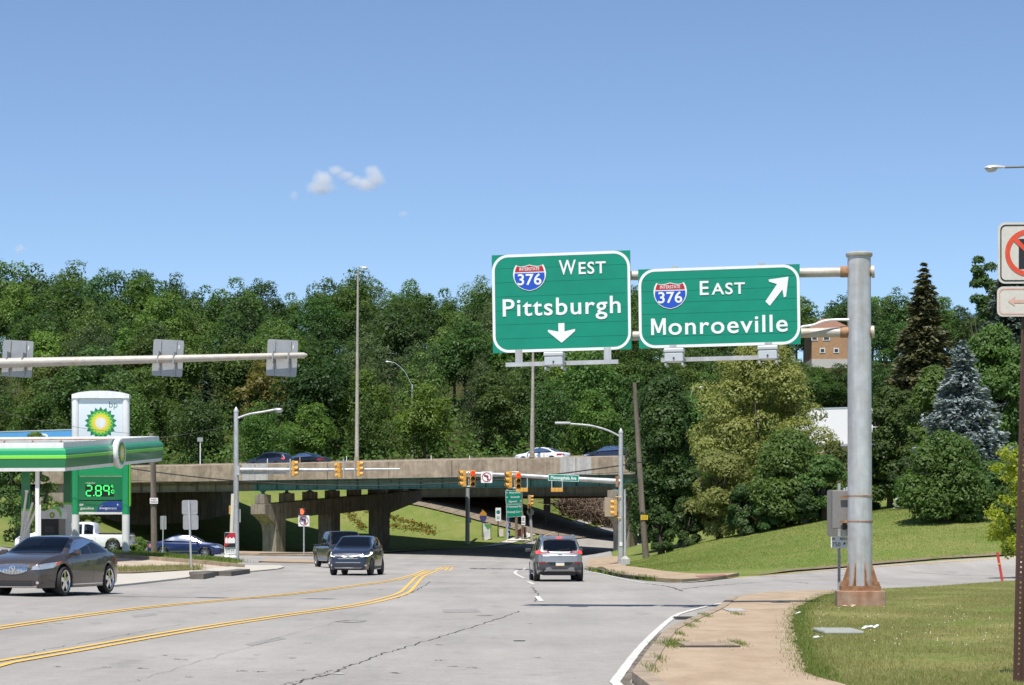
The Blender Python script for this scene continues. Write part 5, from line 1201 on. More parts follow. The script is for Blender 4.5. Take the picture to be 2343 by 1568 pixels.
def small_caps(fr, first, rest, x0, x1, yb, h1, h2, par, z=0.012):
    w = x1 - x0; w1 = h1 * (1.22 if first == 'W' else 0.66); mb = MB()
    text(fr, first, x0 + w1 / 2, yb + h1 / 2, h=h1, w=w1, z=z, offset=0.012, mb=mb); text(fr, rest, (x0 + w1 + 0.06 + x1) / 2, yb + h2 / 2, h=h2, w=w - w1 - 0.06, z=z, offset=0.016, spacing=1.12, mb=mb); mb.build("lettering", M_WHITE_S, par)
def guide_sign(name, label, corners):
    TL, TR, BR_, BL = [arm_pt(x, y, 0.30) for x, y in corners]
    o = (TL + TR + BR_ + BL) / 4; r = (TR - TL) + (BR_ - BL); u = (TL - BL) + (TR - BR_); fr = Frame(o, r, u); w = r.length / 2; h = u.length / 2
    root = empty(name, o, 0, label, "road sign")
    n_ = 7
    for i in range(n_):     # extruded planks, each its own board
        y0 = -h / 2 + h * i / n_; y1 = y0 + h / n_
        sheet(fr, [[(-w / 2, y0 + 0.003), (w / 2, y0 + 0.003), (w / 2, y1 - 0.003), (-w / 2, y1 - 0.003)]], 0.0, thick=0.045).build("panel", M_GREEN, root)
    sheet(fr, [[(-w / 2 + .01, -h / 2 + .01), (w / 2 - .01, -h / 2 + .01), (w / 2 - .01, h / 2 - .01), (-w / 2 + .01, h / 2 - .01)]], -0.012, thick=0.02).build("backing", mat("sign_green_dark", (0.0, 0.16, 0.09), 0.5, var=0.05), root)
    ring(fr, rrect(w - 0.005, h - 0.005, 0.36, 8), rrect(w - 0.125, h - 0.125, 0.30, 8), 0.004).build("border", M_WHITE_S, root)
    return root, fr, w, h
g1, fr, w, h = guide_sign("guide_sign", "green guide sign reading West Pittsburgh with a downward arrow", ((1122, 585), (1439, 572), (1446, 800), (1130, 808)))
S = w / 317.0
def q1(x, y): return ((x - 1284.5) * S, -(y - 691) * S)
shield(fr, (1213 - 1284.5) * S, 57 * S, 76 * S, 60 * S, g1)
small_caps(fr, "W", "EST", -4 * S, 103 * S, 62 * S, 32 * S, 26 * S, g1)
text(fr, "Pittsburgh", 0.5 * S, -9.5 * S, h=38 * S, w=270 * S, z=0.01, offset=0.012, spacing=1.1).build("lettering", M_WHITE_S, g1)
ar = [(-7, 23), (7, 23), (7, 4), (31, 9), (31, 4), (1, -21), (-1, -21), (-31, 4), (-31, 9), (-7, 4)]
sheet(fr, [[(x * S + 0, (y - 71) * S) for x, y in ar]], 0.01).build("arrow", M_WHITE_S, g1)
g2, fr2, w2, h2 = guide_sign("guide_sign", "green guide sign reading East Monroeville with a diagonal arrow", ((1459, 617), (1827, 604), (1833, 788), (1462, 798)))
S2 = w2 / 369.0
shield(fr2, -111 * S2, 28 * S2, 77 * S2, 61 * S2, g2)
small_caps(fr2, "E", "AST", -43 * S2, 60 * S2, 28 * S2, 31 * S2, 25 * S2, g2)
mb = text(fr2, "onroeville", 20 * S2, -42 * S2, h=38 * S2, w=272 * S2, z=0.01, offset=0.012, spacing=1.1)
Mx, Mh = -156 * S2, 38 * S2; q_ = 6.6 * S2; my = -42 * S2 - Mh / 2; mw = 34 * S2
sheet(fr2, [[(Mx, my), (Mx + q_, my), (Mx + q_, my + Mh * 0.68), (Mx + mw * 0.42, my + Mh * 0.12), (Mx + mw * 0.58, my + Mh * 0.12), (Mx + mw - q_, my + Mh * 0.68), (Mx + mw - q_, my), (Mx + mw, my), (Mx + mw, my + Mh), (Mx + mw - q_ * 1.2, my + Mh), (Mx + mw * 0.5, my + Mh * 0.38), (Mx + q_ * 1.2, my + Mh), (Mx, my + Mh)]], 0.01, mb); mb.build("lettering", M_WHITE_S, g2)
ar = [(-29, -27), (-17, -39), (10, -2), (12, -25), (15, -27), (28, 28), (-29, 16), (-27, 13), (-4, 12)]
ar = [(-41, -24), (-30, -36), (-2, -4), (0, -25), (5, -27), (12, 27), (-41, 20), (-40, 15), (-20, 13)]
ar = [(-10, -30), (0, -40), (29, -4), (32, -22), (37, -20), (43, 25), (-2, 20), (-1, 15), (17, 9)]
sheet(fr2, [[((x + 116) * S2, (y + 38) * S2) for x, y in ar]], 0.01).build("arrow", M_WHITE_S, g2)
# lighting brackets and lamp boxes under the signs
def bracket(fr, w, h, xs_, boxes, x0, x1, par):
    yb = -h / 2 - 0.27
    mb = MB(); mb.box(fr.p((x0 + x1) / 2, yb, 0.12), (x1 - x0, 0.09, 0.07), M=fr.R()); mb.build("walkway_rail", M_GALV, par)
    for x in xs_:
        mb = MB(); mb.box(fr.p(x, yb + 0.15, -0.02), (0.16, 0.36, 0.05), M=fr.R()); mb.build("hanger", M_GALV, par)
    for x in boxes:
        mb = MB(); mb.box(fr.p(x, yb + 0.02, 0.42), (0.40, 0.20, 0.34), M=fr.R(), bev=0.02); bx = mb.build("lamp_box", M_BOXG, par)
        mb = MB(); mb.box(fr.p(x, yb + 0.165, 0.42), (0.43, 0.09, 0.37), M=fr.R(), bev=0.02); mb.build("lamp_lid", M_BOXG, bx)
        for sx in (-0.18, 0.18):
            mb = MB(); mb.box(fr.p(x + sx, yb - 0.13, 0.32), (0.04, 0.05, 0.5), M=fr.R()); mb.build("bracket", M_GALV, bx)
        mb = MB(); mb.lathe([(0.02, 0), (0.02, 0.02)], fr.p(x, yb, 0.59), fr.n, 8); mb.build("latch", M_BLACKP, bx)
bracket(fr, w, h, (-0.95, 1.0), (-0.10,), -1.22, 1.25, g1)
bracket(fr2, w2, h2, (-1.0, 1.05), (-0.93, 1.06), -1.25, 1.28, g2)
for fr_, xs_, hh, root in ((fr2, (-0.95, 0.92), h2, g2),):
    for x in xs_: mb = MB(); mb.box(fr_.p(x, hh / 2 + 0.02, -0.06), (0.14, 0.06, 0.05), M=fr_.R()); mb.build("mounting_clip", M_GALV, root)

# sign back and cabinet behind the pole
bp = P(1918, 1175, 47.9); root = empty("road_sign", (bp.x, bp.y, tz(bp.x, bp.y)), 0, "grey rectangular sign seen from behind beside the gantry pole", "road sign")
fr = frame_at(1921, 1174, 47.9, 0.1); sheet(fr, [rrect(0.56, 1.02, 0.05)], 0, thick=0.012).build("panel", mat("dull_sign_back", (0.165, 0.165, 0.155), 0.6, metal=0.2, var=0.06), root)
mb = MB(); mb.box(P(1919, 1250, 47.8), (0.06, 0.04, 2.75)); mb.build("post", M_GALV, root)
cb = P(1923, 1172, 47.2); root = empty("equipment_cabinet", (cb.x, cb.y, cb.z - 0.3), 0, "small grey electrical cabinet strapped to the gantry pole", "cabinet")
mb = MB(); mb.box(P(1920, 1166, 47.1), (0.34, 0.26, 0.82), bev=0.015); cab = mb.build("housing", mat("cabinet_grey", (0.20, 0.19, 0.185), 0.6, var=0.08), root)
mb = MB(); mb.box(P(1937, 1170, 47.05), (0.04, 0.05, 1.05)); mb.box(P(1931, 1170, 47.05), (0.04, 0.04, 1.0)); mb.build("mounting_channel", M_GALV, root)
for py in (1137, 1194): mb = MB(); mb.box(P(1931, py, 46.9), (0.16, 0.05, 0.05)); mb.build("strap_bracket", M_RUST, root)
mb = MB(); mb.box(P(1931, 1204, 47.0), (0.10, 0.12, 0.16), bev=0.03); mb.build("meter", M_BLACKP, root)
# segment marker
mp = P(1919, 1365, 47.6); root = empty("route_marker", (mp.x, mp.y, tz(mp.x, mp.y)), 0, "small white marker sign reading SR 8010 750 on a post", "road sign")
fr = frame_at(1919, 1241, 47.5); sheet(fr, [rrect(0.355, 0.26, 0.04)], 0, thick=0.006).build("panel", M_WHITE_S, root)
mb = MB(); mb.box((P(1919, 1305, 47.55)), (0.055, 0.03, 1.42)); mb.build("post", M_GALV, root)
mb = MB(); text(fr, "SR", -0.12, 0.075, h=0.055, z=0.004, offset=0.01, mb=mb); text(fr, "8010", 0.10, 0.078, h=0.055, z=0.004, offset=0.008, mb=mb); text(fr, "750", -0.06, -0.045, h=0.085, z=0.004, offset=0.006, mb=mb)
sheet(fr, [[(0.085, -0.045), (0.10, -0.06), (0.125, -0.035), (0.138, -0.05), (0.138, -0.005), (0.09, -0.005), (0.105, -0.018)]], 0.004, mb); mb.build("lettering", M_BLACK_S, root)

# ------------------------------------------------------------------ close sign on the right
M_OLDWHITE = mat("crazed_white_sheeting", (0.56, 0.54, 0.49), 0.6, var=0.06, scale=6, fine=0.05, fscale=60)
M_ORANGE = mat("faded_red_sheeting", (0.62, 0.070, 0.028), 0.55, var=0.12, scale=5)
M_PINK = mat("bleached_red_sheeting", (0.60, 0.36, 0.29), 0.6, var=0.10, scale=9)
M_BROWN = mat("brown_post_paint", (0.068, 0.030, 0.022), 0.6, var=0.15, scale=5)
D_ = 21.8; p0 = P(2345, 1590, D_); root = empty("turn_sign", (p0.x, p0.y, tz(p0.x, p0.y)), 0, "white no-turn sign with red ring on a brown perforated post at the right edge", "road sign")
pt, pb = P(2349, 735, D_ + 0.05), P(2328.5, 1600, D_ + 0.05)
ax = (pb - pt); mb = MB(); 
top_ = P(2354, 520, D_ + 0.05)
bd = (pb - top_).normalized()
rv = Vector((1, -0.15, 0)); fr = Frame(pt, rv - bd * rv.dot(bd), -bd)
# U-channel post with a row of holes: side flanges and a web with perforations
Lp = (pb - top_).length
def post_seg(y0, y1, x0, x1, z0, z1): mb.add([fr.p(x, y, z) for x in (x0, x1) for y in (y0, y1) for z in (z0, z1)], [(0, 1, 3, 2), (4, 6, 7, 5), (0, 4, 5, 1), (2, 3, 7, 6), (0, 2, 6, 4), (1, 5, 7, 3)])
ytop = (pt - top_).length; ybot = -(pb - pt).length - 0.2
post_seg(ybot, ytop, -0.055, -0.035, -0.004, 0.0); post_seg(ybot, ytop, 0.035, 0.055, -0.004, 0.0); post_seg(ybot, ytop, -0.037, -0.032, -0.03, 0.0); post_seg(ybot, ytop, 0.032, 0.037, -0.03, 0.0)
y = ybot
while y < ytop:
    post_seg(y, y + 0.034, -0.034, 0.034, -0.032, -0.028); post_seg(y + 0.034, y + 0.051, -0.034, -0.008, -0.032, -0.028); post_seg(y + 0.034, y + 0.051, 0.008, 0.034, -0.032, -0.028); y += 0.051
mb.build("post", M_BROWN, root)
fr = Frame(P(2283 + 70, 579, D_), (1, -0.05, 0), (0.005, 0, 1)); s_ = D_ / F
o_ = 70 * s_
pan = sheet(fr, [rrect(0.61, 0.61, 0.07)], 0, thick=0.004).build("panel", M_OLDWHITE, root)
ring(fr, rrect(0.565, 0.565, 0.055), rrect(0.54, 0.54, 0.045), 0.003).build("border", M_BLACK_S, pan)
sheet(fr, [[(-0.10, -0.16), (-0.04, -0.16), (-0.04, 0.06), (0.04, 0.06), (0.04, 0.02), (0.14, 0.10), (0.04, 0.18), (0.04, 0.14), (-0.10, 0.14)]], 0.003).build("turn_arrow", M_BLACK_S, pan)
R_ = 0.235; ring(fr, circle(R_, 40), circle(R_ - 0.048, 40), 0.005).build("prohibition_ring", M_ORANGE, pan)
a_ = math.radians(135); d_ = Vector((math.cos(a_), math.sin(a_))); n2 = Vector((-d_.y, d_.x)) * 0.022; e1 = d_ * (R_ - 0.03)
sheet(fr, [[tuple(e1 + n2), tuple(e1 - n2), tuple(-e1 - n2), tuple(-e1 + n2)]], 0.007).build("prohibition_bar", M_ORANGE, pan)
fr = Frame(P(2281 + 66, 690, D_ - 0.005), (1, -0.05, 0), (0.01, 0, 1)); pan2 = sheet(fr, [rrect(0.575, 0.30, 0.06)], 0, thick=0.004).build("supplement_panel", M_OLDWHITE, root)
ring(fr, rrect(0.54, 0.262, 0.05), rrect(0.515, 0.237, 0.04), 0.003).build("border", M_PINK, pan2)
sheet(fr, [[(-0.18, 0), (-0.11, 0.05), (-0.12, 0.015), (0.18, 0.015), (0.18, -0.015), (-0.12, -0.015), (-0.11, -0.05)]], 0.004).build("arrow", M_PINK, pan2)

# ------------------------------------------------------------------ street lamps
M_LAMPG = mat("lamp_housing", (0.55, 0.56, 0.57), 0.4, metal=0.3, var=0.05)
M_LENS = mat("lamp_lens", (0.45, 0.47, 0.48), 0.1, var=0.02, coat=0.6)
def cobra(par, p, d, L_=0.75, bowl=True):
    """Cobra head luminaire with its neck at p pointing along d."""
    d = Vector(d).normalized(); r = d.cross(Vector((0, 0, 1))).normalized(); u = r.cross(d)
    prof = [(0.0, 0.05, 0.05), (0.15, 0.07, 0.07), (0.4, 0.13, 0.10), (0.65, 0.155, 0.10), (0.85, 0.14, 0.08), (1.0, 0.04, 0.02)]
    mb = MB(); n = 12; vs = []
    for t, w_, h_ in prof:
        c = p + d * (t * L_)
        for k in range(n):
            a = 2 * math.pi * k / n; z = math.sin(a) * h_; z = z if z > 0 else z * 0.35
            vs.append(c + r * math.cos(a) * w_ + u * z)
    fs = [(i * n + k, i * n + (k + 1) % n, (i + 1) * n + (k + 1) % n, (i + 1) * n + k) for i in range(len(prof) - 1) for k in range(n)] + [tuple(range(n)), tuple((len(prof) - 1) * n + k for k in range(n))]
    mb.add(vs, fs); hd_ = mb.build("lamp_head", M_LAMPG, par, smooth=True)
    if bowl:
        mb = MB(); c = p + d * (0.66 * L_) - u * 0.03
        vs = [];
        for j in range(5):
            f_ = math.cos(j / 4 * math.pi / 2); z = -0.13 * math.sin(j / 4 * math.pi / 2)
            for k in range(12): a = 2 * math.pi * k / 12; vs.append(c + d * math.cos(a) * 0.22 * max(f_, .02) + r * math.sin(a) * 0.14 * max(f_, .02) + u * z)
        mb.add(vs, [(i * 12 + k, i * 12 + (k + 1) % 12, (i + 1) * 12 + (k + 1) % 12, (i + 1) * 12 + k) for i in range(4) for k in range(12)]); mb.build("lens", M_LENS, hd_, smooth=True)
def lamp_post(name, label, px, base, top, d, rad0, rad1, arm, m, head_dir, L_=0.75, z0=None, group=None):
    b = P(px, base, d); zb = tz(b.x, b.y) if z0 is None else z0
    t = P(px, top, d); root = empty(name, (b.x, b.y, zb), 0, label, "street lamp", group)
    mb = MB(); mb.tube([(b.x, b.y, zb - 0.1), (t.x, t.y, t.z)], [rad0, rad1], 14); mb.build("pole", m, root, smooth=True)
    pts = [Vector(p) for p in arm]; mb = MB(); mb.tube(smooth_pts(pts, 5), 0.035, 8); mb.build("arm", m, root, smooth=True)
    cobra(root, pts[-1], head_dir, L_); return root
M_POLE_W = mat("weathered_steel_pole", (0.42, 0.38, 0.32), 0.7, metal=0.2, var=0.2, scale=1.5, streak=0.3)
def mast(px, top, a_, label, armpx, armpy):
    # a light mast standing on the median barrier
    k = (px - CX) / F; a = a_; b = 12.1
    for _ in range(30):
        p = B(a, b, 0); a += ((k * p.y - p.x)) * 0.9
    p = B(a, b, 8.70); t = P(px, top, p.y); root = empty("light_mast", p, 0, label, "street lamp")
    mb = MB(); mb.tube([p, (t.x + 0.1, t.y, t.z)], [0.20, 0.085], 12); mb.build("pole", M_POLE_W, root, smooth=True)
    mb = MB(); mb.lathe([(0.3, 0), (0.3, 0.08), (0.22, 0.1), (0.22, 0.4)], p, (0, 0, 1), 12); mb.build("base", M_BCONC, root)
    e = P(*armpx, p.y); mb = MB(); pts = smooth_pts([Vector((t.x + 0.1, t.y, t.z - 0.1)), Vector((t.x + 0.2, t.y, t.z + 0.5)), e], 5); mb.tube(pts, 0.05, 8); mb.build("arm", M_POLE_W, root, smooth=True)
    cobra(root, e, (1, 0, -0.12), 0.75)
mast(816, 628, 7, "very tall light mast on the overpass left of the green signs", (824, 612), 0)
mast(1217, 760, 23, "slender light mast on the overpass beneath the Pittsburgh sign", (1226, 745), 0)
b = P(943, 1000, 262); lamp_post("street_lamp", "distant curved street lamp among the trees behind the overpass", 943, 1010, 880, 262, 0.12, 0.10, [P(943, 885, 262), P(925, 850, 262), P(905, 832, 262), P(896, 829, 262)], M_GALV, (-1, 0, 0.1), 0.8, z0=9)
lamp_post("street_lamp", "small far street lamp left of the yellowish tree", 1578, 960, 912, 190, 0.08, 0.06, [P(1579, 915, 190), P(1584, 893, 190), P(1596, 887, 190)], M_GALV, (1, 0, 0.1), 0.5, z0=7.6)
rb_ = P(2460, 1280, 76); lamp_post("street_lamp", "street lamp reaching in at the top right corner", 2470, 1280, 400, 76, 0.11, 0.08, [P(2470, 405, 76), P(2420, 385, 76), P(2375, 378, 76), P(2342, 382, 76), P(2298, 383.5, 76)], mat("dark_bracket", (0.16, 0.15, 0.14), 0.6, metal=0.3), (-1, 0, -0.03), 0.72)

# ------------------------------------------------------------------ traffic signals
M_SIG = mat("signal_yellow", (0.62, 0.33, 0.062), 0.5, var=0.06)
M_LENS_OFF = mat("dark_signal_lens", (0.03, 0.028, 0.025), 0.25, var=0.1)
M_LENS_RED = mat("red_signal_lens", (0.6, 0.02, 0.01), 0.3, emit=(1.0, 0.03, 0.015), estr=1.5, var=0)
M_BLK = mat("signal_interior", (0.012, 0.012, 0.012), 0.6, var=0)
def signal(name, label, loc, yaw, red=False, lean=0.0, group=None, visor=0.22, back=None, horizontal=False, sc=1.0, cat="traffic light"):
    """Three-section signal head; front faces local -y before yaw."""
    root = empty(name, loc, yaw, label, cat, group); root.rotation_euler = (lean, math.pi / 2 if horizontal else 0, yaw); root.scale = (sc, sc, sc)
    mb = MB()
    for k in (-1, 0, 1): mb.box((0, 0, k * 0.345), (0.34, 0.20, 0.335), bev=0.025)
    hs = mb.build("housing", M_SIG, root, local=True)
    for k in (1, 0, -1):
        mb = MB(); mb.lathe([(0.13, 0.0), (0.10, 0.03), (0.0, 0.045)], (0, -0.10, k * 0.345), (0, -1, 0), 20, cap=False); mb.build("lens", M_LENS_RED if (red and k == 1) else M_LENS_OFF, hs, smooth=True, local=True)
        mb = MB(); n = 18; vs = []
        for (yy, r_) in ((-0.10, 0.152), (-0.10 - visor, 0.148)):
            for i in range(n + 1):
                a = math.radians(-52 + 284 * i / n); L__ = yy + (visor * 0.35 if (yy < -0.11 and math.sin(a) < -0.2) else 0); vs.append((r_ * math.cos(a), L__, k * 0.345 + r_ * math.sin(a)))
        for (yy, r_) in ((-0.10, 0.143), (-0.10 - visor, 0.140)):
            for i in range(n + 1):
                a = math.radians(-52 + 284 * i / n); L__ = yy + (visor * 0.35 if (yy < -0.11 and math.sin(a) < -0.2) else 0); vs.append((r_ * math.cos(a), L__, k * 0.345 + r_ * math.sin(a)))
        N1 = n + 1; fs = []
        for i in range(n): fs += [(i, i + 1, N1 + i + 1, N1 + i), (2 * N1 + i, 3 * N1 + i, 3 * N1 + i + 1, 2 * N1 + i + 1), (N1 + i, N1 + i + 1, 3 * N1 + i + 1, 3 * N1 + i)]
        mb.add(vs, fs); mb.build("visor", M_SIG, hs, smooth=True, local=True)
    if back:
        mb = MB(); mb.box((0, 0.11, 0), (0.62, 0.015, 1.35), bev=0.005); mb.build("backplate", back, root, local=True)
    return root
def signal_pole(name, label, px, base, d, top, rad0, rad1):
    b = P(px, base, d); zb = tz(b.x, b.y); t = P(px, top, d); root = empty(name, (b.x, b.y, zb), 0, label, "signal pole")
    mb = MB(); mb.tube([(b.x, b.y, zb - 0.05), (t.x, t.y, t.z)], [rad0, rad1], 16); mb.build("pole", M_GALV, root, smooth=True)
    mb = MB(); mb.lathe([(rad1 * 1.1, 0), (rad1 * 1.15, 0.1), (rad1 * 0.6, 0.22), (0.02, 0.3)], t, (0, 0, 1), 12); mb.build("pole_cap", M_GALV, root, smooth=True)
    return root
DR = 124.0
rp = signal_pole("signal_pole", "grey signal pole with lamp and mast arm at the far corner", 1420, 1295, DR, 992, 0.165, 0.12)
mb = MB(); mb.tube([P(1418, 1102, DR), P(1300, 1095, DR), P(1180, 1087.5, DR), P(1052, 1082.5, DR)], [0.16, 0.13, 0.11, 0.085], 14); mb.build("mast_arm", M_GALV, rp, smooth=True)
mb = MB(); mb.box(P(1411, 1102, DR), (0.16, 0.4, 0.62)); mb.build("arm_plate", M_RUST, rp)
mb = MB(); mb.tube(smooth_pts([P(1418, 999, DR), P(1390, 985, DR), P(1350, 974, DR), P(1303, 970, DR)], 5), [0.055] * 16, 10); mb.build("lamp_arm", M_GALV, rp, smooth=True)
mb = MB(); mb.box(P(1287, 968, DR), (0.9, 0.28, 0.13), bev=0.05); mb.build("lamp_head", M_LAMPG, rp, smooth=True)
mb = MB(); mb.box(P(1420, 1245, DR - 0.17), (0.16, 0.02, 0.22)); mb.build("notice_plate", M_WHITE_S, rp)
R180 = math.pi
for (px, py, yaw, red, lab) in ((1061, 1095, -1.15, False, "leftmost yellow signal head on the long mast arm, turned sideways"), (1081, 1095.5, 0.12, True, "yellow signal head showing red left of the no-left-turn sign"),
                             (1166, 1098, -1.15, False, "sideways yellow signal head right of the no-left-turn sign"), (1185, 1100.5, 0.12, True, "yellow signal head showing red nearest the street name sign")):
    signal("traffic_signal", lab, P(px, py, DR - 0.45), yaw, red, group="traffic signals on the mast arms", sc=0.90)
for px, y0, y1 in ((1071, 1078, 1113), (1175, 1079, 1117)):
    mb = MB(); mb.tube([P(px, y0, DR - 0.2), P(px + 2, y1, DR - 0.2)], 0.035, 8); mb.tube([P(px - 12, y1, DR - 0.4), P(px + 12, y1, DR - 0.4)], 0.025, 6); mb.tube([P(px - 12, y0 + 1, DR - 0.4), P(px + 12, y0 + 1, DR - 0.4)], 0.025, 6); mb.build("signal_bracket", M_GALV, rp)
def no_left(px, py, d, label, size=0.64, post=None, yaw=0.0, z0=None, face=M_WHITE_S):
    fr = frame_at(px, py, d, yaw); b = P(px, py, d); zb = (tz(b.x, b.y) if z0 is None else z0)
    root = empty("turn_sign", (b.x, b.y, zb), 0, label, "road sign")
    pn = sheet(fr, [rrect(size, size, 0.05)], 0, thick=0.02).build("panel", face, root)
    k = size / 0.64
    sheet(fr, [[(x * k, y * k) for x, y in ((0.03, -0.19), (0.10, -0.19), (0.10, 0.06), (0.05, 0.11), (-0.06, 0.11), (-0.06, 0.16), (-0.18, 0.075), (-0.06, -0.01), (-0.06, 0.04), (0.03, 0.04))]], 0.006).build("turn_arrow", M_BLACK_S, pn)
    ring(fr, circle(0.27 * k, 32), circle(0.225 * k, 32), 0.008).build("prohibition_ring", M_RED_S, pn)
    a_ = math.radians(135); e = 0.24 * k; w_ = 0.022 * k; dx, dy = math.cos(a_), math.sin(a_)
    sheet(fr, [[(dx * e - dy * w_, dy * e + dx * w_), (dx * e + dy * w_, dy * e - dx * w_), (-dx * e + dy * w_, -dy * e - dx * w_), (-dx * e - dy * w_, -dy * e + dx * w_)]], 0.011).build("prohibition_bar", M_RED_S, pn)
    if post: mb = MB(); t = fr.p(0, 0.1, -0.03); mb.tube([t, (t.x, t.y, zb)], post, 8); mb.build("post", M_GALV, root)
    return root
no_left(1113, 1092, DR - 0.3, "square no-left-turn sign hanging on the mast arm", z0=P(0, 1105, DR).z)
fr = frame_at(1289, 1093.5, DR - 0.3, 0, -0.035); st = empty("street_name_sign", fr.p(0, -0.2), 0, "green street name sign on the mast arm reading Monongahela Ave", "street sign")
sheet(fr, [rrect(1.74, 0.37, 0.04)], 0, thick=0.03).build("panel", M_WHITE_S, st); sheet(fr, [rrect(1.69, 0.32, 0.03)], 0.003).build("face", M_GREEN, st)
text(fr, "Monongahela Ave", 0, 0.005, h=0.19, w=1.44, z=0.007, offset=0.025).build("lettering", M_WHITE_S, st)
# side-mounted signals on the right pole
signal("traffic_signal", "yellow signal head strapped low on the far corner pole, seen from the side", P(1407, 1162, DR - 0.25), -1.5, False, sc=0.88, group="traffic signals on the mast arms")
sb = P(1393, 1160, DR + 0.3); root = empty("signal_backplate", (sb.x, sb.y, sb.z - 0.5), 0, "tan metal plate behind the low signal head", "plate"); mb = MB(); mb.box(sb, (0.5, 0.04, 1.1), bev=0.01); mb.build("plate", mat("tan_plate", (0.36, 0.29, 0.21), 0.6, var=0.05), root)
mb = MB(); mb.tube([P(1408, 1137, DR - 0.2), P(1420, 1137, DR - 0.2)], 0.03, 6); mb.tube([P(1408, 1185, DR - 0.2), P(1420, 1185, DR - 0.2)], 0.03, 6); mb.build("signal_clamp", M_SIG, rp)
cd = P(1430, 1295, 121.5); root = empty("conduit_post", (cd.x, cd.y, tz(cd.x, cd.y)), 0, "thin steel conduit post on a small concrete footing by the corner pole", "post")
zc = tz(cd.x, cd.y); mb = MB(); mb.tube([(cd.x, cd.y, zc), P(1429, 1120, 121.5)], 0.06, 10); mb.build("post", M_GALV, root, smooth=True)
mb = MB(); mb.box((cd.x, cd.y, zc + 0.14), (0.5, 0.4, 0.4)); mb.add([(cd.x + a * .25, cd.y + b * .2, zc + .34) for a, b in ((-1, -1), (1, -1), (1, 1), (-1, 1))] + [(cd.x + a * .08, cd.y + b * .08, zc + .50) for a, b in ((-1, -1), (1, -1), (1, 1), (-1, 1))], [(0, 1, 5, 4), (1, 2, 6, 5), (2, 3, 7, 6), (3, 0, 4, 7), (4, 5, 6, 7)]); mb.build("footing", M_BCONC2, root)
# left signal pole
DL = 117.0
lp = signal_pole("signal_pole", "grey signal pole with lamp arm beside the tobacco advert", 540, 1285, DL, 944, 0.165, 0.12)
mb = MB(); mb.tube([P(546, 1075, DL), P(720, 1075.5, DL), P(915, 1073.5, DL)], [0.115, 0.09, 0.05], 12); mb.build("mast_arm", M_GALV, lp, smooth=True)
mb = MB(); mb.box(P(545, 1077, DL), (0.18, 0.3, 0.5)); mb.build("arm_plate", M_GALV, lp)
mb = MB(); mb.tube(smooth_pts([P(541, 958, DL), P(570, 948, DL), P(600, 943, DL), P(626, 938, DL)], 5), 0.06, 8); mb.build("lamp_arm", M_GALV, lp, smooth=True); cobra(lp, P(624, 938.5, DL), (1, 0, 0.05), 0.52)
mb = MB(); mb.box(P(549, 1180, DL), (0.05, 0.1, 0.7)); mb.build("cabinet", M_GALV, lp)
fr = frame_at(603, 1077.5, DL + 0.16, 0, 0.005); st = empty("street_name_sign", fr.p(0, -0.2), 0, "long grey sign panel seen from behind on the left mast arm", "street sign"); sheet(fr, [rrect(2.45, 0.36, 0.05)], 0, thick=0.02).build("panel", M_GALV, st)
for x in (-0.9, 0, 0.9): mb = MB(); mb.box(fr.p(x, 0, 0.06), (0.05, 0.30, 0.04), M=fr.R()); mb.build("clamp", M_GALV, st)
for (px, py, yaw, lab) in ((671, 1072, 1.50, "yellow signal head nearest the left pole on the short mast arm"), (777, 1076, -2.0, "tilted yellow signal head with visors facing left on the left mast arm"), (820, 1073, 1.50, "yellow signal head in front of the tall light mast's foot")):
    signal("traffic_signal", lab, P(px, py, DL - 0.18), yaw, False, lean=0.08 if px == 777 else 0, group="traffic signals on the mast arms", sc=0.8)
for px in (664, 786, 812): mb = MB(); mb.tube([P(px, 1050, DL - 0.1), P(px, 1094, DL - 0.1)], 0.04, 6); mb.build("signal_bracket", M_GALV, lp)
ps = P(526, 1167, DL + 0.4); signal("traffic_signal", "small yellow pedestrian signal on the left pole", ps, 1.5, False, sc=0.45, visor=0.05, group="pedestrian signals")
# signals hung under the overpass
for px, py, lab in ((1194, 1121, "yellow signal lying sideways under the girder near the road sign board"), (1274, 1121, "yellow signal lying sideways under the girder below the street name sign")):
    signal("traffic_signal", lab, P(px, py, 168), math.pi * 0.94, False, horizontal=True, sc=0.9, group="signals hung under the overpass")
    root = empty("signal_hanger", P(px, 1112, 168), 0, "pair of hangers holding the signal " + ("near the road sign board" if px == 1194 else "below the street name sign"), "bracket")
    for s in (-12, 12):
        mb = MB(); mb.tube([P(px + s, 1118, 168), P(px + s, 1095, 171)], 0.03, 6); mb.build("rod", M_GALV, root)
# pole and heads standing beyond the overpass
q = P(1069, 1246, 213); d = q.y; mb = MB(); root = empty("signal_pole", (q.x, q.y, tz(q.x, q.y)), 0, "grey pole on the verge rising behind the girders", "signal pole")
mb.tube([(q.x, q.y, tz(q.x, q.y)), (q.x + 0.05, q.y, 8.5)], [0.22, 0.18], 12); mb.build("pole", M_GALV, root, smooth=True); mb = MB(); mb.lathe([(0.36, 0), (0.36, 0.05)], (q.x, q.y, tz(q.x, q.y)), (0, 0, 1), 12); mb.build("base_plate", M_GALV, root)
mb = MB(); mb.box(P(1075, 1190, d), (0.22, 0.04, 0.55)); mb.build("notice_plate", M_WHITE_S, root)
q = P(1217, 1225, 214); d = q.y; root = empty("signal_pole", (q.x, q.y, tz(q.x, q.y)), 0, "leaning thin pole with yellow signal beside the second bridge's pier", "signal pole")
mb = MB(); mb.tube([(q.x, q.y, tz(q.x, q.y)), P(1210, 1133, d)], 0.14, 10); mb.build("pole", M_GALV, root, smooth=True)
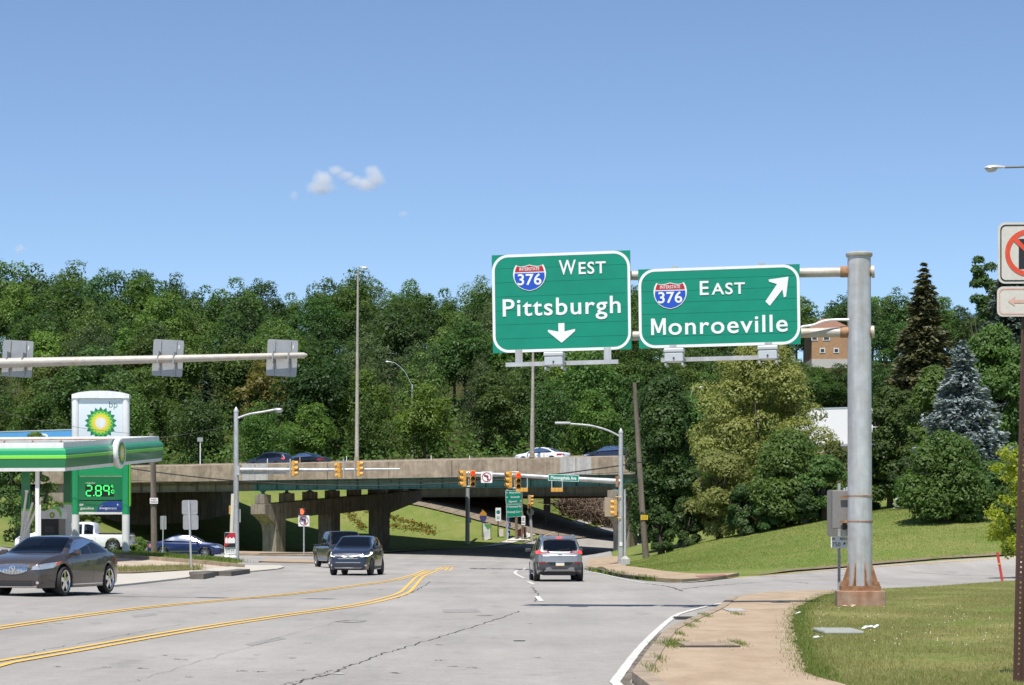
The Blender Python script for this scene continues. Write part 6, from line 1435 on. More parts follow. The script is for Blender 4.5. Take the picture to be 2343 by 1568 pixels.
signal("traffic_signal", "yellow signal on the leaning pole by the second bridge", P(1213, 1145, d - 0.3), 1.4, False, sc=1.0, group="traffic signals on the mast arms"); signal("traffic_signal", "short yellow signal below the one on the leaning pole", P(1209, 1158, d - 0.4), 0.3, False, sc=0.5, visor=0.3, group="pedestrian signals")
mb = MB(); sheet(frame_at(1213, 1172, d - 0.3), [circle(0.38, 8, a0=math.pi / 8)], 0, mb, 0.02); mb.build("sign_back", mat("dark_sign_back", (0.05, 0.06, 0.055), 0.6, var=0.1), root)
# pedestrian signal with no-left-turn sign by the left pier
q = P(695, 1262, 172.0); d = q.y; zz = tz(q.x, q.y)
r_ = no_left(695, 1192, d, "no-left-turn sign on a post before the left bridge pier", size=0.86, post=0.06)
pp = P(691, 1171, d - 0.15); root = empty("pedestrian_signal", (pp.x, pp.y, pp.z - 0.3), 0, "pedestrian signal glowing red above the sign by the left pier", "traffic light")
mb = MB(); mb.box((pp.x, pp.y, pp.z), (0.5, 0.25, 0.55), bev=0.03); mb.build("housing", M_BLACKP, root)
fr = Frame((pp.x, pp.y - 0.13, pp.z), (1, 0, 0), (0, 0, 1)); hand = [(-0.10, -0.2), (0.08, -0.2), (0.14, -0.06), (0.17, 0.08), (0.12, 0.10), (0.08, 0.02), (0.08, 0.2), (0.03, 0.21), (0.01, 0.23), (-0.04, 0.22), (-0.06, 0.20), (-0.12, 0.18), (-0.13, 0.0)]
sheet(fr, [hand], 0.004).build("lit_hand", mat("red_hand_light", (0.8, 0.05, 0.02), 0.4, emit=(1, 0.09, 0.03), estr=2.0, var=0), root)

# ------------------------------------------------------------------ mast arm with three plates (upper left)
DM = 53.0
root = empty("sign_mast", (P(-150, 1380, DM).x, DM, tz(P(-150, 1380, DM).x, DM)), 0, "long grey mast arm reaching in from the left edge", "signal pole")
bx = P(-150, 1380, DM); mb = MB(); mb.tube([(bx.x, bx.y, tz(bx.x, bx.y)), (bx.x, bx.y, 7.5)], [0.19, 0.14], 14); mb.build("pole", M_GALV, root, smooth=True)
mb = MB(); mb.tube([P(-150, 836, DM), P(0, 831, DM), P(350, 822.5, DM), P(695, 813, DM), P(703, 812.5, DM)], [0.13, 0.12, 0.095, 0.068, 0.02], 16); mb.build("arm", M_GALV_T, root, smooth=True)
for px, yy, lab in ((40, 821, "grey sign plate seen from behind at the left edge of the mast arm"), (384, 819.5, "middle grey sign plate seen from behind on the mast arm"), (645, 819.5, "grey sign plate seen from behind at the mast arm's tip")):
    fr = frame_at(px, yy, DM + 0.22, 0.03, -0.055); r2 = empty("sign_plate", fr.p(0, -0.45), 0, lab, "road sign", "lane signs on the mast arm")
    sheet(fr, [rrect(0.745, 0.89, 0.05)], 0, thick=0.008).build("panel", M_ALU, r2)
    for x in (-0.19, 0.19):
        mb = MB(); mb.box(fr.p(x, 0, 0.018), (0.035, 0.87, 0.03), M=fr.R()); mb.build("stiffener", M_ALU, r2)
        mb = MB(); c_ = fr.p(x, 0, 0.17); mb.box(c_, (0.03, 0.28, 0.30), M=fr.R()); mb.build("clamp", M_ALU, r2)
    mb = MB(); mb.box(fr.p(0.26, 0.28, 0.004), (0.02, 0.09, 0.004), M=fr.R()); mb.build("sticker", M_WHITE_S, r2)

# ------------------------------------------------------------------ smaller signs
def post_sign(name, label, px, base, panels, rad=0.03, m=M_GALV, d=None, lean=0.0, cat="road sign", top=None):
    q = gp(px, base) if d is None else P(px, base, d); d = q.y; zb = tz(q.x, q.y); root = empty(name, (q.x, q.y, zb), 0, label, cat)
    tp = top if top is not None else min(p[1] - p[3] / 2 for p in panels)
    mb = MB(); mb.tube([(q.x, q.y, zb - 0.1), P(px + lean, tp, d)], rad, 8); mb.build("post", m, root)
    s = d / F
    for (x, y, w_, h_, mm) in panels:
        fr = frame_at(x, y, d - rad - 0.01 if mm not in (M_ALU,) else d + rad + 0.02, 0, 0.0); sheet(fr, [rrect(w_ * s, h_ * s, min(w_, h_) * s * 0.12, 4)], 0, thick=0.01).build("panel", mm, root)
    return root, d
post_sign("road_sign", "leaning sign seen from behind on the driveway kerb, two stacked plates", 438, 1309, [(434, 1161, 36, 33, M_ALU), (436, 1195, 35, 34, M_ALU)], rad=0.045, lean=-6)
post_sign("road_sign", "small grey sign seen from behind beside the wooden pole", 372, 1268, [(373.5, 1196, 14, 31, M_ALU)], rad=0.035, d=132, lean=1.5)
tp_, td = post_sign("tobacco_advert", "red black and white tobacco advert on a white pole tied to the signal pole", 527, 1281, [(526, 1243, 25.5, 50, M_WHITE_S)], rad=0.10, m=mat("cream_paint", (0.66, 0.63, 0.52), 0.6, var=0.06), d=115.5, cat="advert", top=1130, lean=6)
fr = frame_at(526, 1243, 115.35); s_ = 115.35 / F
sheet(fr, [[(-12.5 * s_, 24 * s_), (12.5 * s_, 24 * s_), (12.5 * s_, -9 * s_), (-12.5 * s_, -9 * s_)]], 0.012).build("print_field", M_BLACK_S, tp_)
sheet(fr, [[(-12.5 * s_, 12 * s_), (0, 24 * s_), (12.5 * s_, 24 * s_), (12.5 * s_, 2 * s_), (-2 * s_, -2 * s_), (-12.5 * s_, -9 * s_)]], 0.016).build("print_field", mat("advert_red", (0.45, 0.02, 0.04), 0.5, var=0.05), tp_)
for x, w_, g_ in ((-8, 6, 0), (0, 9, 1), (8, 7, 0)):
    sheet(fr, [[((x - w_ / 2) * s_, 0), ((x + w_ / 2) * s_, 0), ((x + w_ / 2) * s_, 10 * s_), (x * s_, 14 * s_), ((x - w_ / 2) * s_, 10 * s_)]], 0.02).build("pack_print", M_WHITE_S, tp_)
text(fr, "SAVE $.50", 0, -15 * s_, h=4.5 * s_, w=20 * s_, z=0.018, offset=0.02).build("lettering", M_BLACK_S, tp_)
mb = MB()
for dx in (-0.18, 0.18): mb.lathe([(0.05, 0), (0.16, 0.03), (0.18, 0.10), (0.12, 0.19), (0.02, 0.21)], G(P(527, 1281, 115.5).x + dx, 115.4, 0.18), (0, 0, 1), 10)
mb.build("base_bag", M_WHITE_S, tp_, smooth=True)
# notices by the verge beyond the overpass
def board(name, label, px, base, posts, panels, cat="road sign", depth=None):
    q = P(px, base, 215.5 + (px % 7) * 0.25) if px < 1230 else gp(px, base); d = q.y; s = d / F; root = empty(name, (q.x, q.y, tz(q.x, q.y)), 0, label, cat)
    for (x, top, r_, mm) in posts:
        w_ = P(x, base, d); mb = MB(); mb.tube([(w_.x, w_.y, tz(w_.x, w_.y) - 0.1), P(x, top, d)], r_, 8); mb.build("post", mm, root)
    return root, d, s
M_WOODP = mat("wooden_post", (0.20, 0.15, 0.105), 0.9, var=0.2, scale=4, streak=0.3)
M_DKG = mat("dark_green_post", (0.015, 0.04, 0.022), 0.6, var=0.1)
rt, d, s = board("road_sign_board", "tall green destination board with five place names beyond the overpass", 1176, 1228, ((1160, 1120, 0.10, M_GALV), (1181, 1180, 0.14, M_WOODP), (1194, 1120, 0.08, M_WOODP)), ())
fr = frame_at(1176, 1151, d - 0.15, -0.15, 0.05)
for (cy, hh) in ((14, 31), (-17.5, 29)):
    p = sheet(fr, [rrect(38 * s, hh * s, 0.06, 4, 0, cy * s)], 0, thick=0.03).build("panel", M_WHITE_S, rt); sheet(fr, [rrect(36.6 * s, (hh - 1.4) * s, 0.05, 4, 0, cy * s)], 0.006).build("face", M_GREEN, p)
for i, (t_, y, ar_) in enumerate((("Monroeville", 24, "<"), ("Swissvale", 14, "<"), ("Edgewood", 4, ">"), ("Kennywood Park", -8, "<"), ("Pittsburgh Zoo", -20, ">"))):
    x = 3 if ar_ == "<" else -3; mb = MB(); text(fr, t_, x * s, y * s, h=4.6 * s, w=min(len(t_) * 2.3, 29) * s, z=0.012, mb=mb, offset=0.01)
    sg = -1 if ar_ == "<" else 1; ax_ = sg * 15.5; sheet(fr, [[((ax_ + sg * a) * s, (y + b) * s) for a, b in ((-2, -0.5), (0, -0.5), (0, -1.8), (2, 0), (0, 1.8), (0, 0.5), (-2, 0.5))]], 0.012, mb); mb.build("lettering", M_WHITE_S, rt)
rt, d, s = board("keystone_sign", "yellow and blue keystone-shaped sign on a post beyond the overpass", 1104, 1240, ((1103.5, 1166, 0.07, M_WOODP),), ())
fr = frame_at(1105, 1180, d - 0.1); sheet(fr, [[(x * s, y * s) for x, y in ((-8, 5), (-4, 9), (0, 13), (4, 9), (8, 5), (8, -5), (5, -13), (-5, -13), (-8, -5))]], 0, thick=0.02).build("panel", mat("sign_amber", (0.50, 0.25, 0.03), 0.5, var=0.05), rt)
sheet(fr, [[(x * s, y * s) for x, y in ((-8, 0), (8, 0), (8, -5), (5, -13), (-5, -13), (-8, -5))]], 0.005).build("lower_field", mat("sign_navy", (0.05, 0.05, 0.16), 0.5, var=0.05), rt)
rt, d, s = board("banner_sign", "white and green banner between two wooden stakes", 1113, 1240, ((1104.5, 1200, 0.05, M_WOODP), (1122, 1198, 0.05, M_WOODP)), ())
fr = frame_at(1113, 1216, d - 0.1, 0, 0.03); sheet(fr, [[(-8.5 * s, 18 * s), (8.5 * s, 18 * s), (8.5 * s, -17 * s), (-6 * s, -21 * s)]], 0, thick=0.01).build("panel", mat("banner_white", (0.62, 0.64, 0.64), 0.6, var=0.1, scale=2, col2=(0.45, 0.50, 0.55), mix2=(0.5, 0.6)), rt)
sheet(fr, [[(-6 * s, 17 * s), (8 * s, 17 * s), (8 * s, 8 * s), (3 * s, 3 * s), (-1 * s, 9 * s)]], 0.004).build("print_field", mat("banner_green", (0.08, 0.30, 0.06), 0.6, var=0.2, scale=5), rt)
rt, d, s = board("info_sign", "narrow white and teal sign on a dark green post", 1139.5, 1239, ((1139, 1165, 0.05, M_DKG),), ())
fr = frame_at(1139.5, 1177, d - 0.1); sheet(fr, [rrect(12.5 * s, 30 * s, 0.05)], 0, thick=0.01).build("panel", M_WHITE_S, rt); sheet(fr, [circle(4.6 * s, 20, 0, 5 * s)], 0.004).build("emblem", mat("sign_teal", (0.02, 0.18, 0.22), 0.5, var=0.05), rt)
sheet(fr, [[(-3.5 * s, -5 * s), (3.5 * s, -5 * s), (3.5 * s, -7 * s), (-3.5 * s, -7 * s)], [(-3.5 * s, -9 * s), (3.5 * s, -9 * s), (3.5 * s, -11 * s), (-3.5 * s, -11 * s)]], 0.004).build("text_line", MATS["sign_teal"], rt)
rt, d, s = board("route_assembly", "blue interstate shield with blue arrow plate under the destination board", 1161, 1232, ((1161, 1186, 0.05, M_GALV),), ())
fr = frame_at(1162, 1203, d - 0.35, -0.1); sheet(fr, [rrect(9.5 * s, 9 * s, 0.04, 3, 0, 14 * s)], 0, thick=0.01).build("panel", mat("sign_blue_pale", (0.05, 0.15, 0.36), 0.5, var=0.05), rt); shield(fr, 0, 0, 13 * s, 17 * s, rt)
pn = sheet(fr, [rrect(9.5 * s, 15 * s, 0.04, 3, 0, -19 * s)], 0, thick=0.01).build("panel", M_BLUE_S, rt); sheet(fr, [[(x * s, (y - 19) * s) for x, y in ((-3.5, 1), (0, 4), (0, 2), (2.5, 2), (2.5, -5), (1, -5), (1, 0), (0, 0), (0, -2))]], 0.006).build("arrow", M_WHITE_S, pn)
rt, d, s = board("banner_sign", "orange sagging banner between posts under the destination board", 1189, 1228, ((1197, 1205, 0.05, M_WOODP), (1181.5, 1206, 0.05, M_WOODP)), ())
fr = frame_at(1189.5, 1217, d - 0.35, -0.1); sheet(fr, [[(-8 * s, 4 * s), (9 * s, 10 * s), (9 * s, -2 * s), (6 * s, -11 * s), (-8 * s, -9 * s)]], 0, thick=0.01).build("panel", mat("banner_orange", (0.40, 0.10, 0.05), 0.6, var=0.2, scale=3), rt)
sheet(fr, [[(-8 * s, -8 * s), (6 * s, -10.5 * s), (5 * s, -13 * s), (-8 * s, -11 * s)]], 0.005).build("hem", M_WHITE_S, rt)
rt, d, s = board("lane_sign", "narrow white sign on the right leg of the destination board", 1197, 1228, ((1197, 1182, 0.04, M_GALV),), ())
fr = frame_at(1197, 1191, d - 0.45); pn = sheet(fr, [rrect(8.5 * s, 21 * s, 0.04, 3)], 0, thick=0.01).build("panel", M_WHITE_S, rt); sheet(fr, [[(-2.5 * s, 6 * s), (2.5 * s, 6 * s), (2.5 * s, 4 * s), (-2.5 * s, 4 * s)], [(-2.5 * s, 2 * s), (2.5 * s, 2 * s), (2.5 * s, 0), (-2.5 * s, 0)], [(-3 * s, -5 * s), (3 * s, -5 * s), (3 * s, -7 * s), (-3 * s, -7 * s)]], 0.004).build("text_line", M_BLACK_S, pn)
rt, d, s = board("yard_sign", "tiny white and red yard sign in the grass", 1146, 1228, ((1147, 1218, 0.02, M_GALV),), ()); fr = frame_at(1146.5, 1219, d - 0.1); pn = sheet(fr, [rrect(9.5 * s, 17 * s, 0.03, 2)], 0, thick=0.01).build("panel", mat("yard_white", (0.62, 0.55, 0.55), 0.6, var=0.2, scale=6), rt)
rt, d, s = board("bollard", "short brown wooden post on the verge", 1201, 1241, ((1201, 1206, 0.12, mat("brown_wood", (0.12, 0.06, 0.035), 0.9, var=0.2, scale=5)),), (), cat="post")
rt, d, s = board("utility_cover", "flat pale slab on the verge under the destination board", 1186, 1236, (), (), cat="slab"); q = P(1186, 1236, 215); mb = MB(); mb.box(G(q.x, q.y, 0.05), (2.2, 1.6, 0.12), bev=0.03); mb.build("slab", M_WHITE_S, rt)
rt, d, s = board("road_sign", "black sign seen from behind in front of the bramble thicket", 1248, 1216, ((1248, 1130, 0.05, M_BLACKP),), ()); 
for y in (1143, 1166): fr = frame_at(1251, y, d - 0.1); sheet(fr, [rrect(16 * s, 22 * s, 0.05)], 0, thick=0.01).build("panel", M_BLACKP, rt)
# small deck sign
p = B(-10.5, 26.8, 9.3); root = empty("highway_sign", p, 0, "small pale sign on a thin pole at the overpass's far edge", "road sign"); t = P(458, 1006, p.y); mb = MB(); mb.tube([(t.x, p.y, 8.5), t], 0.05, 6); mb.build("post", M_WHITE_S, root); mb = MB(); mb.box((t.x, t.y - 0.1, t.z), (0.55, 0.04, 0.4)); mb.build("panel", M_ALU, root)

# ------------------------------------------------------------------ wooden poles and wires
M_POLEW = mat("weathered_pole_wood", (0.20, 0.165, 0.13), 0.9, var=0.2, scale=3, streak=0.5, bump=0.4, bscale=14)
q = gp(1478, 1276); d = q.y; root = empty("utility_pole", (q.x, q.y, tz(q.x, q.y)), 0, "leaning wooden utility pole with a yellow tag before the dark trees", "utility pole")
mb = MB(); mb.tube([(q.x, q.y, tz(q.x, q.y) - 0.2), P(1468, 1150, d), P(1459, 1000, d), P(1451, 876, d)], [0.20, 0.17, 0.15, 0.11], 12); mb.build("pole", M_POLEW, root, smooth=True)
fr = frame_at(1473.5, 1184, d - 0.22, 0, 0.0); pn = sheet(fr, [rrect(0.42, 0.28, 0.02)], 0, thick=0.01).build("tag", mat("tag_yellow", (0.72, 0.50, 0.02), 0.5, var=0.05), root)
mb = MB()
for y in (0.08, 0.0, -0.08): mb.box(fr.p(0, y, 0.004), (0.34, 0.025, 0.003), M=fr.R())
mb.build("tag_print", mat("tag_ink", (0.25, 0.16, 0.01), 0.6, var=0), pn)
dp = 128.0; b = P(353, 1272, dp); root = empty("utility_pole", (b.x, b.y, tz(b.x, b.y)), 0, "wooden utility pole at the right end of the fuel canopy", "utility pole")
mb = MB(); mb.tube([(b.x, b.y, tz(b.x, b.y) - 0.1), P(350, 1040, dp), P(346, 992, dp)], [0.19, 0.16, 0.15], 12); mb.build("pole", M_POLEW, root, smooth=True)
fr = frame_at(352, 1146, dp - 0.25); pn = sheet(fr, [rrect(0.47, 0.34, 0.02)], 0, thick=0.01).build("notice", M_WHITE_S, root); mb = MB(); text(fr, "NO", 0, 0.07, h=0.10, w=0.3, z=0.005, offset=0.02, mb=mb); text(fr, "PARKING", 0, -0.07, h=0.09, w=0.38, z=0.005, offset=0.02, mb=mb); mb.build("lettering", mat("notice_maroon", (0.22, 0.02, 0.05), 0.6, var=0), pn)
M_WIRE = mat("wire", (0.012, 0.012, 0.013), 0.6, var=0)
def wire(label, pts, r=0.02):
    mb = MB(); mb.tube(pts, r, 5, cap=False); tag(mb.build("cable", M_WIRE), label, "cable", "overhead cables")
wire("thick black cable sagging across the parapet between the two signal poles", sag(P(300, 1072, 140), P(1470, 1057, 128), 1.25, 24), 0.04)
wire("thin lower cable across the bridge face", sag(P(300, 1100, 140), P(1440, 1080, 126), 0.3, 20), 0.015)
wire("thin wire from the left edge to the left signal pole's top", sag(P(0, 942, 112), P(300, 992, 112), 0.15) , 0.010)
wire("thin wire behind the price sign to the left signal pole", sag(P(-30, 1000, 116), P(537, 972, DL), 0.6), 0.012)
# ------------------------------------------------------------------ fuel station
M_BPG = mat("bright_green_panel", (0.010, 0.30, 0.115), 0.4, var=0.02, coat=0.3)
M_BPD = mat("dark_green_panel", (0.006, 0.175, 0.070), 0.4, var=0.02, coat=0.3)
M_BPL = mat("lime_panel", (0.20, 0.62, 0.045), 0.4, var=0.02, coat=0.3)
M_BPW = mat("white_panel", (0.74, 0.76, 0.75), 0.4, var=0.04, scale=1.0, streak=0.08)
M_BPY = mat("yellow_panel", (0.78, 0.60, 0.03), 0.4, var=0.02)
uc = Vector((0.12, 0.993, 0)).normalized(); vc = Vector((-0.993, 0.12, 0)).normalized()      # away along the canopy, and to the left
CA = Vector((P(145, 1079, 96).x, 96, 0)); ZB = 4.56; TC = 0.065
def CN_(a, b, z): return CA + uc * a + vc * b + Vector((0, 0, ZB + z + TC * a))
cn = empty("fuel_canopy", (CA.x, CA.y, 0.4), 0, "green and white fuel station canopy with a round sunburst emblem", "canopy")
LC, WC = 15.0, 17.0
prof = [("fascia_white", M_BPW, [(0.0, 1.26), (0.0, 1.01)]), ("fascia_green", M_BPG, [(0.0, 1.01), (-0.10, 0.98), (-0.16, 0.88), (-0.16, 0.70)]), ("fascia_lime", M_BPL, [(-0.16, 0.70), (-0.18, 0.68), (-0.185, 0.56)]), ("fascia_dark", M_BPD, [(-0.17, 0.56), (-0.15, 0.40), (-0.11, 0.15)]), ("fascia_white", M_BPW, [(-0.11, 0.15), (-0.09, 0.0), (0.0, 0.0)])]
def side_strip(name, m, pr, kind):
    """One coloured band of the fascia along one side of the canopy, mitred at the corners; offset is outwards for negative values."""
    mb = MB(); vs = []
    for o_, z in pr:
        if kind == 'near': e = [CN_(o_, o_, z), CN_(o_, WC - o_, z)]
        elif kind == 'right': e = [CN_(o_, o_, z), CN_(LC - o_, o_, z)]
        elif kind == 'far': e = [CN_(LC - o_, o_, z), CN_(LC - o_, WC - o_, z)]
        else: e = [CN_(o_, WC - o_, z), CN_(LC - o_, WC - o_, z)]
        vs += e
    mb.add(vs, [(2 * i, 2 * i + 1, 2 * i + 3, 2 * i + 2) for i in range(len(pr) - 1)]); return mb.build(name, m, cn, smooth=True)
for kind in ('near', 'right', 'far', 'left'):
    for nm, m, pr in prof: side_strip(nm, m, pr, kind)
    side_strip("fascia_back", M_BPW, [(0.06, 0.0), (0.06, 1.26), (0.0, 1.262)], kind)
mb = MB(); mb.add([CN_(0.05, 0.05, 0.02), CN_(LC - 0.05, 0.05, 0.02), CN_(LC - 0.05, WC - 0.05, 0.02), CN_(0.05, WC - 0.05, 0.02)] + [CN_(0.05, 0.05, 0.2), CN_(LC - 0.05, 0.05, 0.2), CN_(LC - 0.05, WC - 0.05, 0.2), CN_(0.05, WC - 0.05, 0.2)], [(0, 1, 2, 3), (4, 5, 6, 7), (0, 1, 5, 4), (1, 2, 6, 5), (2, 3, 7, 6), (3, 0, 4, 7)]); mb.build("soffit", M_BPW, cn)
for b_ in np.arange(0.6, WC, 1.5):      # struts behind the far fascia
    mb = MB(); mb.tube([CN_(LC - 0.07, b_, 1.05), CN_(LC - 0.55, b_ + 0.15, 0.55)], 0.04, 6); mb.build("strut", M_RUST, cn)
mb = MB(); mb.tube([CN_(LC - 0.12, 0.3, 1.12), CN_(LC - 0.12, WC, 1.12)], 0.035, 6); mb.build("rail", M_RUST, cn)
M_GDARK = M_BPD
for i, (a_, b_) in enumerate(((4.5, 3.3), (10.5, 3.3), (4.5, 11.0), (10.5, 11.0))):
    p = CN_(a_, b_, 0.02); g_ = tz(p.x, p.y); zt = p.z; zm = zt - 1.9
    mb = MB(); mb.box((p.x, p.y, (zt + zm) / 2), (0.36, 0.36, zt - zm), rz=0.12); cpart = mb.build("column", M_GDARK, cn)
    mb = MB(); mb.box((p.x, p.y, zm - 0.05), (0.37, 0.37, 0.10), rz=0.12); mb.build("column_band", M_BPL, cpart)
    mb = MB(); mb.box((p.x, p.y, (zm - 0.1 + g_) / 2), (0.36, 0.36, zm - 0.1 - g_), rz=0.12); mb.build("column_base", M_BPW, cpart)
p = CN_(0.35, 1.3, 0); mb = MB(); mb.box((p.x, p.y, (p.z + tz(p.x, p.y)) / 2), (0.16, 0.16, p.z - tz(p.x, p.y))); mb.box((p.x + 0.12, p.y, 2.0), (0.07, 0.1, 2.2)); mb.build("downpipe", M_BPW, cn)
# sunburst
def sunburst(fr, R_, par, z=0.0, sy=1.0):
    n = 18
    def star(r_in, r_out, ph, m, zz, nm):
        mb = MB(); pts = []
        for k in range(2 * n):
            a = math.pi * k / n + ph; r = r_out if k % 2 == 0 else r_in; pts.append((r * math.sin(a), r * math.cos(a) * sy))
        c = fr.p(0, 0, zz); vs = [fr.p(a, b, zz) for a, b in pts] + [c]; mb.add(vs, [(i, (i + 1) % (2 * n), 2 * n) for i in range(2 * n)]); return mb.build(nm, m, par)
    h = math.pi / n
    s0 = star(0.80 * R_, 1.0 * R_, 0, M_BPD, z + 0.004, "sunburst_petals")
    mb = MB()
    for k in range(n):      # mid green kites between the points
        a = 2 * math.pi * k / n + h; 
        pts = [(0.58, 0), (0.72, -h * 0.9), (0.84, 0), (0.72, h * 0.9)]; mb.add([fr.p(R_ * r * math.sin(a + t), R_ * r * math.cos(a + t) * sy, z + 0.008) for r, t in pts], [(0, 1, 2, 3)])
    mb.build("sunburst_petals", mat("mid_green_panel", (0.06, 0.40, 0.06), 0.4, var=0.02), par)
    mb = MB()
    for k in range(n):
        a = 2 * math.pi * k / n; pts = [(0.44, 0), (0.58, -h * 0.95), (0.73, 0), (0.58, h * 0.95)]; mb.add([fr.p(R_ * r * math.sin(a + t), R_ * r * math.cos(a + t) * sy, z + 0.010) for r, t in pts], [(0, 1, 2, 3)])
    mb.build("sunburst_petals", mat("light_green_panel", (0.36, 0.60, 0.06), 0.4, var=0.02), par)
    star(0.46 * R_, 0.60 * R_, h, M_BPY, z + 0.012, "sunburst_petals"); star(0.30 * R_, 0.43 * R_, 0, mat("pale_yellow_panel", (0.80, 0.72, 0.30), 0.4, var=0.02), z + 0.014, "sunburst_petals"); star(0.27 * R_, 0.36 * R_, h, M_BPW, z + 0.016, "sunburst_core")
    return s0
c_ = CN_(7.4, -0.22, 0.60); fr = Frame(c_, -vc * 0 + uc * 1.0, Vector((0, 0, 1)))
if fr.n.x < 0: fr = Frame(c_, -uc, Vector((0, 0, 1)))
mb = MB(); mb.lathe([(0.66, -0.12), (0.73, -0.02), (0.73, 0.10), (0.66, 0.16), (0.6, 0.16)], c_, fr.n, 36); dk = mb.build("emblem_disc", M_BPW, cn, smooth=True)
sunburst(fr, 0.58, dk, 0.165)
# price pylon
DP = 114.0; s = DP / F; pl = P(231, 1265, DP); zg = tz(pl.x, pl.y) + 0.18
py = empty("price_sign", (pl.x, pl.y, zg), 0, "tall green and white fuel price sign with sunburst emblem showing 2.89", "price sign")
def pz(y): return P(0, y, DP).z
for px in (173, 288):
    x = P(px, 0, DP).x
    for y0, y1, m in ((1273, 1177, M_BPW), (1177, 1063, M_BPG), (1063, 905, M_BPW)):
        mb = MB(); mb.tube([(x, DP, max(pz(y0), zg - 0.1) if y0 > 1260 else pz(y0)), (x, DP, pz(y1))], 0.20 if m is M_BPW else 0.205, 18); mb.build("leg" if y0 > 1260 else "side_column", m, py, smooth=True)
fr = frame_at(231, 1040, DP)
def yy(v): return (1040 - v) * s
def xx(v): return (v - 231) * s
arc = [(xx(166), yy(912)), (xx(166), yy(903)), (xx(185), yy(898)), (xx(210), yy(895.5)), (xx(231), yy(895)), (xx(252), yy(895.5)), (xx(277), yy(898)), (xx(297), yy(903)), (xx(297), yy(912))]
sheet(fr, [arc[::-1]], 0.24, thick=0.48).build("crown_cap", M_BPW, py)
def panel(name, x0, x1, y0, y1, m, z=0.10, t=0.2, par=None): return sheet(fr, [[(xx(x0), yy(y1)), (xx(x1), yy(y1)), (xx(x1), yy(y0)), (xx(x0), yy(y0))]], z, thick=t).build(name, m, par or py)
top = panel("emblem_panel", 181, 281, 913, 1000, mat("ice_white_panel", (0.66, 0.73, 0.76), 0.3, var=0.02))
fe = frame_at(230.5, 968, DP - 0.105); sunburst(fe, 37 * s, top, 0.0)
text(fr, "bp", xx(260), yy(926) , h=14 * s, w=19 * s, z=0.106, offset=-0.01).build("lettering", mat("logo_green", (0.02, 0.17, 0.07), 0.4, var=0), top)
panel("panel", 181, 281, 1001.5, 1036, M_BPG); panel("panel", 181, 281, 1037.5, 1063.5, M_BPG); panel("panel", 181, 281, 1065.5, 1089, M_BPG)
pp_ = panel("price_panel", 181, 281, 1091, 1144, M_BPD)
text(fr, "regular", xx(208), yy(1105), h=4.6 * s, w=22 * s, z=0.105, offset=0.01).build("lettering", mat("pale_print", (0.45, 0.62, 0.45), 0.5, var=0), pp_)
M_LED = mat("lit_segments", (0.02, 0.5, 0.08), 0.4, emit=(0.05, 1.0, 0.18), estr=1.3, var=0)
dk = panel("display", 196, 262, 1109, 1136.5, mat("display_dark", (0.015, 0.022, 0.018), 0.35, var=0), z=0.104, t=0.02, par=pp_)
SEG = {'a': ((0, 1), (1, 1)), 'b': ((1, 1), (1, .5)), 'c': ((1, .5), (1, 0)), 'd': ((0, 0), (1, 0)), 'e': ((0, .5), (0, 0)), 'f': ((0, 1), (0, .5)), 'g': ((0, .5), (1, .5))}
DIG = {'2': 'abged', '8': 'abcdefg', '9': 'abcfg', '1': 'bc', '0': 'abcdef'}
def digit(ch, x0, y0, w_, h_, t_):
    mb = MB()
    for sgm in DIG[ch]:
        (a, b), (c__, d__) = SEG[sgm]; ax, ay, bx_, by = x0 + a * w_, y0 + b * h_, x0 + c__ * w_, y0 + d__ * h_; dx, dy = bx_ - ax, by - ay; L_ = math.hypot(dx, dy); dx, dy = dx / L_, dy / L_; g_ = t_ * 0.6
        ax, ay, bx_, by = ax + dx * g_, ay + dy * g_, bx_ - dx * g_, by - dy * g_; nx_, ny_ = -dy * t_ / 2, dx * t_ / 2
        sheet(fr, [[(ax + nx_, ay + ny_), (ax - nx_, ay - ny_), (bx_ - nx_, by - ny_), (bx_ + nx_, by + ny_)]], 0.109, mb)
    mb.build("digit", M_LED, dk)
digit('2', xx(198.5), yy(1134.5), 12 * s, 23 * s, 2.4 * s); digit('8', xx(220), yy(1134.5), 12 * s, 23 * s, 2.4 * s); digit('9', xx(238), yy(1134.5), 12 * s, 23 * s, 2.4 * s)
mb = MB(); sheet(fr, [circle(1.5 * s, 10, xx(215.5), yy(1134))], 0.109, mb); mb.build("digit", M_LED, dk)
digit('9', xx(255), yy(1118), 4.2 * s, 7.5 * s, 1.1 * s); digit('1', xx(251.5), yy(1129), 4.0 * s, 8 * s, 1.1 * s); digit('0', xx(257), yy(1129), 4.2 * s, 8 * s, 1.1 * s)
gp_ = panel("gasoline_panel", 181, 281, 1146.5, 1170, M_BPD)
blue = [(xx(222), yy(1170)), (xx(281), yy(1170)), (xx(281), yy(1147)), (xx(250), yy(1147)), (xx(238), yy(1149)), (xx(229), yy(1156)), (xx(224), yy(1163))]
sheet(fr, [blue], 0.104).build("blue_field", mat("panel_blue", (0.018, 0.06, 0.27), 0.4, var=0.02), gp_)
mb = MB(); text(fr, "BP", xx(188), yy(1155), h=5 * s, w=9.5 * s, z=0.107, offset=0.02, mb=mb); text(fr, "gasoline", xx(200), yy(1163), h=5.2 * s, w=31 * s, z=0.107, offset=0.02, mb=mb); text(fr, "Invigorate", xx(248), yy(1162.5), h=5.6 * s, w=39 * s, z=0.109, offset=0.01, shear=0.22, mb=mb); text(fr, "with", xx(233), yy(1157), h=2.2 * s, w=7 * s, z=0.109, mb=mb); mb.build("lettering", M_BPW, gp_)
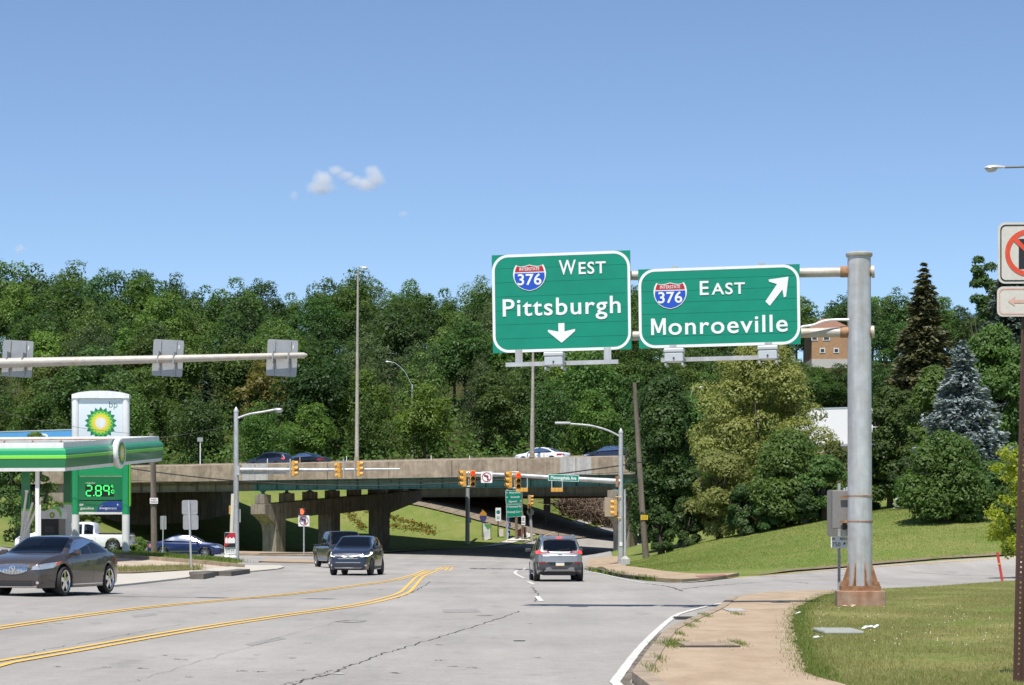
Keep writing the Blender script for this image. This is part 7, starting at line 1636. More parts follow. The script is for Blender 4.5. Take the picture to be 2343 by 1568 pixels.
mb = MB(); sheet(fr, [[(xx(270) + (0.9 if k % 2 else (4.5 if k % 4 == 0 else 3.4)) * s * math.sin(k * math.pi / 4), yy(1155) + (0.9 if k % 2 else (4.5 if k % 4 == 0 else 3.4)) * s * math.cos(k * math.pi / 4)) for k in range(8)]], 0.109, mb); mb.build("star", M_BPW, gp_)
panel("cross_bar", 181, 281, 1171, 1177, M_BPW, z=0.08, t=0.16)
for x in (164, 298): mb = MB(); mb.box((P(x, 0, DP).x, DP, (pz(1063) + pz(1158)) / 2), (0.04, 0.3, pz(1063) - pz(1158))); mb.build("edge_fin", M_BPL, py)
# pumps
def pump(label, x, y, rz):
    g_ = tz(x, y) + 0.05; r = empty("fuel_pump", (x, y, g_), rz, label, "fuel pump", "fuel pumps")
    mb = MB(); mb.box((0, 0, 0.08), (1.5, 0.9, 0.16), bev=0.03); mb.build("island", M_KERB, r, local=True)
    mb = MB(); mb.box((0, 0, 1.0), (0.95, 0.5, 1.68), bev=0.03); mb.build("cabinet", M_BLACKP, r, local=True)
    for sx in (-1, 1): mb = MB(); mb.box((sx * 0.52, 0, 1.05), (0.10, 0.56, 1.8), bev=0.02); mb.build("side_panel", mat("pump_grey", (0.24, 0.21, 0.19), 0.5, var=0.08), r, local=True)
    mb = MB(); fr_ = Frame((0, -0.30, 2.1), (1, 0, 0), (0, 0, 1)); head = [(-0.62, -0.25), (0.62, -0.25), (0.66, 0.05), (0.55, 0.24), (0.3, 0.34), (0.0, 0.20), (-0.3, 0.10), (-0.62, 0.14)]
    hd_ = sheet(fr_, [head], 0, thick=0.6).build("header", M_BPW, r, local=True)
    sheet(fr_, [[(0.62, -0.24), (0.66, 0.05), (0.55, 0.24), (0.3, 0.34), (0.02, 0.215), (0.35, 0.2), (0.5, 0.05)]], 0.01).build("header_swoosh", M_BPL, hd_, local=True)
    fe_ = Frame((0.16, -0.315, 2.03), (1, 0, 0), (0, 0, 1)); o_ = sheet(fe_, [circle(0.13, 18)], 0.0).build("emblem", M_BPD, hd_, local=True); sheet(fe_, [circle(0.08, 18)], 0.004).build("emblem_core", M_BPY, hd_, local=True)
    mb = MB(); mb.box((0.0, -0.262, 1.35), (0.5, 0.02, 0.3)); mb.build("screen", M_GREYP, r, local=True); mb = MB(); mb.box((0, -0.262, 0.75), (0.6, 0.03, 0.22)); mb.build("keypad_panel", mat("keypad", (0.25, 0.26, 0.26), 0.5, var=0.3, scale=12), r, local=True)
    mb = MB(); mb.tube(smooth_pts([Vector((0.4, -0.27, 1.2)), Vector((0.45, -0.4, 0.7)), Vector((0.35, -0.4, 0.4)), Vector((0.28, -0.3, 0.8))], 4), 0.02, 6); mb.build("hose", M_BLACKP, r, smooth=True, local=True)
    return r
p = CN_(7.0, 3.0, 0); pump("fuel pump with curved white header under the canopy", p.x + 0.1, p.y, -0.25)
# bundle of leaning white pipes
DW = 100.0; b = P(44, 1258, DW); root = empty("leaning_pipes", (b.x, b.y, tz(b.x, b.y)), 0, "three white pipes leaning against each other left of the pumps", "pipes")
for (x0, y0, x1, y1) in ((41, 1258, 61, 1125), (36, 1258, 75, 1150), (32, 1258, 95, 1138)):
    p0, p1 = P(x0, y0, DW), P(x1, y1, DW + 0.3); p0.z = tz(p0.x, p0.y); mb = MB(); mb.tube([p0, p1], 0.055, 8); mb.build("pipe", mat("white_pipe", (0.70, 0.68, 0.60), 0.5, var=0.06), root, smooth=True)
mb = MB(); mb.tube([P(49, 1196, DW), P(64, 1200, DW + 0.1)], 0.035, 6); mb.build("clamp", M_BPW, root); mb = MB(); mb.lathe([(0.08, 0), (0.08, 0.10)], P(61, 1127, DW + 0.3), (0, 0, 1), 10); mb.build("pipe_cap", M_BPW, root)
# ------------------------------------------------------------------ trees
M_BARK = mat("bark", (0.075, 0.058, 0.045), 0.95, var=0.3, scale=4, bump=0.5, bscale=12)
LEAF = {
    'dark': leaf_mat("leaf_dark", (0.038, 0.078, 0.022), (0.076, 0.134, 0.034)),
    'mid': leaf_mat("leaf_mid", (0.058, 0.112, 0.026), (0.106, 0.174, 0.040)),
    'bright': leaf_mat("leaf_bright", (0.086, 0.158, 0.028), (0.145, 0.225, 0.044)),
    'olive': leaf_mat("leaf_olive", (0.070, 0.100, 0.028), (0.120, 0.145, 0.042), hue=0.012),
    'pale': leaf_mat("leaf_pale", (0.060, 0.105, 0.040), (0.125, 0.165, 0.070)),
    'linden': leaf_mat("leaf_linden", (0.150, 0.185, 0.045), (0.285, 0.295, 0.098), hue=0.005, val=0.1),
    'twig': leaf_mat("dry_leaf", (0.085, 0.066, 0.045), (0.19, 0.145, 0.10), trans=0.1, hue=0.0, val=0.0),
    'gold': leaf_mat("leaf_gold", (0.135, 0.135, 0.035), (0.20, 0.175, 0.050), hue=0.01, val=0.15),
    'lime': leaf_mat("leaf_lime", (0.190, 0.260, 0.022), (0.360, 0.385, 0.040), trans=0.45, hue=0.005, val=0.05),
    'blue': leaf_mat("needle_blue", (0.140, 0.180, 0.185), (0.300, 0.350, 0.355), trans=0.1, hue=0.005, val=0.05),
    'bgreen': leaf_mat("needle_bluegreen", (0.068, 0.100, 0.086), (0.150, 0.185, 0.160), trans=0.1, hue=0.005, val=0.1),
    'brown': leaf_mat("needle_brown", (0.052, 0.068, 0.028), (0.150, 0.140, 0.064), trans=0.1, hue=0.005, val=0.1),
    'spruce': leaf_mat("needle_dark", (0.018, 0.036, 0.016), (0.036, 0.062, 0.026), trans=0.1, hue=0.01, val=0.15),
}
def quads_mesh(name, C, A, Bv, m, fold=None):
    """Leaf blades as kites: centres C, long half axes A, short half axes Bv (arrays n x 3)."""
    n = len(C); V = np.empty((n, 4, 3)); V[:, 0] = C - A; V[:, 1] = C + Bv * 0.9 + A * 0.1; V[:, 2] = C + A; V[:, 3] = C - Bv * 0.9 + A * 0.1
    if fold is not None: V[:, 1] += fold; V[:, 3] += fold
    me = bpy.data.meshes.new(name); me.vertices.add(n * 4); me.vertices.foreach_set("co", V.reshape(-1).astype(np.float32))
    me.loops.add(n * 4); me.loops.foreach_set("vertex_index", np.arange(n * 4, dtype=np.int32)); me.polygons.add(n); me.polygons.foreach_set("loop_start", np.arange(0, n * 4, 4, dtype=np.int32)); me.polygons.foreach_set("loop_total", np.full(n, 4, dtype=np.int32))
    me.update(calc_edges=True); me.materials.append(m); return me
def unit(a): return a / np.maximum(np.linalg.norm(a, axis=-1, keepdims=True), 1e-9)
def crown_mesh(seed, rx, rz, zc, clumps, per, leaf, m, squash=0.75, cr=(0.24, 0.42), low=-0.9, shape=0.0, droop=0.0, dome=False):
    """Broadleaf crown: uneven clumps around an envelope, blades on the skin of each clump."""
    r = np.random.RandomState(seed); cs = []
    while len(cs) < clumps:
        v = r.normal(size=3); v /= np.linalg.norm(v)
        if v[2] < low: continue
        t = r.uniform(0.42, 0.84) if len(cs) > clumps * 0.15 else r.uniform(0.0, 0.4)
        wid = 1.0 - shape * max(0, v[2]) * 0.6
        if dome:
            zr = r.uniform(0.03, 0.97); pr = math.sqrt(max(0.0, 1 - ((zr - 0.36) / 0.64) ** 2)) if zr > 0.36 else 0.80 + 0.20 * zr / 0.36
            q = r.uniform(*cr); an = r.uniform(0, 2 * math.pi); pr *= 0.86 + 0.20 * math.sin(2 * an + seed) + 0.16 * math.sin(3 * an + 5 * zr + seed * 1.7); tt = (r.uniform(0.35, 1.0) ** 0.5) * max(0.02, pr - q * 0.70)
            cs.append((math.cos(an) * rx * tt, math.sin(an) * rx * tt, zc - rz + q * rx * 0.2 + zr * (2 * rz - q * rx * 0.95), rx * q)); continue
        cs.append((v[0] * rx * t * wid, v[1] * rx * t * wid, zc + v[2] * rz * t, rx * r.uniform(*cr) * (1 - 0.25 * max(0, v[2]))))
    C = []; Nn = []
    for x, y, z, q in cs:
        k = int(per * (q / (rx * 0.33)) ** 2); v = unit(r.normal(size=(k, 3))); v[:, 2] = np.where(v[:, 2] < -0.6, -v[:, 2] * 0.8, v[:, 2]); rad = q * r.uniform(0.80, 1.08, size=(k, 1)) * (1 + 0.18 * np.sin(v[:, :1] * 7 + x) * np.cos(v[:, 1:2] * 6 + z))
        p = np.array([x, y, z]) + v * rad * np.array([1, 1, squash]); p[:, 2] -= droop * np.maximum(0, np.hypot(v[:, 0], v[:, 1]) - 0.5) * q
        C.append(p); Nn.append(v)
    C = np.concatenate(C); Nn = np.concatenate(Nn); n = len(C)
    nrm = unit(Nn * 1.0 + np.array([0, -0.1, 0.55]) + r.normal(size=(n, 3)) * 0.38)
    a = unit(np.cross(nrm, r.normal(size=(n, 3)))); b = np.cross(nrm, a); sz = leaf * r.uniform(0.6, 1.25, size=(n, 1))
    a[:, 2] -= 0.25; 
    return quads_mesh("crown", C, a * sz * 0.5, b * sz * 0.30, m, fold=nrm * sz * -0.06)
def limb_mesh(seed, h, zc, rx, rz, r0):
    r = random.Random(seed); mb = MB(); top = Vector((r.uniform(-.3, .3), r.uniform(-.3, .3), zc + rz * 0.35))
    mb.tube([(0, 0, -0.6), (0.02, 0, 0.4), (top.x * 0.4, top.y * 0.4, zc * 0.55), top], [r0 * 1.35, r0, r0 * 0.75, r0 * 0.2], 9)
    for k in range(7):
        a = k * 0.9 + r.random(); z0 = zc * r.uniform(0.4, 0.8); e = Vector((math.cos(a) * rx * 0.6, math.sin(a) * rx * 0.6, zc + rz * r.uniform(-0.25, 0.4))); s = Vector((top.x * 0.4 * z0 / zc, top.y * 0.4 * z0 / zc, z0))
        mb.tube([s, s.lerp(e, 0.5) + Vector((0, 0, -0.1 * rx)), e], [r0 * 0.42, r0 * 0.28, r0 * 0.07], 6)
    me = bpy.data.meshes.new("trunk"); me.from_pydata(mb.v, [], mb.f); me.update(); me.polygons.foreach_set("use_smooth", [True] * len(me.polygons)); me.materials.append(M_BARK); return me
def conifer_mesh(seed, h, rad, m, leaf=0.28, rows=26, dens=1.0, droop=0.35, top=0.06):
    """Spruce: whorls of drooping boughs, each a spray of short needle blades."""
    r = np.random.RandomState(seed); C, A, Bn = [], [], []
    for i in range(rows):
        t = i / (rows - 1); z = h * (0.04 + 0.96 * t); R_ = rad * (1 - t) ** 0.8 * r.uniform(0.86, 1.1) + top; nb = max(4, int((9 + 9 * (1 - t)) * dens))
        for k in range(nb):
            a = r.uniform(0, 2 * math.pi); L_ = R_ * r.uniform(0.72, 1.12); d = np.array([math.cos(a), math.sin(a), 0]); s = np.array([-d[1], d[0], 0])
            n = max(8, int(L_ / leaf * 8.5)); u = r.uniform(0.12, 1.0, n); w = 0.42 * L_ * (0.25 + u * (1.15 - u)) * r.uniform(-1, 1, n)
            zz = z - droop * L_ * u ** 1.3 + 0.10 * L_ * u ** 4 - np.abs(w) * 0.35 + r.normal(0, 0.04 * L_ + 0.02, n)
            p = d * (u * L_)[:, None] + s * w[:, None]; p[:, 2] = zz; C.append(p)
            ax = d * 0.9 + s * np.sign(w)[:, None] * 0.55 + r.normal(size=(n, 3)) * 0.25; ax[:, 2] -= 0.15; A.append(unit(ax)); Bn.append(np.tile(s, (n, 1)) + r.normal(size=(n, 3)) * 0.5)
    C, A, Bn = np.concatenate(C), np.concatenate(A), np.concatenate(Bn); n = len(C); b = unit(np.cross(A, np.cross(unit(Bn), A))); sz = leaf * r.uniform(0.7, 1.3, (n, 1))
    return quads_mesh("crown", C, A * sz * 0.75, b * sz * 0.32, m)
def trunk_mesh(h, r0):
    mb = MB(); mb.tube([(0, 0, -0.6), (0, 0, h * 0.5), (0, 0, h * 0.97)], [r0, r0 * 0.6, 0.02], 8); me = bpy.data.meshes.new("trunk"); me.from_pydata(mb.v, [], mb.f); me.update(); me.materials.append(M_BARK); return me
def tree(name, label, x, y, crown, trunk, scale=1.0, rz=0.0, group=None, z=None, sx=1.0, cat="tree"):
    r = empty(name, (x, y, tz(x, y) if z is None else z), rz, label, cat, group); r.scale = (scale * sx, scale * sx, scale)
    c = bpy.data.objects.new("crown", crown); COL.objects.link(c); c.parent = r
    t = bpy.data.objects.new("trunk", trunk); COL.objects.link(t); t.parent = r
    return r
# prototypes for the hillside (unit tree about 12 m high)
PRO = []
rng = random.Random(11)
kinds = ['dark', 'mid', 'dark', 'bright', 'mid', 'olive', 'pale', 'dark', 'mid', 'bright', 'dark', 'mid']
for i, kd in enumerate(kinds):
    rx = rng.uniform(3.9, 4.9); rz = rng.uniform(5.6, 6.4); zc = 12.6 - rz
    cm = crown_mesh(100 + i, rx, rz, zc, rng.randint(44, 56), 240, rng.uniform(0.33, 0.42) * (0.8 if kd == 'pale' else 1), LEAF[kd], shape=rng.uniform(0.1, 0.8), cr=(0.22, 0.40), low=-1.0, squash=0.92)
    PRO.append((kd, cm, limb_mesh(200 + i, 12, zc, rx, rz, 0.22), rx))
CPRO = [('spruce', conifer_mesh(300 + i, 12.0, 3.0, LEAF['spruce'], leaf=0.42, rows=22, dens=0.8, droop=0.55), trunk_mesh(12, 0.2), 3.0) for i in range(2)]
GOLD = crown_mesh(150, 3.9, 3.8, 6.5, 26, 130, 0.42, LEAF['gold']); GOLDT = limb_mesh(250, 10, 6, 3.9, 3.8, 0.2)

ZONES = [(60, "above the mast arm's far left"), (150, "over the canopy's left half"), (240, "behind the price sign"), (320, "over the canopy's right end"), (384, "near the mast arm's middle plate"), (470, "between the mast arm's right plates"),
         (560, "above the left signal pole"), (645, "near the mast arm's tip plate"), (730, "left of the tall light mast"), (815, "behind the tall light mast"), (890, "right of the tall light mast"), (970, "behind the distant curved lamp"), (1050, "left of the Pittsburgh sign"),
         (1130, "at the Pittsburgh sign's left edge"), (1230, "behind the Pittsburgh sign's left half"), (1350, "behind the Pittsburgh sign's right half"), (1460, "between the two green signs"), (1560, "behind the Monroeville sign's left half"), (1680, "behind the Monroeville sign's middle"), (1800, "behind the Monroeville sign's right half"),
         (1890, "beside the brick house"), (1990, "right of the gantry pole"), (2100, "behind the brown-tipped spruce"), (2220, "behind the blue spruce"), (2342, "at the right picture edge")]
ROWS = [(262, "at the slope's foot"), (283, "low on the slope"), (306, "on the lower slope"), (330, "at mid slope"), (357, "on the upper slope"), (386, "below the skyline"), (430, "on the skyline")]
CNAME = {'dark': "dark green", 'mid': "mid green", 'bright': "fresh green", 'olive': "olive green", 'pale': "pale flecked", 'spruce': "dark drooping", 'gold': "golden green"}
hill = []
row_d = [251, 268, 288, 310, 334, 360, 392]
for ri, d in enumerate(row_d):
    x = -0.262 * d
    while x < 0.262 * d:
        xj = x + rng.uniform(-1.3, 1.3); dj = d + rng.uniform(-7, 7); px = CX + xj / dj * F
        x += rng.uniform(5.6, 7.2)
        if px > 1480 and ri < 1: continue
        if px > 2050 and ri < 4 and rng.random() < 0.5: continue
        if (1825 < px < 1985 and ri == 3) or (1845 < px < 1960 and ri == 2) or (1845 < px < 1950 and ri == 4): continue                     # the brick house shows here
        if 1590 < px < 1660 and ri == 3: continue
        if ri == 0 and 900 < px < 1480 and abs(px - 1080) > 40 and False: continue
        base = tz(xj, dj)
        if ri == 0 and xj > -12 and dj < 252: dj += 8
        con = (ri <= 1 and 455 < px < 600 and rng.random() < 0.75)
        if con: kd, cm, tm, rx = rng.choice(CPRO)
        elif ri == 1 and 585 < px < 690: kd, cm, tm, rx = 'gold', GOLD, GOLDT, 3.9
        else:
            wts = {'dark': 3.0 if ri >= 3 else 0.6, 'mid': 1.6, 'bright': 1.0 if ri < 4 else 0.6, 'olive': 0.7 if ri < 2 else 0.2, 'pale': (2.2 if 880 < px < 1140 and ri < 4 else 0.5)}
            kd, cm, tm, rx = rng.choices(PRO, [wts[p[0]] for p in PRO])[0]
        sc = rng.uniform(0.85, 1.2) * (1.12 if ri >= 5 else 1.0)
        if ri == 0: sc *= 0.78
        if ri == 6 and -60 < px < 190: sc *= 1.4
        if ri == 6 and 190 <= px < 420: sc *= 1.15
        if ri == 6 and 990 < px < 1075: sc *= 0.72
        if px > 1500: sc *= 0.85
        hill.append((px, d, xj, dj, kd, cm, tm, sc, rng.uniform(0, 6.28), rng.uniform(0.9, 1.15)))
for px_, d_, kd_ in ((1520, 290, 2), (1545, 300, 3), (1585, 303, 1), (1615, 292, 4), (1640, 300, 8), (1665, 315, 1), (1690, 305, 0), (1740, 300, 10), (1790, 303, 7), (1830, 302, 1), (1862, 308, 9), (1892, 306, 1), (1920, 309, 4), (1947, 307, 2), (1400, 372, 1), (1430, 386, 0), (1470, 380, 3), (1445, 352, 8), (1510, 375, 7), (2000, 303, 2), (1990, 330, 7), (2040, 320, 10)):
    kd, cm, tm, rx = PRO[kd_]; hill.append((px_, 306 if d_ < 310 else (330 if d_ < 345 else (357 if d_ < 360 else 386)), (px_ - CX) / F * d_, d_, kd, cm, tm, 0.56 if 1860 < px_ < 1950 else (1.1 if d_ > 345 else 0.86), px_ * 0.7, 1.3 if 1860 < px_ < 1950 else 1.0))
keys = {}
for t_ in hill:
    zn = min(ZONES, key=lambda z: abs(z[0] - t_[0]))[1]; rn = [n for dd, n in ROWS if t_[1] <= dd][0]
    sz = "tall" if t_[7] > 1.12 else ("small" if t_[7] < 0.85 else "rounded")
    keys.setdefault((CNAME[t_[4]], sz, rn, zn), []).append(t_)
ORD = ["first", "second", "third", "fourth", "fifth"]
for (cn_, sz, rn, zn), l in keys.items():
    l.sort(key=lambda t: t[0])
    for i, (px, d, x, y, kd, cm, tm, sc, rot, sx) in enumerate(l):
        lab = f"{sz} {cn_} tree {rn} {zn}" if len(l) == 1 else f"{ORD[i]} {sz} {cn_} tree {rn} {zn}"
        nm = "spruce_tree" if kd == 'spruce' else "hillside_tree"
        tree(nm, lab, x, y, cm, tm, sc, rot, "trees on the wooded hillside", sx=sx)
# undergrowth between the trunks
r = np.random.RandomState(9); n = 45000
yy_ = r.uniform(246, 300, n) ; xx_ = r.uniform(-0.27, 0.30, n) * yy_; keep = ~((xx_ > 3) & (yy_ < 252 + xx_ * 1.2)); xx_, yy_ = xx_[keep], yy_[keep]; n = len(xx_)
C = np.stack([xx_, yy_, tza(xx_, yy_) + r.uniform(0.1, 2.0, n) ** 1.3 * (0.6 + 0.8 * np.sin(xx_ * 0.9) ** 2)], -1); nr = unit(r.normal(size=(n, 3)) + np.array([0, -0.4, 0.9])); a = unit(np.cross(nr, r.normal(size=(n, 3)))); b = np.cross(nr, a); sz = r.uniform(0.35, 0.7, (n, 1))
tag(link("undergrowth", quads_mesh("undergrowth", C, a * sz * .5, b * sz * .35, LEAF['mid']), None), "leafy undergrowth filling the foot of the wooded hillside", kind="stuff")

# ------------------------------------------------------------------ right-hand trees
def big_tree(name, label, px, d, base_py, width_px, top_py, kd, seed, clumps=46, per=300, leaf=0.22, low=-1.0, zfrac=0.5, shape=0.4, crange=(0.20, 0.36), r0=0.2, cat="tree", group=None, skirt=0.0, droop=0.0, z=None):
    x = (px - CX) / F * d; s = d / F; zt = EYE - (top_py - HZ) * s; zb = EYE - (base_py - HZ) * s; g_ = tz(x, d) if z is None else z
    H_ = zt - g_; rx = width_px * s / 2 * 0.98; lo = min(0.3, max(0.0, zb - g_)) if skirt == 0 else skirt; rz = (H_ - lo) / 2; zc = lo + (H_ - lo) / 2
    cm = crown_mesh(seed, rx, rz, zc, clumps, per, leaf, LEAF[kd], cr=crange, low=low, shape=shape, droop=droop, dome=True); tm = limb_mesh(seed + 1, H_, max(zc, 0.8), rx, rz, r0)
    return tree(name, label, x, d, cm, tm, 1.0, 0.0, group, cat=cat, z=z)
big_tree("maple_tree", "dark green tree overhanging the overpass right of the corner signal pole", 1515, 140, 1215, 230, 845, 'dark', 501, 100, 560, 0.25, shape=0.3)
big_tree("maple_tree", "mid green tree between the leaning pole and the yellowish tree, further back", 1590, 156, 1180, 190, 890, 'mid', 505, 66, 420, 0.28)
big_tree("linden_tree", "large yellowish olive tree in blossom behind the Monroeville sign's foot", 1738, 133, 1225, 350, 765, 'linden', 511, 130, 900, 0.21, shape=0.55, crange=(0.17, 0.28), r0=0.28)
big_tree("linden_tree", "low yellowish olive bush at the left foot of the large blossoming tree", 1645, 126, 1228, 190, 1005, 'linden', 513, 52, 600, 0.19, low=-1.0)
big_tree("broadleaf_tree", "glossy deep green tree in front of the large yellowish tree", 1805, 123, 1212, 240, 975, 'mid', 521, 70, 560, 0.21, low=-1.0)
big_tree("broadleaf_tree", "dense green bush left of the gantry pole's foot", 1885, 121, 1200, 130, 1035, 'mid', 523, 36, 460, 0.21, low=-1.0)
big_tree("broadleaf_tree", "dark green tree just right of the gantry pole above the grass gap", 2035, 131, 1120, 170, 875, 'mid', 531, 66, 480, 0.24)
big_tree("broadleaf_tree", "broad dark green bush spreading over the lawn under the blue spruce", 2165, 110, 1222, 230, 975, 'mid', 541, 84, 560, 0.19, low=-1.0, droop=0.3)
big_tree("broadleaf_tree", "dark bush in the shade below the blue spruce's right side", 2265, 113, 1230, 170, 1050, 'dark', 543, 44, 380, 0.2, low=-1.0)
big_tree("broadleaf_tree", "mid green tree behind the blue spruce's right shoulder", 2270, 140, 1100, 240, 728, 'mid', 551, 84, 420, 0.28)
big_tree("broadleaf_tree", "mid green tree between the two spruces", 2135, 150, 1110, 170, 828, 'mid', 553, 60, 400, 0.28)
big_tree("broadleaf_tree", "dark leafy tree at the right, left of the tall grey-green spruce", 2255, 158, 1000, 120, 560, 'dark', 555, 44, 300, 0.30)
big_tree("broadleaf_tree", "fresh green tree behind the gap left of the blue spruce", 2070, 165, 1090, 150, 905, 'bright', 557, 36, 280, 0.3)
big_tree("broadleaf_tree", "olive shrub beyond the truck's lower edge beside the gantry pole", 1900, 140, 1110, 130, 1000, 'olive', 559, 24, 280, 0.24, low=-1.0)
def spruce(label, px, d, base, top, width, kd, seed, rows=34, leaf=0.24, dens=1.2, droop=0.3):
    x = (px - CX) / F * d; s = d / F; g_ = tz(x, d); H_ = EYE - (top - HZ) * s - g_; cm = conifer_mesh(seed, H_, width * s / 2, LEAF[kd], leaf, rows, dens, droop); tree("spruce_tree", label, x, d, cm, trunk_mesh(H_, 0.2))
spruce("brownish old spruce with a bare tip right of the gantry pole", 2113, 172, 1000, 605, 265, 'brown', 601, 40, 0.38, 1.4, 0.5)
spruce("silvery blue spruce standing among the lawn trees", 2203, 125, 1120, 782, 275, 'blue', 611, 36, 0.26, 1.5, 0.22)
spruce("tall grey-green spruce at the right edge behind the no-turn sign", 2320, 152, 900, 540, 310, 'bgreen', 621, 42, 0.34, 1.2, 0.3)
for i_, (px_, py_, d_, w_, t_, kd_, lab_) in enumerate(((1512, 1268, 131, 75, 1150, 'dark', "dark shrub at the lawn's edge just right of the leaning pole"), (1568, 1250, 127, 85, 1130, 'dark', "dark shrub at the lawn's upper edge below the dark overhanging tree"), (1700, 1226, 123, 105, 1105, 'dark', "shaded shrub under the middle of the large yellowish tree"), (1765, 1216, 122, 100, 1100, 'dark', "shaded shrub left of the glossy green tree's foot"), (1842, 1203, 121, 100, 1095, 'dark', "shaded shrub right of the glossy green tree's foot"),
        (1990, 1150, 135, 90, 1010, 'dark', "dark shrub beside the grass gap behind the gantry pole"), (2075, 1190, 122, 90, 1040, 'dark', "dark shrub at the left foot of the broad lawn bush"), (2320, 1232, 104, 110, 1080, 'mid', "green shrub at the right edge behind the lime tree"))):
    big_tree("lawn_shrub", lab_, px_, d_, py_, w_, t_, kd_, 800 + i_, 30, 420, 0.21, low=-1.0, cat="shrub", skirt=0.02, group="shrubs along the lawn's upper edge")
# young lime green tree leaning in from the right
d = 80; x = (2392 - CX) / F * d; g_ = tz(x, d); s = d / F; r = empty("young_tree", (x, d, g_), 0, "young lime green tree reaching in behind the brown post", "tree")
mb = MB(); rl = random.Random(8); tips = []
mb.tube([(0, 0, -0.2), (-0.1, 0, 1.2), (-0.05, 0, 2.6), (0, 0, 4.4)], [0.10, 0.08, 0.06, 0.02], 8)
for k in range(24):
    z0 = rl.uniform(0.4, 3.9); a = math.pi + rl.uniform(-1.2, 1.2) if k < 18 else rl.uniform(-1, 1); L_ = rl.uniform(1.4, 3.0) * (1.0 if z0 < 2.2 else 0.7); e = Vector((math.cos(a) * L_, math.sin(a) * L_ * 0.6, z0 + rl.uniform(0.1, 1.1))); st = Vector((-0.05, 0, z0)); md = st.lerp(e, 0.5) + Vector((0, 0, 0.12)); mb.tube([st, md, e], [0.04, 0.025, 0.008], 6)
    for q in (0.35, 0.5, 0.65, 0.8, 0.92, 1.0): tips.append((st.lerp(e, q) + Vector((rl.uniform(-.2, .2), rl.uniform(-.2, .2), rl.uniform(-.15, .25))), rl.uniform(0.2, 0.4)))
mb.build("trunk", M_BARK, r, smooth=True, local=True)
rr = np.random.RandomState(4); Cc = []; Nn = []
for t_, q in tips:
    k = int(850 * q * q) ; v = unit(rr.normal(size=(k, 3))); Cc.append(np.array(t_) + v * q * rr.uniform(0.4, 1.1, (k, 1)) * np.array([1, 1, .7])); Nn.append(v)
C = np.concatenate(Cc); Nn = np.concatenate(Nn); n = len(C); nr = unit(Nn * .6 + np.array([0, -.2, .6]) + rr.normal(size=(n, 3)) * .6); a = unit(np.cross(nr, rr.normal(size=(n, 3)))); b = np.cross(nr, a); sz = 0.135 * rr.uniform(.6, 1.3, (n, 1))
c_ = link("crown", quads_mesh("crown", C, a * sz * .5, b * sz * .34, LEAF['lime']), None, r, True)
# trees left of and behind the station
big_tree("broadleaf_tree", "dark tree behind the leaning white pipes", 40, 165, 1240, 190, 1000, 'dark', 701, 44, 300, 0.3, low=-1.0)
big_tree("broadleaf_tree", "mid green tree behind the left part of the canopy, in front of the blue trailer", 85, 150, 1100, 110, 975, 'bright', 703, 26, 260, 0.28, low=-1.0)
big_tree("broadleaf_tree", "shrub on the embankment behind the white pickup", 165, 180, 1225, 110, 1120, 'mid', 705, 24, 260, 0.26, low=-1.0, cat="shrub")
big_tree("ground_shrub", "low bright shrub between price sign and blue sedan", 318, 160, 1262, 62, 1228, 'bright', 707, 16, 300, 0.2, low=-0.3, cat="shrub", skirt=0.05)
big_tree("ground_shrub", "low bright shrub on the embankment behind the pylon's left leg", 180, 165, 1250, 60, 1215, 'bright', 709, 16, 300, 0.2, low=-0.3, cat="shrub", skirt=0.05)
# bramble thicket beyond the overpass: bare brown twigs
r = np.random.RandomState(12); mb = MB(); rl = random.Random(4)
for k in range(420):
    px = rl.uniform(1285, 1405); dd = rl.uniform(236, 243); x = (px - CX) / F * dd; z0 = tz(x, dd); pts = [Vector((x, dd, z0))]; v = Vector((rl.uniform(-1, 1), rl.uniform(-1, .3), 1.4)).normalized()
    for j in range(5): pts.append(pts[-1] + v * rl.uniform(0.5, 1.0)); v = (v + Vector((rl.uniform(-.7, .7), rl.uniform(-.7, .7), -0.25))).normalized()
    mb.tube(pts, [0.06, 0.055, 0.05, 0.04, 0.03, 0.02], 4, cap=False)
tag(mb.build("bramble_thicket", mat("dry_twigs", (0.17, 0.12, 0.085), 0.95, var=0.3, scale=3)), "tangled bare brown brambles beyond the overpass", "thicket")
big_tree("bramble_bush", "brown half-dead bush filling the gap right of the second bridge's pier", 1345, 243, 1222, 150, 1120, 'twig', 905, 60, 260, 0.34, cat="bush", skirt=0.05)
big_tree("bramble_bush", "brown half-dead bush beside the bridge's right column", 1415, 246, 1215, 110, 1130, 'twig', 907, 40, 260, 0.34, cat="bush", skirt=0.05)
# flower rows on the bank beyond the left pier
rl = random.Random(21); 
for row, (line) in enumerate((((790, 1168), (830, 1210)), ((840, 1170), (905, 1190), (985, 1210)), ((900, 1205), (990, 1222)))):
    pts = smooth_pts([gp(*p) for p in line], 8); C = []
    for p in pts:
        for _ in range(26): C.append((p.x + rl.gauss(0, 0.3), p.y + rl.gauss(0, 0.4), tz(p.x, p.y) + rl.uniform(0.05, 0.35)))
    C = np.array(C); n = len(C); rr = np.random.RandomState(row); nr = unit(rr.normal(size=(n, 3)) + np.array([0, 0, .8])); a = unit(np.cross(nr, rr.normal(size=(n, 3)))); b = np.cross(nr, a)
    tag(link("flower_bed", quads_mesh("flower_bed", C, a * .13, b * .1, leaf_mat("flower_leaf", (0.09, 0.125, 0.025), (0.30, 0.16, 0.03), hue=0.0, val=0.05)), None), ["upper left flower row on the grassy bank beyond the pier", "long flower row on the bank right of the middle column", "lowest flower row on the grassy bank beyond the pier"][row], kind="stuff")

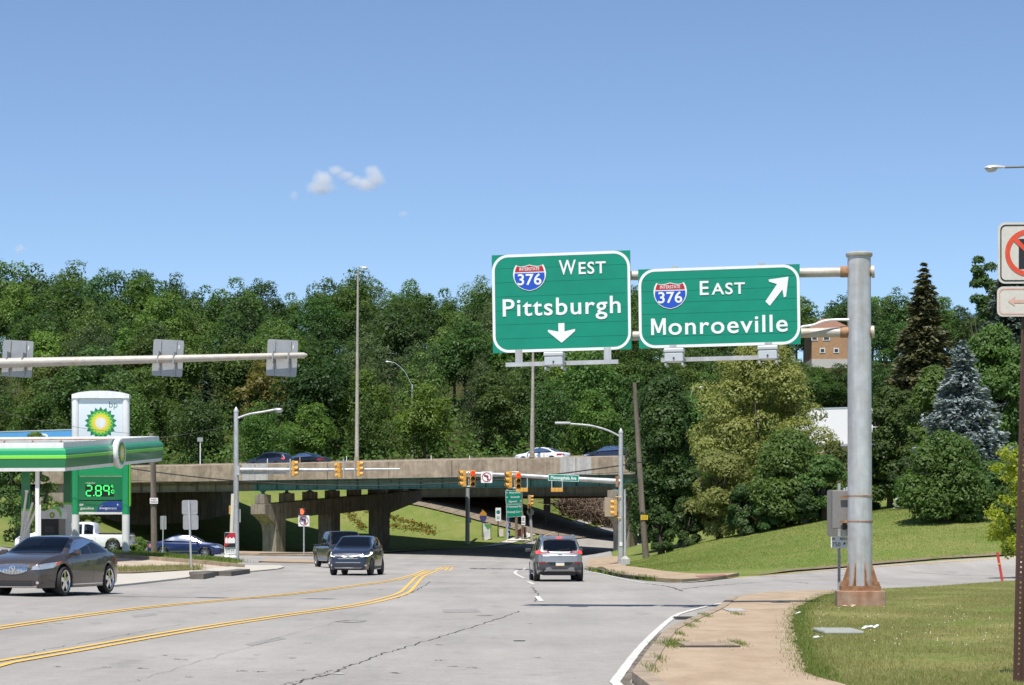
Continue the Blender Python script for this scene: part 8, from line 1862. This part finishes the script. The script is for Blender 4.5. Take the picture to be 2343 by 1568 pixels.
# ------------------------------------------------------------------ houses on the hill
M_BRICK = mat("tan_brick", (0.40, 0.245, 0.135), 0.9, var=0.15, scale=1.2, fine=0.15, fscale=14)
M_ROOF = mat("russet_roof", (0.24, 0.125, 0.085), 0.9, var=0.2, scale=1.5, fine=0.2, fscale=10)
def house(label, px, base, d, w_, h_, depth, wall, roof, wins, annex=True):
    b = P(px, base, d); z = b.z; r = empty("house", (b.x, d, z), 0, label, "house")
    mb = MB(); mb.box((b.x, d + depth / 2, z + h_ / 2 - 2), (w_, depth, h_ + 4)); mb.build("wall", wall, r)
    mb = MB(); mb.box((b.x, d + depth / 2 - 0.02, z - 0.3), (w_ + 0.06, depth + 0.06, 1.4)); mb.build("plinth", mat("grey_block", (0.48, 0.47, 0.45), 0.9, var=0.12, scale=2), r)
    mb = MB(); e = 0.5; x0, x1, y0, y1, zt = b.x - w_ / 2 - e, b.x + w_ / 2 + e, d - e, d + depth + e, z + h_
    mb.add([(x0, y0, zt), (x1, y0, zt), (x1, y1, zt), (x0, y1, zt), (x0 + 2.5, d + depth / 2, zt + 2.0), (x1 - 2.5, d + depth / 2, zt + 2.0)], [(0, 1, 5, 4), (1, 2, 5), (2, 3, 4, 5), (3, 0, 4), (0, 1, 2, 3)]); mb.build("roof", roof, r)
    for (wx, wz, ww, wh) in wins:
        mb = MB(); mb.box((b.x + wx, d - 0.02, z + wz), (ww + 0.25, 0.12, wh + 0.25)); f = mb.build("window", M_WHITE_S, r); mb = MB(); mb.box((b.x + wx, d - 0.07, z + wz), (ww, 0.06, wh)); mb.build("pane", mat("dark_pane", (0.03, 0.04, 0.05), 0.1, var=0), f)
    if annex: mb = MB(); mb.box((b.x + w_ / 2 + 0.9, d + 1.5, z + 2.0), (1.8, 3, 3.2)); mb.build("annex", mat("white_siding", (0.68, 0.70, 0.72), 0.6, var=0.04), r)
    return r
house("tan brick house with a russet roof on the hill left of the gantry pole", 1899, 828, 332, 5.6, 5.0, 9, M_BRICK, M_ROOF, ((-0.6, 3.9, 0.8, 1.1), (-2.4, 3.9, 0.7, 1.1), (-1.2, 1.7, 0.55, 0.5), (0.9, 1.7, 0.55, 0.5)))
# ------------------------------------------------------------------ driver of the dark blue suv
def person_in(car, label, seat):
    x, y, z = seat
    vs = [(0, 0, 0), (0.02, 0, 0.22), (0.0, 0, 0.44), (0.01, 0, 0.55), (0.04, 0, 0.63), (0.05, 0, 0.74),
          (0.0, 0.19, 0.46), (0.22, 0.24, 0.26), (0.46, 0.16, 0.34), (0.52, 0.13, 0.37), (0.0, -0.19, 0.46), (0.22, -0.24, 0.26), (0.46, -0.16, 0.34), (0.52, -0.13, 0.37),
          (0.2, 0.10, 0.02), (0.45, 0.12, 0.06), (0.2, -0.10, 0.02), (0.45, -0.12, 0.06)]
    es = [(0, 1), (1, 2), (2, 3), (3, 4), (4, 5), (2, 6), (6, 7), (7, 8), (8, 9), (2, 10), (10, 11), (11, 12), (12, 13), (0, 14), (14, 15), (0, 16), (16, 17)]
    rad = [.15, .155, .15, .06, .085, .085, .07, .05, .038, .035, .07, .05, .038, .035, .09, .08, .09, .08]
    me = bpy.data.meshes.new("person"); me.from_pydata(vs, es, []); o = bpy.data.objects.new("person", me); COL.objects.link(o)
    sk = o.modifiers.new("skin", 'SKIN'); ly = me.skin_vertices[0] if me.skin_vertices else None
    if ly is None:
        bm = bmesh.new(); bm.from_mesh(me); bm.verts.layers.skin.verify(); bm.to_mesh(me); bm.free(); ly = me.skin_vertices[0]
    for i, q in enumerate(rad): ly.data[i].radius = (q, q); ly.data[i].use_root = (i == 0)
    o.modifiers.new("sub", 'SUBSURF').levels = 1; o.modifiers["sub"].render_levels = 2
    sm = mat("dark_shirt", (0.05, 0.05, 0.07), 0.9, var=0.1); skn = mat("skin", (0.42, 0.23, 0.16), 0.6, var=0.03)
    # skin on face and hands, shirt elsewhere
    m = bpy.data.materials.new("clothed_body"); m.use_nodes = True; nt = m.node_tree; N = nt.nodes; tc = N.new("ShaderNodeTexCoord"); sx_ = N.new("ShaderNodeSeparateXYZ"); nt.links.new(tc.outputs["Object"], sx_.inputs[0])
    g1_ = N.new("ShaderNodeMath"); g1_.operation = 'GREATER_THAN'; g1_.inputs[1].default_value = 0.53; nt.links.new(sx_.outputs["Z"], g1_.inputs[0]); g2_ = N.new("ShaderNodeMath"); g2_.operation = 'GREATER_THAN'; g2_.inputs[1].default_value = 0.36; nt.links.new(sx_.outputs["X"], g2_.inputs[0]); g3_ = N.new("ShaderNodeMath"); g3_.operation = 'GREATER_THAN'; g3_.inputs[1].default_value = 0.22; nt.links.new(sx_.outputs["Z"], g3_.inputs[0]); g4_ = N.new("ShaderNodeMath"); g4_.operation = 'MULTIPLY'; nt.links.new(g2_.outputs[0], g4_.inputs[0]); nt.links.new(g3_.outputs[0], g4_.inputs[1]); g5_ = N.new("ShaderNodeMath"); g5_.operation = 'MAXIMUM'; nt.links.new(g1_.outputs[0], g5_.inputs[0]); nt.links.new(g4_.outputs[0], g5_.inputs[1])
    mx = N.new("ShaderNodeMix"); mx.data_type = 'RGBA'; mx.inputs[6].default_value = (0.05, 0.05, 0.07, 1); mx.inputs[7].default_value = (0.42, 0.23, 0.16, 1); nt.links.new(g5_.outputs[0], mx.inputs[0]); nt.links.new(mx.outputs[2], N["Principled BSDF"].inputs["Base Color"])
    me.materials.append(m)
    M_ = Matrix.Translation(car.location) @ Matrix.Rotation(car.rotation_euler.z, 4, 'Z'); o.location = M_ @ Vector((x, y, z)); o.rotation_euler = (0, 0, car.rotation_euler.z)
    tag(o, label, "person")
    mb = MB(); mb.lathe([(0.01, 0.13), (0.075, 0.10), (0.098, 0.03), (0.09, -0.03)], (0.03, 0, 0.73), (-0.15, 0, 1), 14); h_ = mb.build("hair", mat("dark_hair", (0.02, 0.015, 0.012), 0.7, var=0.1), None, smooth=True, local=True); h_.parent = o
    mb = MB(); mb.lathe([(0.005, 0.03), (0.014, 0.0)], (0.13, 0, 0.67), (1, 0, 0), 8)
    for sy in (-1, 1): mb.lathe([(0.004, 0.006), (0.012, 0)], (0.122, sy * 0.032, 0.70), (1, 0, 0), 8); mb.box((0.05, sy * 0.088, 0.68), (0.04, 0.02, 0.06), bev=0.006)
    mb.box((0.122, 0, 0.625), (0.01, 0.05, 0.012)); f_ = mb.build("face_features", mat("face_shade", (0.30, 0.14, 0.10), 0.6, var=0), None, smooth=True, local=True); f_.parent = o
person_in(CRV, "driver in a dark shirt with both hands on the wheel of the blue suv", (0.05, 0.40, 0.72))

# ------------------------------------------------------------------ small things on the ground, right
q = gp(1917, 1463); root = empty("concrete_cover", (q.x, q.y, tz(q.x, q.y) + 0.1), 0, "flat grey concrete cover lying in the grass", "slab"); mb = MB(); mb.box((q.x, q.y, tz(q.x, q.y) + 0.125), (0.62, 1.3, 0.07), bev=0.03); mb.build("slab", mat("mossy_concrete", (0.30, 0.31, 0.28), 0.9, var=0.15, scale=4), root)
q = gp(1680, 1411); root = empty("access_cover", (q.x, q.y, tz(q.x, q.y) + 0.12), 0, "small pale cover plate set in the footpath", "cover"); mb = MB(); mb.box((q.x, q.y, tz(q.x, q.y) + 0.135), (0.36, 1.4, 0.02)); mb.build("plate", M_BCONC2, root)
q = gp(1622, 1497); root = empty("inlet_cover", (q.x, q.y, tz(q.x, q.y) + 0.12), 0, "sunken concrete drain inlet cover breaking the footpath", "cover"); mb = MB(); mb.box((q.x - 0.02, q.y, tz(q.x, q.y) + 0.14), (0.74, 0.9, 0.03), rz=0.04, bev=0.008); mb.build("slab", M_KERB, root); mb = MB(); mb.box((q.x - 0.05, q.y - 0.62, tz(q.x, q.y) + 0.135), (0.8, 0.18, 0.02)); mb.build("opening", M_CRACK, root)
q = gp(1572, 1419); root = empty("drain_grate", (q.x, q.y, tz(q.x, q.y)), 0, "dark iron drain grate at the kerb", "grate"); zz = tz(q.x, q.y) + 0.04
mb = MB(); mb.box((q.x, q.y, zz - 0.004), (0.52, 1.1, 0.012)); mb.build("frame", M_CRACK, root)
for k in range(9): mb = MB(); mb.box((q.x, q.y - 0.48 + k * 0.12, zz + 0.008), (0.46, 0.05, 0.014)); mb.build("bar", mat("cast_iron", (0.06, 0.055, 0.05), 0.6, metal=0.5, var=0.2), root)
q = gp(1188, 1471.5); root = empty("valve_cover", (q.x, q.y, 0.03), 0, "small dark round valve cover in the lane", "cover"); mb = MB(); mb.lathe([(0.09, 0), (0.09, 0.012)], (q.x, q.y, tz(q.x, q.y) + 0.028), (0, 0, 1), 16); mb.build("lid", M_CRACK, root)
q = gp(2293, 1332); root = empty("marker_stake", (q.x, q.y, tz(q.x, q.y)), 0, "leaning red marker stake at the edge of the ramp", "post"); d = q.y; mb = MB(); mb.tube([(q.x, q.y, tz(q.x, q.y)), P(2281, 1264, d)], 0.045, 8); mb.build("stake", mat("stake_red", (0.55, 0.045, 0.03), 0.6, var=0.08), root); mb = MB(); mb.box(P(2285, 1290, d - 0.05), (0.10, 0.02, 0.05)); mb.build("reflector", mat("reflector_amber", (0.6, 0.35, 0.05), 0.4), root)
for (px, py, lab, m, n_) in ((1946, 1401, "crumpled tan litter in the grass", mat("tan_paper", (0.50, 0.36, 0.24), 0.8, var=0.2), 3), (1822, 1418, "crushed white cup at the footpath's edge", M_WHITE_S, 1), (1857, 1479, "scrap of white paper in the grass below the concrete cover", M_WHITE_S, 1), (2000, 1455, "white litter scraps in the grass right of the gantry", M_WHITE_S, 4)):
    q = gp(px, py); r = empty("litter", (q.x, q.y, tz(q.x, q.y) + 0.1), 0, lab, "litter"); mb = MB()
    for k in range(n_): mb.box((q.x + rc.uniform(-.12, .12) * n_ / 2, q.y + rc.uniform(-.3, .3), tz(q.x, q.y) + 0.14), (0.07, 0.12, 0.03), M=Matrix.Rotation(rc.uniform(0, 3), 3, 'Z') @ Matrix.Rotation(rc.uniform(-.5, .5), 3, 'X'), bev=0.02)
    mb.build("scrap", m, r)
mb = MB(); q = gp(1906, 1386); mb = MB()
# ------------------------------------------------------------------ grass blades
def blades(name, label, pts, h0, h1, w_, m, seed, up=0.10):
    r = np.random.RandomState(seed); n = len(pts); z = tza(pts[:, 0], pts[:, 1]) + up; hgt = r.uniform(h0, h1, n); a = r.uniform(0, 2 * math.pi, n); lean = r.normal(0, 0.35, (n, 2)) * hgt[:, None]; wd = w_ * r.uniform(.6, 1.3, n)
    V = np.empty((n, 3, 3)); V[:, 0] = np.stack([pts[:, 0] - np.cos(a) * wd, pts[:, 1] - np.sin(a) * wd, z - 0.01], -1); V[:, 1] = np.stack([pts[:, 0] + np.cos(a) * wd, pts[:, 1] + np.sin(a) * wd, z - 0.01], -1); V[:, 2] = np.stack([pts[:, 0] + lean[:, 0], pts[:, 1] + lean[:, 1], z + hgt], -1)
    me = bpy.data.meshes.new(name); me.vertices.add(n * 3); me.vertices.foreach_set("co", V.reshape(-1).astype(np.float32)); me.loops.add(n * 3); me.loops.foreach_set("vertex_index", np.arange(n * 3, dtype=np.int32)); me.polygons.add(n); me.polygons.foreach_set("loop_start", np.arange(0, n * 3, 3, dtype=np.int32)); me.polygons.foreach_set("loop_total", np.full(n, 3, dtype=np.int32)); me.update(calc_edges=True); me.materials.append(m)
    return tag(link(name, me, None), label, kind="stuff")
M_BLADE = leaf_mat("grass_blade", (0.215, 0.225, 0.060), (0.400, 0.350, 0.175), hue=0.0, val=0.0)
M_BLADE_G = leaf_mat("weed_blade", (0.105, 0.165, 0.030), (0.200, 0.240, 0.060), hue=0.0, val=0.0)
r = np.random.RandomState(31)
def inside(pts, poly):
    x, y = pts[:, 0], pts[:, 1]; c = np.zeros(len(pts), bool); n = len(poly); j = n - 1
    for i in range(n):
        xi, yi, xj, yj = poly[i].x, poly[i].y, poly[j].x, poly[j].y
        if yi != yj: c ^= ((yi > y) != (yj > y)) & (x < (xj - xi) * (y - yi) / (yj - yi) + xi)
        j = i
    return c
yv = 20 + 58 * r.uniform(0, 1, 420000) ** 1.25; xv = r.uniform(0.10, 0.245, len(yv)) * yv; pts = np.stack([xv, yv], -1); pts = pts[inside(pts, lawn_poly)]
cl = np.sin(pts[:, 0] * 1.7 + np.sin(pts[:, 1] * 0.9)) * np.cos(pts[:, 1] * 0.6) ; pts = pts[r.uniform(0, 1, len(pts)) < 0.50 + 0.45 * cl][:200000]
blades("grass", "short mown grass blades of the near lawn", pts, 0.012, 0.05, 0.005, M_BLADE, 1)
e = []
for p in [p for p in SW_IN if 20 < p.y < 66]:
    for _ in range(int(420 / (p.y / 25))): e.append((p.x + r.normal(0.06, 0.10), p.y + r.normal(0, 0.7)))
blades("grass", "ragged green grass fringe along the footpath", np.array(e), 0.02, 0.07, 0.006, M_BLADE_G, 2, up=0.11)
e = []
for (px, py, n_, sp_) in ((1530, 1497, 500, .10), (1545, 1490, 300, .10), (1505, 1530, 120, .04), (1555, 1470, 120, .04), (1578, 1450, 130, .04), (1590, 1438, 130, .04), (1488, 1555, 200, .05), (1612, 1424, 260, .05), (1690, 1495, 200, .05), (1685, 1420, 120, .05), (1660, 1497, 120, .05)):
    q = gp(px, py); e += [(q.x + r.normal(0, sp_), q.y + r.normal(0, 0.5)) for _ in range(n_)]
blades("weeds", "weeds growing in the kerb joint of the footpath", np.array(e), 0.02, 0.075, 0.006, M_BLADE_G, 3, up=0.12)
e = []
for k in range(60):
    px = r.uniform(1340, 1500); q = gp(px, 1306 + (px - 1340) * 0.165 if px < 1480 else 1330); e += [(q.x + r.normal(0, .12), q.y + r.normal(0, .2)) for _ in range(14)]
blades("weeds", "weeds along the far corner kerb", np.array(e), 0.05, 0.25, 0.02, M_BLADE_G, 4, up=0.03)
e = []
for _ in range(60):
    px, py = r.uniform(1870, 2290), r.uniform(1400, 1500); q = gp(px, py); e.append((q.x, q.y))
e = np.array(e); n = len(e); C = np.stack([e[:, 0], e[:, 1], tza(e[:, 0], e[:, 1]) + 0.15], -1); a = np.tile([0.007, 0, 0], (n, 1)); b = np.tile([0, 0.006, 0.007], (n, 1))
tag(link("clover_blossom", quads_mesh("clover_blossom", C, a, b, mat("clover_white", (0.68, 0.68, 0.64), 0.7, var=0)), None), "tiny white clover blossoms scattered in the lawn", kind="stuff")
yv = r.uniform(96, 128, 150000); xv = r.uniform(0.05, 0.25, len(yv)) * yv; zv = tza(xv, yv); py_ = HZ - (zv - EYE) / yv * F; px_ = CX + xv / yv * F
keep = (py_ < 1309 - np.maximum(0, px_ - 1700) * 0.062) & (px_ > 1432); pts = np.stack([xv, yv], -1)[keep]
blades("grass", "mown grass blades of the far lawn slope", pts[::2], 0.02, 0.07, 0.016, leaf_mat("lawn_blade", (0.165, 0.225, 0.040), (0.255, 0.275, 0.075), hue=0.0, val=0.0), 6, up=-0.02)
e = []
for k in range(500):
    px = r.uniform(262, 540); py = 1273 + (px - 262) * 0.083 - r.uniform(0, 6); q = gp(px, py); e += [(q.x + r.normal(0, .3), q.y + r.normal(0, .4)) for _ in range(12)]
blades("grass", "grass blades of the station island", np.array(e), 0.05, 0.18, 0.02, M_BLADE_G, 7, up=0.2)
e = []
for k in range(320):
    px = r.uniform(258, 455); py = 1313 - (px - 258) * 0.035 + r.uniform(-6, 4); q = gp(px, py); e += [(q.x + r.normal(0, .2), q.y + r.normal(0, .4)) for _ in range(8)]
blades("weeds", "weeds on the earth strip behind the driveway slab", np.array(e), 0.04, 0.2, 0.015, M_BLADE, 8, up=0.13)

# ------------------------------------------------------------------ clouds
def cloud(label, lumps, dens, seed, d=5200.0):
    s = d / F; cx_ = sum(l[0] for l in lumps) / len(lumps); cy_ = sum(l[1] for l in lumps) / len(lumps); c = P(cx_, cy_, d)
    bm = bmesh.new()
    for (px, py, rx, ry) in lumps:
        p = P(px, py, d) - c; m_ = Matrix.Translation(p) @ Matrix.Diagonal((rx * s, (rx + ry) * 0.5 * s, ry * s, 1)); bmesh.ops.create_icosphere(bm, subdivisions=3, radius=1.0, matrix=m_)
    me = bpy.data.meshes.new("cloud"); bm.to_mesh(me); bm.free(); o = link("cloud", me, None); o.location = c
    rm = o.modifiers.new("merge", 'REMESH'); rm.mode = 'VOXEL'; rm.voxel_size = 5.0 * s / 2
    m = bpy.data.materials.new("cloud_vapour"); m.use_nodes = True; nt = m.node_tree; N = nt.nodes; N.clear(); out = N.new("ShaderNodeOutputMaterial"); v = N.new("ShaderNodeVolumePrincipled"); v.inputs["Color"].default_value = (1, 0.985, 0.97, 1); v.inputs["Anisotropy"].default_value = 0.0
    tc = N.new("ShaderNodeTexCoord"); acc = None
    # density falls off softly from the middle of each lump
    for (px, py, rx, ry) in lumps:
        p = P(px, py, d) - c; mp = N.new("ShaderNodeMapping"); mp.vector_type = 'TEXTURE'; mp.inputs["Location"].default_value = p; mp.inputs["Scale"].default_value = (rx * s, (rx + ry) * 0.5 * s, ry * s); nt.links.new(tc.outputs["Object"], mp.inputs[0])
        ln = N.new("ShaderNodeVectorMath"); ln.operation = 'LENGTH'; nt.links.new(mp.outputs[0], ln.inputs[0]); mr = N.new("ShaderNodeMapRange"); mr.interpolation_type = 'SMOOTHSTEP'; mr.inputs[1].default_value = 1.0; mr.inputs[2].default_value = 0.0; nt.links.new(ln.outputs["Value"], mr.inputs[0])
        if acc is None: acc = mr.outputs[0]
        else: mm = N.new("ShaderNodeMath"); mm.operation = 'MAXIMUM'; nt.links.new(acc, mm.inputs[0]); nt.links.new(mr.outputs[0], mm.inputs[1]); acc = mm.outputs[0]
    nz = N.new("ShaderNodeTexNoise"); nz.inputs["Scale"].default_value = 0.075 / s; nz.inputs["Detail"].default_value = 7; nz.inputs["Roughness"].default_value = 0.62; nt.links.new(tc.outputs["Object"], nz.inputs["Vector"])
    sb = N.new("ShaderNodeMath"); sb.operation = 'ADD'; nt.links.new(acc, sb.inputs[0]); nt.links.new(nz.outputs["Fac"], sb.inputs[1]); r2 = N.new("ShaderNodeMapRange"); r2.inputs[1].default_value = 0.66; r2.inputs[2].default_value = 1.7; r2.inputs[4].default_value = dens / s; nt.links.new(sb.outputs[0], r2.inputs[0]); nt.links.new(r2.outputs[0], v.inputs["Density"])
    nt.links.new(v.outputs[0], out.inputs["Volume"]); me.materials.append(m); tag(o, label, kind="structure")
cloud("pair of small white cloud puffs left of the picture's middle", [(738, 412, 38, 34), (733, 430, 52, 26), (768, 390, 30, 18), (790, 402, 32, 18), (812, 416, 36, 20), (838, 422, 48, 26), (858, 408, 32, 38), (850, 390, 30, 18)], 0.05, 1)
cloud("tiny faint cloud wisp left of the pair of puffs", [(672, 447, 16, 18)], 0.03, 2)
cloud("tiny faint cloud wisp right of and below the pair of puffs", [(922, 490, 20, 12)], 0.03, 3)
cloud("faint cloud wisp above the trees at the left", [(45, 570, 22, 16)], 0.04, 4)
